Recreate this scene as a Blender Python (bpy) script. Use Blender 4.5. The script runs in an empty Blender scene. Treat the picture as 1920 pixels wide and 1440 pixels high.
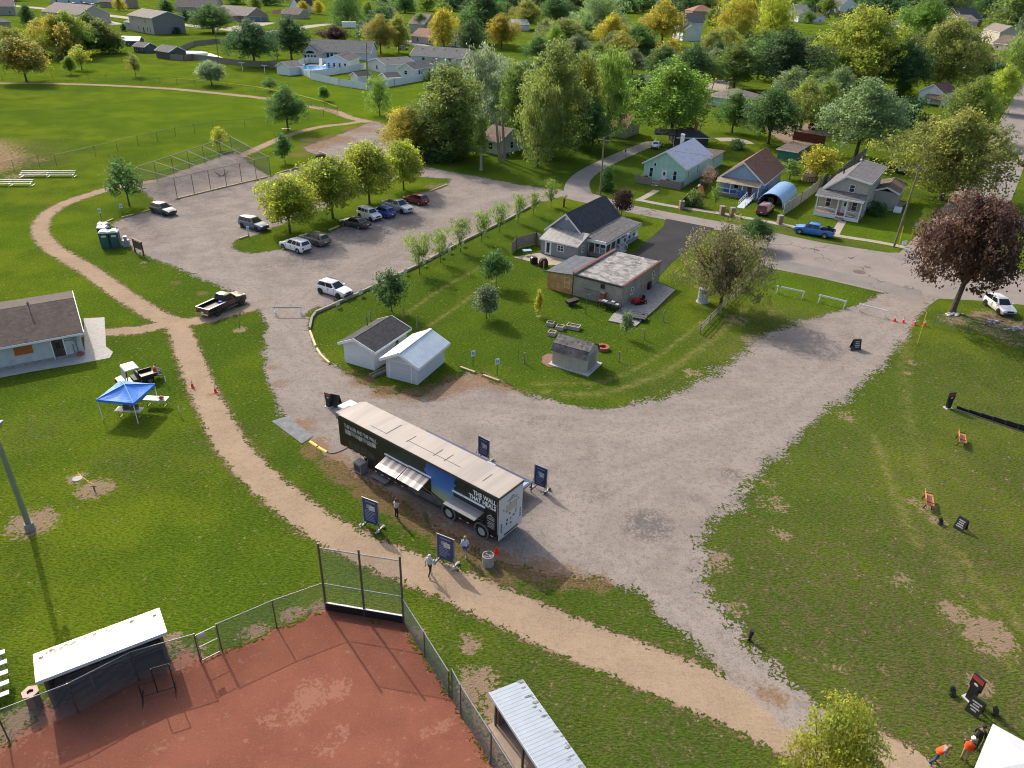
SKY_S,SUN_S,EXPO=.15,2.7,0.58
import bpy, math, random
import numpy as np
from mathutils import Matrix, Vector
R=random.Random(7); NR=np.random.default_rng(11)
sc=bpy.context.scene; COL=sc.collection
rad=math.radians
# ---------------------------------------------------------------- camera
PITCH,CAMH,ROLL,FOC=5.11907223e-01,34.7015410,3.21654491e-02,1400.0
C_P,S_P,C_R,S_R=math.cos(PITCH),math.sin(PITCH),math.cos(ROLL),math.sin(ROLL)
RV=Vector((1,0,0)); UV=Vector((0,S_P,C_P)); FV=Vector((0,C_P,-S_P))
cd=bpy.data.cameras.new('camera'); cam=bpy.data.objects.new('camera',cd); COL.objects.link(cam)
xr=RV*C_R+UV*S_R; yu=-RV*S_R+UV*C_R
cam.matrix_world=Matrix(((xr.x,yu.x,-FV.x,0),(xr.y,yu.y,-FV.y,0),(xr.z,yu.z,-FV.z,CAMH),(0,0,0,1)))
cd.sensor_width=36; cd.lens=FOC/1920*36; cd.clip_start=0.5; cd.clip_end=20000; sc.camera=cam
# survey: a spot in the photograph (1920 wide) -> the place on level z where it stands
def G(px,py,z=0.0):
    u=(px-960)/FOC; w=(720-py)/FOC
    x,y=C_R*u-S_R*w, S_R*u+C_R*w
    d=(x, C_P+S_P*y, -S_P+C_P*y); t=(z-CAMH)/d[2]
    return Vector((d[0]*t,d[1]*t,z))
def proj(P):
    x,y,z=P[0],P[1],P[2]-CAMH
    b=y*S_P+z*C_P; c=y*C_P-z*S_P
    x,b=C_R*x+S_R*b,-S_R*x+C_R*b
    return 960+FOC*x/c,720-FOC*b/c,c
def hgt(P,py):
    lo,hi=0,80
    for _ in range(40):
        m=(lo+hi)/2
        if proj((P[0],P[1],m))[1]>py: lo=m
        else: hi=m
    return lo
# ---------------------------------------------------------------- mesh builder
class MB:
    def __init__(s): s.v=[]; s.f=[]; s.m=[]
    def add(s,vs,fs,mi=0,M=None):
        o=len(s.v)
        for p in vs:
            p=Vector(p); s.v.append(tuple(M@p) if M else tuple(p))
        for f in fs: s.f.append([i+o for i in f]); s.m.append(mi)
        return s
    def box(s,x0,x1,y0,y1,z0,z1,mi=0,M=None):
        return s.add([(x0,y0,z0),(x1,y0,z0),(x1,y1,z0),(x0,y1,z0),(x0,y0,z1),(x1,y0,z1),(x1,y1,z1),(x0,y1,z1)],
          [(0,3,2,1),(4,5,6,7),(0,1,5,4),(1,2,6,5),(2,3,7,6),(3,0,4,7)],mi,M)
    def cyl(s,p,q,r0,r1=None,n=8,mi=0,cap=True):
        p=Vector(p);q=Vector(q); r1=r0 if r1 is None else r1
        d=(q-p); d=d.normalized() if d.length>1e-9 else Vector((0,0,1))
        a=d.orthogonal().normalized(); b=d.cross(a)
        vs=[p+(a*math.cos(6.28319*i/n)+b*math.sin(6.28319*i/n))*r0 for i in range(n)]+[q+(a*math.cos(6.28319*i/n)+b*math.sin(6.28319*i/n))*r1 for i in range(n)]
        fs=[(i,(i+1)%n,n+(i+1)%n,n+i) for i in range(n)]
        if cap: fs+=[tuple(range(n-1,-1,-1)),tuple(range(n,2*n))]
        return s.add(vs,fs,mi)
    def bar(s,p,q,w,h,mi=0):   # rectangular bar p->q, width w (horizontal), height h
        p=Vector(p);q=Vector(q); d=(q-p).normalized()
        a=d.cross(Vector((0,0,1)))
        a=a.normalized() if a.length>1e-6 else Vector((1,0,0))
        b=a.cross(d).normalized(); a=a*w/2; b=b*h/2
        return s.add([p-a-b,p+a-b,p+a+b,p-a+b,q-a-b,q+a-b,q+a+b,q-a+b],[(0,1,2,3),(7,6,5,4),(4,5,1,0),(5,6,2,1),(6,7,3,2),(7,4,0,3)],mi)
    def extr(s,pts,vec,mi=0,M=None):  # planar polygon pts (3d) extruded by vec
        n=len(pts); vec=Vector(vec); pts=[Vector(p) for p in pts]
        return s.add(pts+[p+vec for p in pts],[tuple(range(n-1,-1,-1)),tuple(range(n,2*n))]+[(i,(i+1)%n,n+(i+1)%n,n+i) for i in range(n)],mi,M)
    def slab(s,a,b,c,d,th,mi=0):
        a,b,c,d=map(Vector,(a,b,c,d)); nn=(b-a).cross(d-a).normalized()*th
        return s.extr([a,b,c,d],nn,mi)
    def lathe(s,prof,n=12,mi=0,M=None):
        vs=[];fs=[];k=len(prof)
        for i in range(n):
            c,q=math.cos(6.28319*i/n),math.sin(6.28319*i/n)
            for r,z in prof: vs.append((r*c,r*q,z))
        for i in range(n):
            j=(i+1)%n
            for t in range(k-1): fs.append((i*k+t,j*k+t,j*k+t+1,i*k+t+1))
        return s.add(vs,fs,mi,M)
    def ball(s,c,r,n=8,mi=0,sc_=(1,1,1)):
        prof=[(max(1e-7,math.sin(math.pi*i/n)*r),-math.cos(math.pi*i/n)*r) for i in range(n+1)]
        return s.lathe(prof,n+2,mi,Matrix.Translation(c)@Matrix.Diagonal((sc_[0],sc_[1],sc_[2],1)))
    def build(s,name,mats,parent=None,loc=None,rot=0,smooth=False):
        me=bpy.data.meshes.new(name); me.from_pydata(s.v,[],s.f)
        if not isinstance(mats,(list,tuple)): mats=[mats]
        for m in mats: me.materials.append(m)
        if len(mats)>1: me.polygons.foreach_set('material_index',s.m)
        if smooth: me.polygons.foreach_set('use_smooth',[True]*len(s.f))
        me.update()
        return link(name,me,parent,loc,rot)
def link(name,me,parent=None,loc=None,rot=0):
    o=bpy.data.objects.new(name,me); COL.objects.link(o)
    if parent is not None: o.parent=parent
    if loc is not None: o.location=loc
    if rot: o.rotation_euler[2]=rot
    return o
def tag(o,label=None,cat=None,group=None,kind=None):
    for k,v in (('label',label),('category',cat),('group',group),('kind',kind)):
        if v: o[k]=v
    return o
def thing(name,label,cat,loc=(0,0,0),rot=0,group=None):
    o=bpy.data.objects.new(name,None); COL.objects.link(o); o.location=loc; o.rotation_euler[2]=rot; o.empty_display_size=.3
    return tag(o,label,cat,group)
def dup(root,loc,rot=None,label=None,group=None,scale=None):
    def cp_(o,par):
        c=o.copy(); COL.objects.link(c)
        if par is not None: c.parent=par
        for ch in list(o.children): cp_(ch,c)
        return c
    c=cp_(root,None); c.location=loc
    if rot is not None: c.rotation_euler[2]=rot
    if scale: c.scale=scale
    if label: c['label']=label
    if group: c['group']=group; root['group']=group
    return c
def yaw(a,b): return math.atan2(b[1]-a[1],b[0]-a[0])
# ---------------------------------------------------------------- materials
def nt_new(name):
    m=bpy.data.materials.new(name); m.use_nodes=True; nt=m.node_tree
    return m,nt,nt.nodes['Principled BSDF']
def N(nt,t,**kw):
    n=nt.nodes.new(t)
    for k,v in kw.items():
        if k.startswith('i_'):
            k=k[2:]; n.inputs[int(k) if k.isdigit() else k].default_value=v
        else: setattr(n,k,v)
    return n
def L(nt,a,b): nt.links.new(a,b)
def mathn(nt,op,a,b=None,clamp=False):
    n=nt.nodes.new('ShaderNodeMath'); n.operation=op; n.use_clamp=clamp
    for i,x in enumerate((a,b)):
        if x is None: continue
        if isinstance(x,(int,float)): n.inputs[i].default_value=x
        else: L(nt,x,n.inputs[i])
    return n.outputs[0]
def mixc(nt,f,a,b,mode='MIX'):
    n=nt.nodes.new('ShaderNodeMix'); n.data_type='RGBA'; n.blend_type=mode
    for i,x in ((0,f),(6,a),(7,b)):
        if isinstance(x,(int,float)): n.inputs[i].default_value=x
        elif isinstance(x,tuple): n.inputs[i].default_value=(*x[:3],1)
        else: L(nt,x,n.inputs[i])
    return n.outputs[2]
def noise(nt,co,scale,detail=3,rough=.55):
    n=N(nt,'ShaderNodeTexNoise'); n.inputs['Scale'].default_value=scale; n.inputs['Detail'].default_value=detail; n.inputs['Roughness'].default_value=rough
    if co is not None: L(nt,co,n.inputs['Vector'])
    return n.outputs[0]
def smooth(nt,x,a,b):
    n=N(nt,'ShaderNodeMapRange'); n.interpolation_type='SMOOTHSTEP'
    n.inputs[1].default_value=a; n.inputs[2].default_value=b
    L(nt,x,n.inputs[0]); return n.outputs[0]
def bump(nt,b,h,strength=.4,dist=.02):
    n=N(nt,'ShaderNodeBump'); n.inputs['Strength'].default_value=strength; n.inputs['Distance'].default_value=dist
    L(nt,h,n.inputs['Height']); L(nt,n.outputs[0],b.inputs['Normal'])
def mul(c,k): return tuple(min(1,x*k) for x in c)
_mc={}
def MAT(rgb,rough=.6,var=.12,ns=2.5,metal=0,bmp=0,name=None,dirt=None,coat=0):
    key=(rgb,rough,var,ns,metal,bmp,dirt,coat)
    if key in _mc: return _mc[key]
    m,nt,b=nt_new(name or 'painted_surface'); co=N(nt,'ShaderNodeTexCoord').outputs['Object']
    n1=noise(nt,co,ns,4,.6)
    c=mixc(nt,smooth(nt,n1,.25,.75),mul(rgb,1-var),mul(rgb,1+var))
    if dirt: c=mixc(nt,smooth(nt,noise(nt,co,ns*.6,6,.7),.52,.75),c,dirt)
    L(nt,c,b.inputs['Base Color']); b.inputs['Roughness'].default_value=rough; b.inputs['Metallic'].default_value=metal
    b.inputs['Coat Weight'].default_value=coat
    if bmp: bump(nt,b,noise(nt,co,ns*6,3),bmp,.02)
    _mc[key]=m; return m
def BAND(rgb,axis='Z',period=.2,depth=.25,rough=.6,var=.08,metal=0,name='siding',bstr=.5,dirt=None,sharp=True):
    key=('band',rgb,axis,period,depth,rough,metal,dirt,var)
    if key in _mc: return _mc[key]
    m,nt,b=nt_new(name); co=N(nt,'ShaderNodeTexCoord').outputs['Object']
    sep=N(nt,'ShaderNodeSeparateXYZ'); L(nt,co,sep.inputs[0]); v=sep.outputs[axis]
    fr=mathn(nt,'FRACT',mathn(nt,'MULTIPLY',v,1/period))
    line=smooth(nt,fr,.86,.97)
    c=mixc(nt,smooth(nt,noise(nt,co,1.3,4,.6),.3,.7),mul(rgb,1-var),mul(rgb,1+var))
    c=mixc(nt,mathn(nt,'MULTIPLY',line,depth),c,mul(rgb,.35))
    if dirt: c=mixc(nt,smooth(nt,noise(nt,co,.9,7,.75),.52,.68),c,dirt)
    L(nt,c,b.inputs['Base Color']); b.inputs['Roughness'].default_value=rough; b.inputs['Metallic'].default_value=metal
    bump(nt,b,fr,bstr,.02); _mc[key]=m; return m
def SHINGLE(rgb,var=.35,wear=None,sc_=1.0):
    key=('sh',rgb,var,wear,sc_)
    if key in _mc: return _mc[key]
    m,nt,b=nt_new('shingles'); co=N(nt,'ShaderNodeTexCoord').outputs['Object']
    mp=N(nt,'ShaderNodeMapping'); L(nt,co,mp.inputs[0]); mp.inputs['Rotation'].default_value=(0,0,0)
    vo=N(nt,'ShaderNodeTexVoronoi'); vo.inputs['Scale'].default_value=3.2*sc_; L(nt,co,vo.inputs['Vector'])
    sep=N(nt,'ShaderNodeSeparateColor'); L(nt,vo.outputs['Color'],sep.inputs[0])
    c=mixc(nt,sep.outputs[0],mul(rgb,1-var),mul(rgb,1+var))
    c=mixc(nt,mathn(nt,'MULTIPLY',smooth(nt,noise(nt,co,.5,5,.65),.35,.7),.35),c,mul(rgb,1.5))
    if wear: c=mixc(nt,smooth(nt,noise(nt,co,1.1,6,.7),.5,.62),c,wear)
    s2=N(nt,'ShaderNodeSeparateXYZ'); L(nt,co,s2.inputs[0])
    fr=mathn(nt,'FRACT',mathn(nt,'MULTIPLY',s2.outputs['Z'],8.0))
    c=mixc(nt,mathn(nt,'MULTIPLY',smooth(nt,fr,.8,.98),.45),c,mul(rgb,.3))
    L(nt,c,b.inputs['Base Color']); b.inputs['Roughness'].default_value=.9
    bump(nt,b,fr,.4,.02); _mc[key]=m; return m
WHITE=(.78,.79,.8)
M_white=MAT(WHITE,.5,.05,name='white_paint'); M_trim=MAT((.78,.79,.8),.5,.04,name='white_trim')
M_black=MAT((.012,.012,.013),.45,.2,name='black_paint'); M_dkgrey=MAT((.05,.052,.056),.6,.15)
M_steel=MAT((.34,.35,.36),.4,.12,6,.7,name='galvanised_steel'); M_steeld=MAT((.12,.125,.13),.45,.15,6,.6,name='dark_steel')
M_wood=MAT((.22,.16,.1),.8,.3,5,name='weathered_wood'); M_woodl=MAT((.42,.33,.17),.8,.2,4,name='timber'); M_woodg=MAT((.25,.22,.18),.85,.25,4,name='grey_wood')
M_conc=MAT((.4,.38,.35),.9,.14,3,bmp=.2,name='concrete'); M_concd=MAT((.26,.25,.235),.9,.22,3,bmp=.2,name='old_concrete')
M_tyre=MAT((.015,.015,.016),.85,.2,name='rubber'); M_rim=MAT((.5,.51,.53),.3,.08,5,.6,name='alloy')
M_glass,_nt,_b=nt_new('tinted_glass'); _b.inputs['Base Color'].default_value=(.012,.016,.022,1); _b.inputs['Roughness'].default_value=.06; _b.inputs['Specular IOR Level'].default_value=.65
M_pane,_nt,_b=nt_new('window_glass'); _b.inputs['Base Color'].default_value=(.025,.032,.042,1); _b.inputs['Roughness'].default_value=.08
M_chrome=MAT((.55,.56,.58),.18,.03,3,.9,name='chrome'); M_red=MAT((.5,.02,.015),.35,.08,name='red_lens'); M_lamp=MAT((.7,.72,.74),.15,.05,name='clear_lens')
M_orange=MAT((.85,.075,.01),.6,.08,name='safety_orange'); M_brick=MAT((.3,.09,.055),.9,.3,7,name='brick'); M_yel=MAT((.75,.5,.04),.55,.12,name='yellow_paint')
def PAINT(rgb): return MAT(rgb,.28,.04,1.5,coat=.6,name='car_paint')
# ---------------------------------------------------------------- terrain
def P2(pts): return np.array([[G(*p)[0],G(*p)[1]] for p in pts])
def sdpoly(X,poly):
    a=poly; b=np.roll(poly,-1,0); d2=np.full(len(X),1e18); inside=np.zeros(len(X),bool)
    for (ax,ay),(bx,by) in zip(a,b):
        ex,ey=bx-ax,by-ay; wx,wy=X[:,0]-ax,X[:,1]-ay
        t=np.clip((wx*ex+wy*ey)/(ex*ex+ey*ey+1e-12),0,1)
        d2=np.minimum(d2,(wx-ex*t)**2+(wy-ey*t)**2)
        c=(ay>X[:,1])!=(by>X[:,1])
        inside^=c&(X[:,0]<ax+(X[:,1]-ay)*ex/(ey if abs(ey)>1e-12 else 1e-12))
    d=np.sqrt(d2); return np.where(inside,d,-d)
def sdstroke(X,pts,w):
    d=np.full(len(X),-1e9); w=np.broadcast_to(np.asarray(w,float),(len(pts),))
    for i in range(len(pts)-1):
        ax,ay=pts[i]; bx,by=pts[i+1]; ex,ey=bx-ax,by-ay; wx,wy=X[:,0]-ax,X[:,1]-ay
        t=np.clip((wx*ex+wy*ey)/(ex*ex+ey*ey+1e-12),0,1)
        d=np.maximum(d,(w[i]+(w[i+1]-w[i])*t)/2-np.hypot(wx-ex*t,wy-ey*t))
    return d
def spline(pts,k=6):   # Catmull-Rom so outlines curve
    pts=np.asarray(pts,float); out=[]
    P=np.vstack([2*pts[0]-pts[1],pts,2*pts[-1]-pts[-2]])
    for i in range(1,len(P)-2):
        for t in np.arange(k)/k:
            out.append(.5*((2*P[i])+(P[i+1]-P[i-1])*t+(2*P[i-1]-5*P[i]+4*P[i+1]-P[i+2])*t*t+(3*P[i]-P[i-1]-3*P[i+1]+P[i+2])*t**3))
    out.append(pts[-1]); return np.array(out)
GRAVEL=P2([(1090,362),(1040,355),(980,347),(900,332),(845,322),(795,312),(775,300),(760,285),(755,262),(735,240),(712,229),(697,227),(660,243),(620,258),(590,268),(566,276),(577,284),(600,292),(631,296),(612,303),(597,308),(560,316),(520,326),(500,336),(420,352),(340,372),(320,380),(290,390),(250,404),(222,413),(208,421),(214,432),(236,456),(248,468),(268,478),(300,490),(340,507),(390,528),(430,548),(462,574),(490,582),(500,612),(494,640),(497,690),(510,735),(532,785),(560,815),(606,852),(660,885),(720,925),(800,975),(870,1022),(925,1052),(980,1065),(1060,1080),(1140,1090),(1195,1108),(1240,1158),(1300,1208),(1350,1258),(1388,1292),(1430,1330),(1490,1380),(1560,1400),(1590,1370),(1520,1312),(1470,1268),(1420,1226),(1380,1186),(1342,1132),(1326,1062),(1316,1012),(1360,962),(1420,892),(1480,832),(1560,764),(1600,738),(1660,682),(1700,632),(1717,602),(1737,577),(1700,560),(1655,549),(1612,571),(1575,581),(1540,593),(1470,612),(1432,628),(1400,652),(1370,682),(1300,722),(1230,747),(1160,762),(1110,769),(1060,757),(985,737),(940,716),(880,700),(790,740),(720,740),(680,718),(640,692),(615,680),(596,655),(580,622),(576,588),(592,580),(640,560),(700,535),(745,515),(800,490),(860,458),(960,405),(1000,383),(1040,372)])
ISLAND=P2([(434,462),(441,452),(480,441),(517,425),(592,397),(655,365),(700,344),(777,331),(845,336),(838,345),(820,355),(780,363),(738,388),(690,405),(636,426),(585,449),(530,467),(480,476),(448,471)])
TRI=None
PATHS=[(spline(P2([(690,228),(655,220),(620,207),(560,196),(500,185),(440,178),(370,171),(300,165),(150,158),(0,156),(-200,158)])),3.0),
 (spline(P2([(685,226),(650,232),(600,238),(540,254),(490,275),(440,298),(390,318),(330,333),(260,344),(215,351),(175,363),(125,380),(88,402),(75,430),(92,460),(130,485),(175,512),(230,552),(290,590),(330,610),(350,655),(375,720),(400,770),(430,828),(480,888),(540,940),(600,985),(660,1018),(720,1046),(780,1068),(850,1096),(940,1136),(1040,1181),(1150,1226),(1250,1266),(1350,1306),(1420,1338),(1500,1370),(1600,1410),(1700,1462)])),None),
 (P2([(150,626),(260,619),(320,606),(385,600),(440,584),(500,570)]),2.1)]
PATHS[1]=(PATHS[1][0],np.interp(np.arange(len(PATHS[1][0])),[0,100,150,len(PATHS[1][0])-20,len(PATHS[1][0])],[2.2,2.4,2.6,3.4,4.2]))
CLAY=P2([(612,1142),(757,1168),(775,1200),(800,1240),(845,1308),(880,1358),(930,1440),(1000,1560),(400,1900),(-400,1800),(-200,1520),(-60,1430),(15,1392),(60,1352),(85,1322),(140,1305),(250,1262),(335,1230),(350,1222),(378,1232),(440,1216),(520,1178),(585,1151)])
CAGE=P2([(258,352),(300,335),(440,284),(506,332),(420,353),(342,373),(300,383)])
FIELD=P2([(-160,268),(-60,262),(0,262),(30,275),(48,295),(30,315),(-20,328),(-160,330)])
# blobs: (px,py,radius_m,value)
BARE=[(590,1300,1.2,.95),(640,1290,.8,.85),(560,1335,.9,.85),(500,1345,.9,.6),(640,1375,.7,.7),(610,1405,.9,.6),(830,1360,.7,.7),(795,1380,.5,.75),(860,1340,.4,.6),(520,1360,1,.5),(100,1420,1.2,.5),(440,1245,.7,.5),(700,1250,.6,.45),(420,1340,1,.45),(300,1400,1.2,.45),(740,1420,1,.5),(178,917,1.35,1),(145,896,.8,.9),(62,980,1.7,1),(450,618,.75,1),(270,492,.45,1),(1855,1192,1.7,1),(1790,1148,1.2,.75),(1837,1285,.8,.9),(880,1212,.9,.75),(870,1195,.6,.5),(1725,948,1.4,.55),(1760,975,1.2,.5),(1452,945,1.8,.5),(1460,1000,1.4,.5),(1340,1050,1.6,.6),(1375,1140,1.2,.55),(1440,905,1.3,.45),(1590,780,1.6,.5),(1712,680,1.2,.5),(1705,700,.8,.5),(1350,1200,1,.5),(195,835,.9,.3),(50,850,1.2,.35),(60,810,1,.3),(1010,592,.45,.8),(1173,632,.4,.6),(1205,1180,.6,.4),(1660,1250,1.4,.35),(1560,1240,1.6,.4),(1620,1320,1.2,.4),(1690,1090,1.4,.5),(1380,600,2.2,.5),(1420,640,2.2,.7),(1300,700,2,.5),(1450,585,3,.35),(1860,620,3,.5),(1900,640,2.5,.5),(1790,600,2.5,.6),(1860,598,3,.8),(1920,615,3,.7),(580,262,2.5,.8),(640,262,3,.8),(600,280,3,.7),(820,350,2.5,.7),(850,345,2,.7),(550,1155,.9,.8),(600,1138,.8,.7),(480,1190,1,.8),(345,1235,1.2,.9),(310,1205,1.0,.8),(60,1350,1.4,.9),(20,1375,1.4,.9),(895,1290,1.5,.9),(930,1330,1.6,.9),(960,1400,2,.9),(780,1185,.7,.8),(905,1275,1,.8),(915,1055,1,.7),(1595,1355,.8,.5),(30,330,3,.6),(65,325,3,.6),(75,300,3,.5)]
BROWN=[(630,262,5,.95),(590,274,4,.9),(675,243,5,.8),(560,290,3,.7),(700,232,4,.6),(715,940,1.6,.95),(780,970,1.7,.95),(845,1005,1.6,.95),(915,1042,1.6,.9),(660,895,1.5,.95),(625,865,1.4,.9),(600,830,1.2,.8),(560,800,1.6,.9),(525,720,1.0,.7),(512,690,.8,.6),(590,845,1.4,.9),(640,880,1.5,1),(690,915,1.5,1),(750,950,1.6,.9),(810,985,1.5,.9),(880,1025,1.6,.9),(950,1060,1.8,1),(1010,1072,1.6,1),(1060,1082,1.5,.9),(1120,1092,1.3,.8),(860,720,2.0,1),(900,712,1.8,1),(820,735,1.8,1),(770,740,1.6,.9),(720,735,1.6,.9),(680,715,1.4,.9),(940,725,1.5,.8),(980,735,1.1,.6),(655,700,1.1,.7),(270,500,.8,.5),(330,530,.9,.7),(380,550,.9,.8),(420,560,.8,.7),(450,570,.7,.6),(1440,1300,.8,.9),(1460,1312,.7,.9),(620,255,2.4,.7),(820,350,2.2,.7),(590,285,2,.6),(230,430,1.2,.7),(395,740,.7,.6),(430,650,.6,.3),(1590,1145,1,.3)]
DRYR=[(1700,900,14,.55),(1850,760,12,.5),(1600,1150,12,.75),(1780,1050,11,.75),(1850,1250,10,.8),(1700,1300,8,.75),(1500,1080,8,.65),(1450,600,5,.6),(1250,720,4,.3),(1400,660,5,.6),(1850,900,9,.6),(1540,700,4,.4),(1700,1160,9,.6),(1800,680,7,.35),(1590,460,4,.45),(1480,430,4,.6),(1400,425,5,.4),(1300,395,5,.2),(60,810,3,.35),(240,870,3,.3),(420,830,3,.35),(1050,1300,6,.45),(1150,1360,6,.4),(1250,1370,6,.5),(1250,1150,5,.35),(30,300,8,.9),(10,280,8,.9)]
LUSH=[(1560,760,6,.5),(1590,900,7,.5),(150,560,12,.5),(150,780,12,.4),(350,1080,8,.4),(1480,540,4,.8),(1560,555,3,.7),(60,440,10,.6),(1000,760,3,.5),(600,200,60,.7),(200,110,60,.8),(1000,600,12,.35),(1650,430,8,.8),(1880,430,10,.8),(1900,490,6,.8),(380,45,60,.8),(1300,420,8,.5),(1100,310,12,.1),(1660,740,4,.5)]
STAIN=[(330,345,5,.6),(400,325,6,.65),(450,308,5,.6),(300,360,4,.5),(1215,985,1.9,.9),(1180,965,1.2,.35),(1120,930,1.6,.45),(1060,800,2.0,.4),(1370,890,1.2,.6),(1300,930,1.5,.35),(1590,630,1.5,.5),(1580,655,1.2,.35),(650,430,3.5,.65),(700,455,3,.55),(760,385,3.5,.6),(610,500,2.6,.5),(780,420,4,.5),(700,395,3,.4),(300,440,3,.5),(270,425,2.2,.6),(240,440,2,.5),(380,400,3,.4),(400,440,3,.3),(560,490,3.5,.5),(500,500,3,.4),(330,470,3,.35),(1110,860,2,.3),(740,270,4,.5),(510,425,2.5,.5),(460,440,2,.4),(680,510,2.4,.3),(870,340,3,.4),(930,380,3,.35),(650,780,2,.25),(1000,790,2,.4),(1420,745,2,.3)]
def blobsum(X,lst):
    o=np.zeros(len(X))
    for px,py,r,v in lst:
        g=G(px,py); d2=((X[:,0]-g[0])**2+(X[:,1]-g[1])**2)/(r*r)
        o=np.maximum(o,v*np.exp(-d2*.9))
    return o
DEEP=[(1050,650,14,.9),(830,560,12,.85),(960,500,10,.8),(1200,660,9,.7),(900,640,9,.8),(700,600,7,.8),(1050,430,9,.7),(1120,1130,6,.8),(950,1130,5,.7),(1120,1300,9,.7),(1250,1400,8,.7),(1000,1240,5,.7),(420,640,5,.7),(470,780,4,.7),(540,860,3,.8),(620,930,4,.8),(720,990,4,.8),(820,1060,4,.8),(330,540,5,.6),(350,700,5,.6),(420,820,5,.5),(530,980,6,.5),(60,700,8,.5),(1500,900,8,.5),(1640,760,6,.6),(1550,1000,10,.6),(1450,1080,6,.5),(1650,1180,8,.4),(500,400,6,.6),(640,410,6,.6),(1100,300,25,.8),(960,300,20,.8),(1260,330,12,.5)]
FEATH=[(1330,1050,4,1),(1390,940,4,.9),(1450,870,3.5,.7),(1380,1150,3,.8),(1560,760,3,.6),(1400,640,4,1),(1330,690,4,.9),(1480,610,3,.8),(1240,740,3,.5),(1640,700,2.5,.6),(600,262,5,.8),(960,710,3,.6),(1420,1220,2,.4),(1690,640,2,.5),(820,350,4,.6),(350,510,3,.6),(430,555,3,.6)]
TRACKS=[([(1700,585),(1600,660),(1450,760),(1300,850),(1150,930),(1080,1000)],3.2,.8),([(1080,1000),(1180,1080),(1300,1170),(1400,1260),(1500,1350)],2.2,.9),([(1450,760),(1250,800),(1050,790),(850,770),(660,760),(590,700),(545,640),(530,590)],2.6,.75),([(530,590),(480,540),(430,490),(440,430),(520,390),(620,330),(700,290)],2.6,.5),([(530,590),(640,500),(760,450),(880,390),(980,360),(1080,368)],2.8,.75),([(330,420),(400,470),(470,520)],3,.4)]
RUTS=[[(1690,590),(1580,675),(1440,775),(1290,865),(1140,945)],[(1450,745),(1250,785),(1050,775),(850,755),(650,745),(580,690),(535,620)],[(535,590),(650,510),(770,455),(890,395),(990,365)],[(1000,370),(900,398),(790,450),(690,500),(560,530),(470,510)],[(440,500),(420,450),(500,400),(600,350)],[(1090,1010),(1190,1085),(1310,1180),(1410,1270)],[(560,800),(640,800),(900,860),(1120,900),(1400,800)],[(1120,1060),(1180,960),(1300,880),(1480,760)]]
LINES=[([(1797,1030),(1822,1075),(1836,1098)],.35),([(1838,1130),(1850,1155)],.35),([(1880,1215),(1905,1262)],.35),([(1860,1100),(1915,1180)],.3),([(1020,735),(1120,738),(1240,700),(1330,640),(1400,580)],.5),([(1000,720),(1130,715),(1230,670),(1320,600)],.3),([(1700,610),(1695,720),(1720,850),(1760,1000),(1795,1100)],.6,.5),([(1640,820),(1680,930),(1720,1020)],.4),([(700,640),(800,560),(900,500)],.3),([(745,650),(850,580),(960,500)],.3)]
def strk(X,lst,offs=(0,)):
    o=np.zeros(len(X))
    for it in lst:
        pts,w,v=(it if len(it)==3 else (it[0],it[1],1)) if isinstance(it,tuple) else (it,.42,1)
        P=spline(P2(pts),4); T=np.gradient(P,axis=0); T/=np.linalg.norm(T,axis=1)[:,None]; Nn=np.c_[-T[:,1],T[:,0]]
        for of in offs: o=np.maximum(o,v*np.exp(-np.minimum(60,(sdstroke(X,P+Nn*of,0)/w)**2)))
    return o
def fields(X):
    g=np.maximum(sdpoly(X,GRAVEL),sdpoly(X,CAGE)); isl=sdpoly(X,ISLAND); g=np.minimum(g,-isl)
    p=np.max([sdstroke(X,a,b) for a,b in PATHS],0)
    c=sdpoly(X,CLAY); f=sdpoly(X,FIELD)
    rim=np.exp(-((p+.15)/.35)**2)*.55
    return dict(sg=np.clip(g,-3,3),sp=np.clip(p,-3,3),sc=np.clip(c,-3,3),sf=np.clip(f,-3,3),bare=blobsum(X,BARE),brown=np.maximum(blobsum(X,BROWN),np.where(X[:,1]<120,rim,0)),dry=blobsum(X,DRYR),lush=blobsum(X,LUSH),stain=blobsum(X,STAIN),feath=blobsum(X,FEATH),deep=blobsum(X,DEEP),track=strk(X,TRACKS),rut=strk(X,RUTS,(-.8,.8)),line=strk(X,LINES))
def grid(x0,x1,y0,y1,st):
    xs=np.arange(x0,x1+st/2,st); ys=np.arange(y0,y1+st/2,st); A,B=np.meshgrid(xs,ys)
    X=np.c_[A.ravel(),B.ravel()]; nx,ny=len(xs),len(ys)
    i=(np.arange(ny-1)[:,None]*nx+np.arange(nx-1)[None]).ravel()
    return X,np.c_[i,i+1,i+nx+1,i+nx]
GA=grid(-58,68,14,104,.36); GB=grid(-190,130,104,284,1.25); GC=grid(-190,-58,56,104,1.0)
FA,FB,FC=fields(GA[0]),fields(GB[0]),fields(GC[0])
BIG=[(-9000,9000,-3000,14),(-9000,-58,14,56),(-9000,-190,56,104),(68,9000,14,104),(-9000,-190,104,284),(130,9000,104,284),(-9000,9000,284,14000)]
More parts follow.
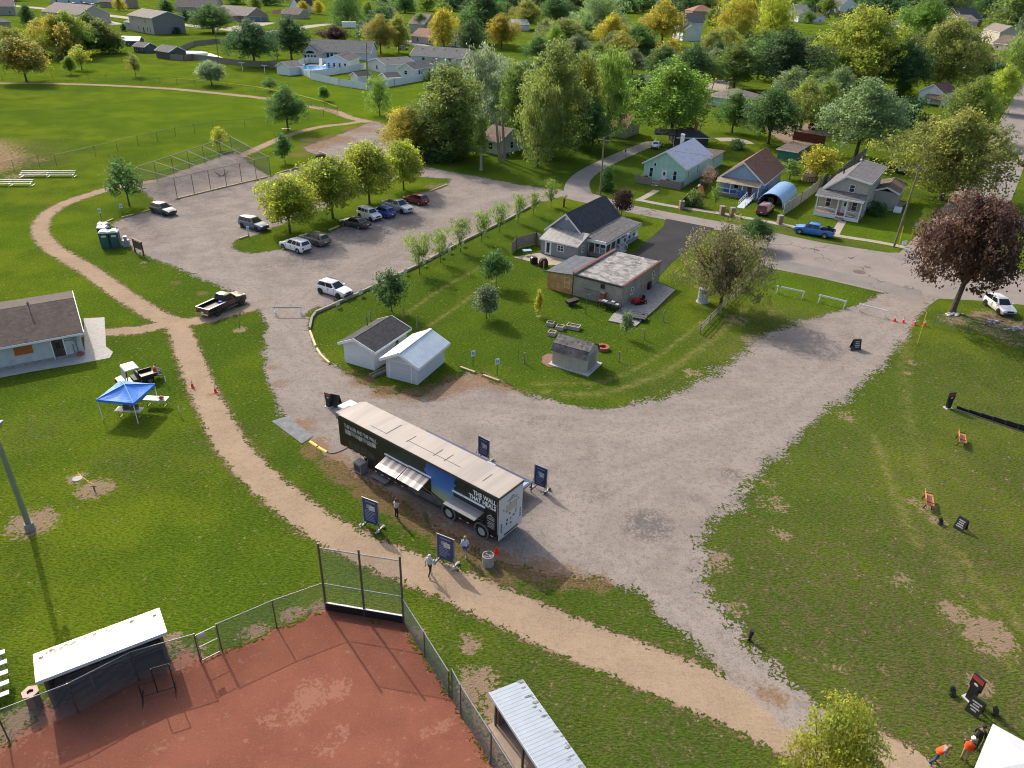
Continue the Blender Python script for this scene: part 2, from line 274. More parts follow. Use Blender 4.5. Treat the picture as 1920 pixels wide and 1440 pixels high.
def terrain_mat():
    m,nt,b=nt_new('terrain'); pos=N(nt,'ShaderNodeNewGeometry').outputs['Position']
    at=lambda n:N(nt,'ShaderNodeAttribute',attribute_name=n).outputs['Fac']
    n02=noise(nt,pos,.035,4,.6); n1=noise(nt,pos,.35,4,.6); n3=noise(nt,pos,2.2,4,.65); n9=noise(nt,pos,9,3,.7); n30=noise(nt,pos,30,2,.7)
    # turf
    def nz(x,lo=.34,hi=.66): return smooth(nt,x,lo,hi)
    mp=N(nt,'ShaderNodeMapping'); L(nt,pos,mp.inputs[0]); mp.inputs['Rotation'].default_value=(0,0,.35); mp.inputs['Scale'].default_value=(1,2.2,1)
    nst=noise(nt,mp.outputs[0],3.6,4,.7)
    spk=mathn(nt,'SUBTRACT',nz(noise(nt,pos,4.6,3,.6)),.5); spk2=mathn(nt,'SUBTRACT',nz(noise(nt,pos,1.3,4,.6)),.5); spk3=mathn(nt,'SUBTRACT',nz(noise(nt,pos,.32,3,.55)),.5)
    rag=mathn(nt,'ADD',mathn(nt,'MULTIPLY',spk,.55),mathn(nt,'MULTIPLY',spk2,.45))
    rag2=mathn(nt,'ADD',mathn(nt,'ADD',mathn(nt,'MULTIPLY',spk,.42),mathn(nt,'MULTIPLY',spk2,.3)),mathn(nt,'MULTIPLY',spk3,.28))
    base=mixc(nt,nz(n02,.38,.62),(.122,.163,.013),(.076,.123,.012))
    base=mixc(nt,mathn(nt,'MULTIPLY',nz(noise(nt,pos,.14,4,.6)),.8),base,(.060,.100,.012))
    base=mixc(nt,mathn(nt,'MULTIPLY',at('lush'),.6),base,(.105,.185,.008))
    base=mixc(nt,mathn(nt,'MULTIPLY',at('deep'),.85),base,(.052,.098,.011))
    dry=mathn(nt,'MULTIPLY',mathn(nt,'MULTIPLY',at('dry'),1.25),mathn(nt,'ADD',.55,mathn(nt,'ADD',mathn(nt,'MULTIPLY',spk2,.7),mathn(nt,'MULTIPLY',spk,.5))),True)
    base=mixc(nt,dry,base,(.112,.1,.046))
    base=mixc(nt,mathn(nt,'MULTIPLY',at('line'),mathn(nt,'ADD',.5,mathn(nt,'MULTIPLY',spk2,.8)),True),base,(.2,.19,.06))
    base=mixc(nt,nz(nst,.36,.66),_scale(nt,base,1.34),mul_c(nt,base,.66))
    base=mixc(nt,mathn(nt,'MULTIPLY',nz(noise(nt,pos,8,2,.6),.5,.72),.45),base,mul_c(nt,base,.45))
    base=mixc(nt,mathn(nt,'MULTIPLY',nz(n9,.5,.72),.4),base,mixc(nt,.4,_scale(nt,base,1.8),(.24,.25,.08)))
    base=mixc(nt,mathn(nt,'MULTIPLY',nz(n30,.42,.7),.4),base,_scale(nt,base,1.6))
    def mask(attr,amp,soft):
        return smooth(nt,mathn(nt,'ADD',at(attr),mathn(nt,'MULTIPLY',rag,amp)),-soft,soft)
    def mask2(attr,amp,soft,amp_attr=None):
        am=mathn(nt,'ADD',amp,mathn(nt,'MULTIPLY',at(amp_attr),2.6)) if amp_attr else amp
        return smooth(nt,mathn(nt,'ADD',at(attr),mathn(nt,'MULTIPLY',rag2,am)),-soft,soft)
    def amask(attr,k,lo,hi): return smooth(nt,mathn(nt,'MULTIPLY',at(attr),mathn(nt,'ADD',1,mathn(nt,'MULTIPLY',rag,k))),lo,hi)
    dirt=mixc(nt,n3,(.29,.2,.13),(.4,.3,.215)); dirt=mixc(nt,mathn(nt,'MULTIPLY',nz(n30),.5),dirt,(.2,.14,.09))
    brn=mixc(nt,nz(n9),(.15,.082,.04),(.33,.185,.09)); brn=mixc(nt,mathn(nt,'MULTIPLY',nz(noise(nt,pos,3,3,.6)),.55),brn,(.25,.2,.16)); brn=mixc(nt,mathn(nt,'MULTIPLY',nz(n30,.45,.7),.5),brn,(.08,.05,.025))
    # gravel
    gm=N(nt,'ShaderNodeMapping'); L(nt,pos,gm.inputs[0]); gm.inputs['Rotation'].default_value=(0,0,-.75); gm.inputs['Scale'].default_value=(.45,1.7,1)
    ntr=noise(nt,gm.outputs[0],.55,5,.65)
    grv=mixc(nt,nz(n1),(.30,.255,.228),(.18,.158,.147)); grv=mixc(nt,mathn(nt,'MULTIPLY',nz(ntr,.44,.66),.45),grv,(.31,.255,.218))
    grv=mixc(nt,mathn(nt,'MULTIPLY',mathn(nt,'ADD',at('track'),mathn(nt,'MULTIPLY',spk2,.25)),.75,True),grv,(.345,.287,.245))
    grv=mixc(nt,mathn(nt,'MULTIPLY',mathn(nt,'MULTIPLY',at('rut'),mathn(nt,'ADD',.6,spk2)),.5,True),grv,(.145,.118,.1))
    grv=mixc(nt,mathn(nt,'MULTIPLY',nz(n3,.48,.66),.6),grv,(.14,.11,.092))
    grv=mixc(nt,mathn(nt,'MULTIPLY',nz(noise(nt,pos,7,3,.65),.48,.7),.45),grv,(.38,.33,.29)); grv=mixc(nt,mathn(nt,'MULTIPLY',nz(n9,.48,.68),.6),grv,(.11,.092,.08))
    grv=mixc(nt,mathn(nt,'MULTIPLY',nz(n30,.36,.66),.5),grv,(.33,.295,.265))
    grv=mixc(nt,mathn(nt,'MULTIPLY',amask('stain',1.5,.15,.85),.68),grv,(.095,.09,.086))
    # path
    pth=mixc(nt,nz(n1),(.37,.275,.19),(.295,.22,.152)); pth=mixc(nt,mathn(nt,'MULTIPLY',nz(n3,.45,.7),.55),pth,(.24,.17,.115)); pth=mixc(nt,mathn(nt,'MULTIPLY',nz(noise(nt,pos,6,3,.6),.45,.7),.45),pth,(.44,.345,.25))
    pth=mixc(nt,mathn(nt,'MULTIPLY',nz(n9,.54,.68),.6),pth,(.19,.125,.08)); pth=mixc(nt,mathn(nt,'MULTIPLY',nz(n30),.3),pth,(.42,.32,.215))
    # clay
    cl=mixc(nt,nz(n1),(.262,.103,.066),(.215,.084,.055)); cl=mixc(nt,mathn(nt,'MULTIPLY',nz(n9,.45,.7),.5),cl,(.32,.13,.09)); cl=mixc(nt,mathn(nt,'MULTIPLY',nz(n30,.45,.7),.35),cl,(.15,.05,.035)); cl=mixc(nt,mathn(nt,'MULTIPLY',nz(n3,.6,.7),.6),cl,(.35,.17,.115))
    cl=mixc(nt,mathn(nt,'MULTIPLY',amask('bare',1.6,.4,.75),.7),cl,(.33,.165,.112))
    c=base
    c=mixc(nt,amask('bare',1.7,.38,.6),c,dirt)
    c=mixc(nt,mask('sf',7,.6),c,mixc(nt,smooth(nt,n3,.4,.62),(.2,.14,.06),(.38,.28,.19)))
    c=mixc(nt,mask('sp',1.0,.1),c,pth)
    c=mixc(nt,mask('sc',1.0,.08),c,cl)
    gmask=mask2('sg',1.5,.12,'feath')
    c=mixc(nt,gmask,c,grv)
    c=mixc(nt,mathn(nt,'MULTIPLY',amask('brown',1.3,.3,.75),.85),c,brn)
    L(nt,c,b.inputs['Base Color']); b.inputs['Roughness'].default_value=.95; b.inputs['Specular IOR Level'].default_value=0
    turfk=mathn(nt,'SUBTRACT',1,mathn(nt,'MAXIMUM',mathn(nt,'MAXIMUM',gmask,mask('sp',1.0,.1)),mask('sc',1.0,.08)))
    hh=mathn(nt,'MULTIPLY',mathn(nt,'ADD',mathn(nt,'MULTIPLY',nst,1.0),mathn(nt,'MULTIPLY',n9,.8)),mathn(nt,'ADD',mathn(nt,'MULTIPLY',turfk,.88),.12))
    hh=mathn(nt,'ADD',hh,mathn(nt,'MULTIPLY',n30,.16))
    bump(nt,b,hh,1.0,.17)
    return m
def mul_c(nt,c,k):
    return mixc(nt,1.0,c,(k,k,k),'MULTIPLY') if k<=1 else _scale(nt,c,k)
def _scale(nt,c,k):
    n=N(nt,'ShaderNodeVectorMath',operation='SCALE'); L(nt,c,n.inputs[0]); n.inputs['Scale'].default_value=k; return n.outputs[0]
TERR=terrain_mat()
def terr_obj(name,parts,z,label=None):
    V=[];F=[];AT={k:[] for k in FA}; o=0
    for X,Q,fl in parts:
        used=np.unique(Q); mp=np.full(len(X),-1); mp[used]=np.arange(len(used))
        V.append(np.c_[X[used],np.full(len(used),z)]); F.append(mp[Q]+o); o+=len(used)
        for k in AT: AT[k].append(fl[k][used])
    V=np.vstack(V);F=np.vstack(F)
    me=bpy.data.meshes.new(name); me.vertices.add(len(V)); me.vertices.foreach_set('co',V.ravel())
    me.loops.add(F.size); me.loops.foreach_set('vertex_index',F.ravel().astype(np.int32))
    me.polygons.add(len(F)); me.polygons.foreach_set('loop_start',np.arange(0,F.size,4,dtype=np.int32)); me.polygons.foreach_set('loop_total',np.full(len(F),4,np.int32))
    me.update(calc_edges=True); me.validate()
    for k in AT:
        a=me.attributes.new(k,'FLOAT','POINT'); a.data.foreach_set('value',np.concatenate(AT[k]).astype(np.float32))
    me.materials.append(TERR)
    return tag(link(name,me),kind='structure')
bigs=[]
for x0,x1,y0,y1 in BIG:
    X=np.array([[x0,y0],[x1,y0],[x1,y1],[x0,y1]],float); z=np.zeros(4)
    fl={k:z.copy() for k in FA}
    for k in('sg','sp','sc','sf'): fl[k]=np.full(4,-3.)
    fl['lush']=np.full(4,.12); bigs.append((X,np.array([[0,1,2,3]]),fl))
terr_obj('ground',[(GA[0],GA[1],FA),(GB[0],GB[1],FB),(GC[0],GC[1],FC)]+bigs,0)
def sel(key,thr): 
    r=[]
    for (X,Q),fl in((GA,FA),(GB,FB),(GC,FC)):
        k=fl[key][Q].max(1)>thr
        if k.any(): r.append((X,Q[k],fl))
    return r
terr_obj('path',sel('sp',-.2),.004); terr_obj('infield',sel('sc',-.2),.008); terr_obj('gravel_lot',sel('sg',-.2),.012)
def sheet(name,pts,mat,z,th=0,world=False):
    P=[Vector((p[0],p[1],0)) for p in pts] if world else [G(*p) for p in pts]
    a=sum(P[i].x*P[(i+1)%len(P)].y-P[(i+1)%len(P)].x*P[i].y for i in range(len(P)))
    if a<0: P=P[::-1]
    mb=MB()
    if th: mb.extr([(p.x,p.y,z) for p in P],(0,0,th))
    else: mb.add([(p.x,p.y,z) for p in P],[tuple(range(len(P)))])
    return tag(mb.build(name,mat),kind='structure')
def ribbon(name,pts,w,mat,z,px=True,th=0):
    C=spline(P2(pts) if px else pts,5); w=np.interp(np.linspace(0,1,len(C)),np.linspace(0,1,len(np.atleast_1d(w))),np.atleast_1d(w))
    T=np.gradient(C,axis=0); T/=np.linalg.norm(T,axis=1)[:,None]; Nn=np.c_[-T[:,1],T[:,0]]
    mb=MB(); a=C+Nn*w[:,None]/2; b=C-Nn*w[:,None]/2; n=len(C)
    if th:
        for i in range(n-1): mb.add([(*b[i],z),(*b[i+1],z),(*a[i+1],z),(*a[i],z),(*b[i],z+th),(*b[i+1],z+th),(*a[i+1],z+th),(*a[i],z+th)],[(4,5,6,7),(0,1,5,4),(2,3,7,6)])
    else: mb.add([(*p,z) for p in a]+[(*p,z) for p in b],[(n+i,n+i+1,i+1,i) for i in range(n-1)])
    return tag(mb.build(name,mat),kind='structure')
def road_mat(name,c0,c1,crack=.6,patch=None):
    m,nt,b=nt_new(name); pos=N(nt,'ShaderNodeNewGeometry').outputs['Position']
    n1=noise(nt,pos,.25,5,.6); n20=noise(nt,pos,18,2,.6)
    c=mixc(nt,smooth(nt,n1,.3,.7),c0,c1); c=mixc(nt,mathn(nt,'MULTIPLY',n20,.35),c,mul(c0,.6))
    c=mixc(nt,mathn(nt,'MULTIPLY',smooth(nt,noise(nt,pos,.9,6,.7),.55,.7),.4),c,mul(c1,.62))
    if crack:
        wv=N(nt,'ShaderNodeVectorMath',operation='ADD'); L(nt,pos,wv.inputs[0]); nn=N(nt,'ShaderNodeTexNoise'); nn.inputs['Scale'].default_value=.6; L(nt,pos,nn.inputs['Vector']); 
        sc2=N(nt,'ShaderNodeVectorMath',operation='SCALE'); L(nt,nn.outputs['Color'],sc2.inputs[0]); sc2.inputs['Scale'].default_value=3; L(nt,sc2.outputs[0],wv.inputs[1])
        v=N(nt,'ShaderNodeTexVoronoi',feature='DISTANCE_TO_EDGE'); v.inputs['Scale'].default_value=.16; L(nt,wv.outputs[0],v.inputs['Vector'])
        ck=mathn(nt,'SUBTRACT',1,smooth(nt,v.outputs['Distance'],.004,.016))
        ck=mathn(nt,'MULTIPLY',ck,smooth(nt,noise(nt,pos,.12,2),.42,.58))
        c=mixc(nt,mathn(nt,'MULTIPLY',ck,crack),c,(.05,.05,.05))
    L(nt,c,b.inputs['Base Color']); b.inputs['Roughness'].default_value=.9; b.inputs['Specular IOR Level'].default_value=.2; bump(nt,b,n20,.2,.01); return m
M_street=road_mat('worn_street',(.29,.25,.222),(.23,.2,.18),.85); M_tar=road_mat('asphalt',(.028,.028,.03),(.042,.042,.045),0); M_lane=road_mat('old_lane',(.3,.27,.24),(.23,.21,.19),.5)
M_walk=road_mat('sidewalk_concrete',(.42,.37,.3),(.34,.3,.24),0); M_farroad=road_mat('pale_street',(.37,.32,.265),(.32,.28,.24),0); M_patch=road_mat('street_patch',(.2,.18,.165),(.25,.225,.205),.5)
S_L=[(1715,470),(1740,440),(1790,385),(1862,266),(1925,165)]
sheet('street',[(1078,352),(1100,360),(1150,374),(1185,385),(1270,401),(1395,424),(1440,434),(1540,455),(1665,474),(1700,474),(1740,490),(1800,497),(1840,492),(1893,502),(1990,522),(2200,565),(2200,640),(1990,585),(1920,572),(1840,564),(1760,560),(1735,578),(1655,549),(1540,522),(1440,502),(1430,497),(1418,470),(1388,438),(1337,430),(1247,412),(1177,398),(1140,388),(1085,378),(1060,372)],M_street,.016)
ribbon('side_street',[(1752,500),(1790,448),(1828,392),(1868,320),(1893,270),(1915,215),(1945,150),(1985,60)],[10.5,9.3,9,9,9],M_street,.02)
sheet('street_patch',[(1440,482),(1540,503),(1655,528),(1725,545),(1735,562),(1700,560),(1655,546),(1540,519),(1440,499)],M_patch,.024)
sheet('driveway',[(1249,410),(1243,426),(1215,450),(1185,478),(1172,500),(1205,535),(1228,528),(1262,490),(1300,460),(1340,428)],M_tar,.024)
ribbon('lane',[(1083,362),(1084,342),(1103,323),(1140,303),(1185,283),(1228,266)],[5,4,3.6,3.6,3.6],M_lane,.02)
ribbon('sidewalk',[(1192,374),(1262,387),(1330,397),(1440,416),(1565,441),(1640,453),(1712,467)],1.3,M_walk,.028)
ribbon('walkway',[(1197,376),(1216,366),(1231,357)],1.2,M_walk,.032); ribbon('walkway',[(1566,440),(1573,426),(1580,415)],1.2,M_walk,.032)
ribbon('walkway',[(1665,395),(1680,384),(1690,378)],2.2,M_walk,.032)
sheet('dirt_yard',[(1430,240),(1520,230),(1560,250),(1530,272),(1470,268)],MAT((.2,.13,.09),.95,.25,1.5),.02)
# far streets and drives
ribbon('far_street',[(-200,-6),(0,9),(60,14),(120,20),(187,27),(260,36),(310,42),(372,50),(432,56),(478,63),(500,68)],9,M_farroad,.02)
ribbon('far_street',[(478,63),(540,56),(600,47),(650,45),(690,52),(720,62),(740,72)],9,M_farroad,.024)
ribbon('far_street',[(740,72),(800,88),(860,98),(905,104)],8,M_farroad,.028)
ribbon('driveway',[(432,56),(470,48),(500,42)],13,M_farroad,.03); ribbon('driveway',[(225,46),(195,40),(180,34)],8,M_farroad,.03)
ribbon('far_street',[(1785,130),(1800,95),(1822,72),(1850,60)],9,M_lane,.03); ribbon('driveway',[(1335,185),(1345,165),(1352,150)],7,M_farroad,.03)
ribbon('driveway',[(1345,262),(1380,262),(1400,270)],4,M_farroad,.03)
ribbon('driveway',[(1868,408),(1905,412),(1960,420)],6,M_lane,.028)
sheet('concrete_pad',[(157,597),(196,595),(199,650),(212,660),(206,671),(150,682),(60,697),(-60,720),(-60,705),(159,664)],M_conc,.016)
sheet('patio',[(962,482),(1012,474),(1022,478),(1085,492),(1062,500),(1045,497),(1030,497),(1000,492)],MAT((.34,.29,.22),.9,.15,2),.016)
# ---------------------------------------------------------------- trees
def leaf_mat():
    m,nt,b=nt_new('foliage'); oi=N(nt,'ShaderNodeObjectInfo'); ge=N(nt,'ShaderNodeNewGeometry'); tc=N(nt,'ShaderNodeTexCoord')
    ri=ge.outputs['Random Per Island']
    c=oi.outputs['Color']
    c=mixc(nt,mathn(nt,'MULTIPLY',ri,.75),_scale(nt,c,1.4),_scale(nt,c,.62))
    lo=N(nt,'ShaderNodeAttribute',attribute_name='lobe').outputs['Fac']
    c=mixc(nt,lo,_scale(nt,c,1.35),_scale(nt,c,.68))
    n=noise(nt,tc.outputs['Object'],.42,3,.6)
    c=mixc(nt,smooth(nt,n,.38,.68),c,mixc(nt,1.0,_scale(nt,c,1.6),(1.0,.95,.62),'MULTIPLY'))
    aut=mathn(nt,'MULTIPLY',smooth(nt,mathn(nt,'ADD',noise(nt,tc.outputs['Object'],.25,3,.6),mathn(nt,'MULTIPLY',ri,.18)),.45,.66),oi.outputs['Alpha'])
    at2=N(nt,'ShaderNodeAttribute',attribute_name='tip').outputs['Fac']
    aut=mathn(nt,'MULTIPLY',aut,mathn(nt,'ADD',mathn(nt,'MULTIPLY',at2,.75),.35),True)
    fall=mixc(nt,ri,(.42,.36,.03),(.34,.2,.03))
    c=mixc(nt,aut,c,fall)
    L(nt,c,b.inputs['Base Color']); b.inputs['Roughness'].default_value=.55; b.inputs['Specular IOR Level'].default_value=.3
    tr=N(nt,'ShaderNodeBsdfTranslucent'); L(nt,_scale(nt,c,1.7),tr.inputs['Color'])
    mx=N(nt,'ShaderNodeMixShader'); mx.inputs[0].default_value=.55; L(nt,b.outputs[0],mx.inputs[1]); L(nt,tr.outputs[0],mx.inputs[2])
    L(nt,mx.outputs[0],nt.nodes['Material Output'].inputs['Surface']); return m
M_leaf=leaf_mat()
M_bark=MAT((.09,.07,.052),.95,.35,3,bmp=.4,name='bark'); M_barkp=MAT((.3,.26,.21),.95,.3,3,bmp=.4,name='pale_bark')
def crown(name,seed,prof,nl,n,ls,lobe=.42,jit=.3,up=.25,aspect=.55,droop=0.0,fill=.12,stretch=1.0,tuft=22):
    """prof: [(t,z,r)] radius profile in metres; nl lobes, n leaves of size ls"""
    g=np.random.default_rng(seed)
    zs=np.array([p[0] for p in prof]); rs=np.array([p[1] for p in prof])
    zz=np.linspace(zs[0],zs[-1],200); rr=np.interp(zz,zs,rs); w=rr+.15*rr.max(); w/=w.sum()
    z=np.sort(g.choice(zz,nl,p=w)); r=np.interp(z,zs,rs); th=np.arange(nl)*2.39996+g.uniform(-.5,.5,nl)
    rl=lobe*(0.55*r+.45*rs.max())*g.uniform(.45,1.3,nl)
    rho=np.clip(r-rl*.65,0,None)*g.uniform(.7,1.25,nl)
    C=np.c_[rho*np.cos(th),rho*np.sin(th),z]
    # inner core lobes
    wob=1+.2*np.sin(2*th+g.uniform(0,6))+.12*np.sin(3*th+g.uniform(0,6)); C[:,:2]*=wob[:,None]
    k=max(3,nl//5); zc=np.linspace(zs[0]+.25*(zs[-1]-zs[0]),zs[0]+.8*(zs[-1]-zs[0]),k)
    C=np.vstack([C,np.c_[np.zeros(k),np.zeros(k),zc]]); rl=np.r_[rl,np.interp(zc,zs,rs)*.5]
    pw=rl**2; pw/=pw.sum(); nt_=max(40,int(n/tuft)); tl=g.choice(len(rl),nt_,p=pw)      # tufts on the lobes
    td=g.normal(size=(nt_,3)); td[:,2]+=up; td/=np.linalg.norm(td,axis=1)[:,None]
    tr_=rl[tl]*np.where(g.random(nt_)<fill,g.uniform(.2,.8,nt_),g.uniform(.75,1.18,nt_))
    tc=td*tr_[:,None]; tc[:,2]*=stretch; tc=tc+C[tl]
    ti=g.integers(0,nt_,n); li=tl[ti]; d=td[ti]; ts=g.uniform(.6,1.3,nt_)
    sg=(ls*math.sqrt(tuft)*.30)*ts[ti]
    Pn=tc[ti]+g.normal(size=(n,3))*sg[:,None]*np.array([1,1,.75])+g.normal(size=(n,3))*jit*ls*.5
    Pn[:,2]=np.maximum(Pn[:,2],zs[0]-.2)
    if droop: Pn[:,2]-=droop*np.hypot(Pn[:,0],Pn[:,1])**2/rs.max()
    nn=d+g.normal(size=(n,3))*.55; nn/=np.linalg.norm(nn,axis=1)[:,None]
    a=np.cross(nn,g.normal(size=(n,3))); a/=np.linalg.norm(a,axis=1)[:,None]; bb=np.cross(nn,a)
    if stretch>1.2 or droop: a=a*.5; a[:,2]-=.8*(1 if droop else -1); a/=np.linalg.norm(a,axis=1)[:,None]; bb=np.cross(nn,a); bb/=np.linalg.norm(bb,axis=1)[:,None]+1e-9
    s=ls*g.uniform(.6,1.35,n)[:,None]; a=a*s*.62; bb=bb*s*.62*aspect
    V=np.stack([Pn-a,Pn-bb+nn*s*.08,Pn+a,Pn+bb+nn*s*.08],1).reshape(-1,3)
    me=bpy.data.meshes.new(name); me.vertices.add(4*n); me.vertices.foreach_set('co',V.ravel())
    me.loops.add(4*n); me.loops.foreach_set('vertex_index',np.arange(4*n,dtype=np.int32))
    me.polygons.add(n); me.polygons.foreach_set('loop_start',np.arange(0,4*n,4,dtype=np.int32)); me.polygons.foreach_set('loop_total',np.full(n,4,np.int32))
    me.update(calc_edges=True)
    tip=np.clip((Pn[:,2]-zs[0])/(zs[-1]-zs[0])*.7+np.hypot(Pn[:,0],Pn[:,1])/rs.max()*.4-.1,0,1)
    at=me.attributes.new('tip','FLOAT','POINT'); at.data.foreach_set('value',np.repeat(tip,4).astype(np.float32))
    lb=np.clip(g.uniform(0,1,len(rl))[li]*.5+g.uniform(0,1,nt_)[ti]*.5,0,1); at=me.attributes.new('lobe','FLOAT','POINT'); at.data.foreach_set('value',np.repeat(lb,4).astype(np.float32))
    me.materials.append(M_leaf); return me
def trunk(name,seed,h0,h1,r0,spread,nb=7,mat=None,lean=0,start=.0):
    q=random.Random(seed); mb=MB()
    p=Vector((0,0,-.05)); top=Vector((lean,0,h0)); mb.cyl(p,(p+top)*.12+Vector((0,0,.1)),r0*1.45,r0*1.02,9); mb.cyl((p+top)*.12+Vector((0,0,.1)),top,r0*1.02,r0*.8,9)
    for i in range(nb):
        a=i*2.4+q.uniform(-.4,.4); sp_=spread*q.uniform(.45,1); st=top*q.uniform(.82,1) if i else top
        m1=st+Vector((math.cos(a)*sp_*.45,math.sin(a)*sp_*.45,(h1-h0)*q.uniform(.3,.45))); e=st+Vector((math.cos(a)*sp_,math.sin(a)*sp_,(h1-h0)*q.uniform(.6,.95)))
        mb.cyl(st,m1,r0*.5,r0*.32,6); mb.cyl(m1,e,r0*.32,r0*.1,5)
        for k in range(2):
            a2=a+q.uniform(-1,1); mb.cyl(m1,m1+Vector((math.cos(a2)*sp_*.5,math.sin(a2)*sp_*.5,(h1-h0)*q.uniform(.15,.4))),r0*.22,r0*.06,5)
    me=bpy.data.meshes.new(name); me.from_pydata(mb.v,[],mb.f); me.materials.append(mat or M_bark); return me
# design sizes: species -> (H, R, crown meshes, trunk meshes)
SP={}
def species(k,H,Rr,prof,nl,n,ls,tr,nv=2,**kw):
    SP[k]=(H,Rr,[crown('crown',100+17*len(SP)+i,prof,nl,n,ls,**kw) for i in range(nv)],[trunk('trunk',5+i+len(SP),**tr) for i in range(nv)])
rnd=[(2.2,2.2),(3.2,4.0),(5.5,5.0),(8,4.6),(10,3.2),(11.3,1.2),(11.7,.2)]
species('round',12,5,rnd,50,16000,.31,dict(h0=2.6,h1=10,r0=.28,spread=3.2),3)
species('tall',18,5.2,[(1.2,2.6),(4,4.6),(8,5.2),(12,4.9),(15,3.7),(17,1.9),(17.8,.4)],68,20000,.36,dict(h0=3,h1=15,r0=.34,spread=3),3,lobe=.34)
species('wide',14,8,[(2.2,4.5),(3.6,7.2),(6.5,8),(9.5,6.6),(12,4),(13.5,1.5),(14,.3)],80,30000,.34,dict(h0=2.4,h1=11,r0=.4,spread=5.4),2,lobe=.3)
species('feather',13,5,[(1.2,3),(3.5,4.6),(7,5),(10,4.3),(12.2,2.4),(13,.6)],50,14000,.31,dict(h0=2.2,h1=11,r0=.25,spread=3),2,lobe=.32,up=.5,stretch=1.25,aspect=.45)
species('willow',13,6,[(1.2,5),(4,6),(8,5.4),(11,3.4),(13,.6)],40,9000,.5,dict(h0=3,h1=10,r0=.4,spread=4),1,droop=.22,aspect=.3,lobe=.36)
species('ball',6.5,2.75,[(1.6,1.3),(2.2,2.4),(3.6,2.75),(5,2.2),(6,1.1),(6.5,.15)],46,15000,.22,dict(h0=1.8,h1=5.4,r0=.12,spread=1.6),3,lobe=.36)
species('young',4.5,1.6,[(1.0,.7),(1.5,1.3),(2.4,1.6),(3.4,1.2),(4.1,.6),(4.5,.1)],26,3600,.2,dict(h0=1.1,h1=3.8,r0=.055,spread=.9,nb=6),3,lobe=.36)
species('vase',3.6,1.5,[(.9,.2),(1.5,.6),(2.3,1.15),(3.1,1.5),(3.6,1.1)],24,1500,.17,dict(h0=.8,h1=3.6,r0=.05,spread=1.25,nb=9),3,lobe=.26,stretch=1.9,aspect=.45,fill=.3)
species('loose',7,2.4,[(1.8,1.2),(2.8,2.2),(4.2,2.4),(5.6,1.6),(6.7,.5),(7,.1)],30,2600,.27,dict(h0=1.8,h1=6.2,r0=.11,spread=1.8,nb=9),2,lobe=.3,jit=.8,fill=.35)
species('cone',5,1.1,[(.1,.85),(1,1.1),(2.5,.8),(4,.4),(5,.05)],34,3600,.17,dict(h0=.5,h1=4,r0=.07,spread=.3,nb=3),1,lobe=.4)
species('bush',2.4,1.6,[(0.1,1.2),(.8,1.6),(1.6,1.3),(2.2,.6),(2.4,.1)],22,3000,.2,dict(h0=.4,h1=1.8,r0=.06,spread=.8,nb=5),2,lobe=.42)
species('far',13,6.5,[(1.5,4),(4,6.3),(7,6.5),(10,4.8),(12.4,2),(13,.3)],34,5200,.66,dict(h0=2.5,h1=10,r0=.35,spread=4),3,lobe=.36)
species('spruce',15,4.5,[(1.0,4.2),(3,4.5),(7,3.2),(11,1.9),(14,.7),(15,.05)],80,9000,.4,dict(h0=1.2,h1=13,r0=.25,spread=1,nb=4),1,lobe=.28,up=-.1,aspect=.4)
# single trees with a shape of their own
SP['maple']=(10,6.6,[crown('crown',901,[(3.3,4.6),(4.4,6.2),(6,5.4),(8.2,4.6),(9.6,3.0),(10,1.0)],46,19000,.29,lobe=.28,fill=.1,up=.4)],[trunk('trunk',77,2.9,9,.34,4.6,nb=10,lean=.35)])
SP['brown']=(7,5,[crown('crown',902,[(1.6,3.6),(2.6,5),(4.4,4.6),(6,3),(7,1)],64,17000,.17,lobe=.32,jit=1.8,fill=.5)],[trunk('trunk',78,1.2,6.6,.2,4.4,nb=20)])
SP['near']=(7,3.1,[crown('crown',903,[(1.6,1.8),(2.6,2.9),(3.8,3.0),(5.2,2.2),(6.4,1.1),(7,.2)],46,15000,.15,lobe=.33,jit=.6,fill=.3)],[trunk('trunk',79,1.6,6.4,.11,2.2,nb=10)])
SP['poplar']=(10,2.2,[crown('crown',904,[(3.4,1.2),(5,2.2),(7,2),(9,1),(10,.2)],26,3400,.3,lobe=.4)],[trunk('trunk',80,5,9,.36,1,nb=4,mat=M_barkp)])
SP['twig']=(4.5,1.6,[crown('crown',905,[(1,.9),(2,1.5),(3.4,1.5),(4.4,.6)],24,1900,.14,lobe=.4,jit=2,fill=.6,aspect=.3)],[trunk('trunk',81,.5,4.2,.08,1.4,nb=12)])
TC0=dict(g=(.052,.085,.018),d=(.030,.058,.018),dd=(.019,.040,.017),y=(.098,.118,.02),l=(.06,.084,.024),o=(.072,.082,.024),s=(.085,.105,.065),gg=(.058,.078,.042),p=(.024,.013,.013),br=(.06,.057,.03),tw=(.12,.075,.055),m=(.036,.0225,.018),yy=(.118,.112,.018))
TC={k:(min(.34,v[0]*2.0),min(.4,v[1]*2.1),v[2]*2.2) for k,v in TC0.items()}
_tn=0; TREES=[]
def tree(bx,by,ty,hw,sp,col,label,aut=0,name='tree',group=None,cat='tree',rot=None,lean=(0,0)):
    global _tn
    H,Rr,cs,ts=SP[sp]; g=G(bx,by); 
    h=hgt(g,ty); c=proj((g[0],g[1],h*.5))[2]; r=hw*c/FOC
    h=max(h,.4)
    i=_tn%len(cs); _tn+=1
    t=thing(name,label,cat,g,_tn*1.7 if rot is None else rot,group); t.scale=(r/Rr,r/Rr,h/H)
    k=link('trunk',ts[i],t); f=link('crown',cs[i],t)
    q=R.uniform(.88,1.12); cc=TC[col]; f.color=(cc[0]*q,cc[1]*R.uniform(.92,1.08)*q,cc[2],aut); k.color=(.1,.08,.06,0)
    return t
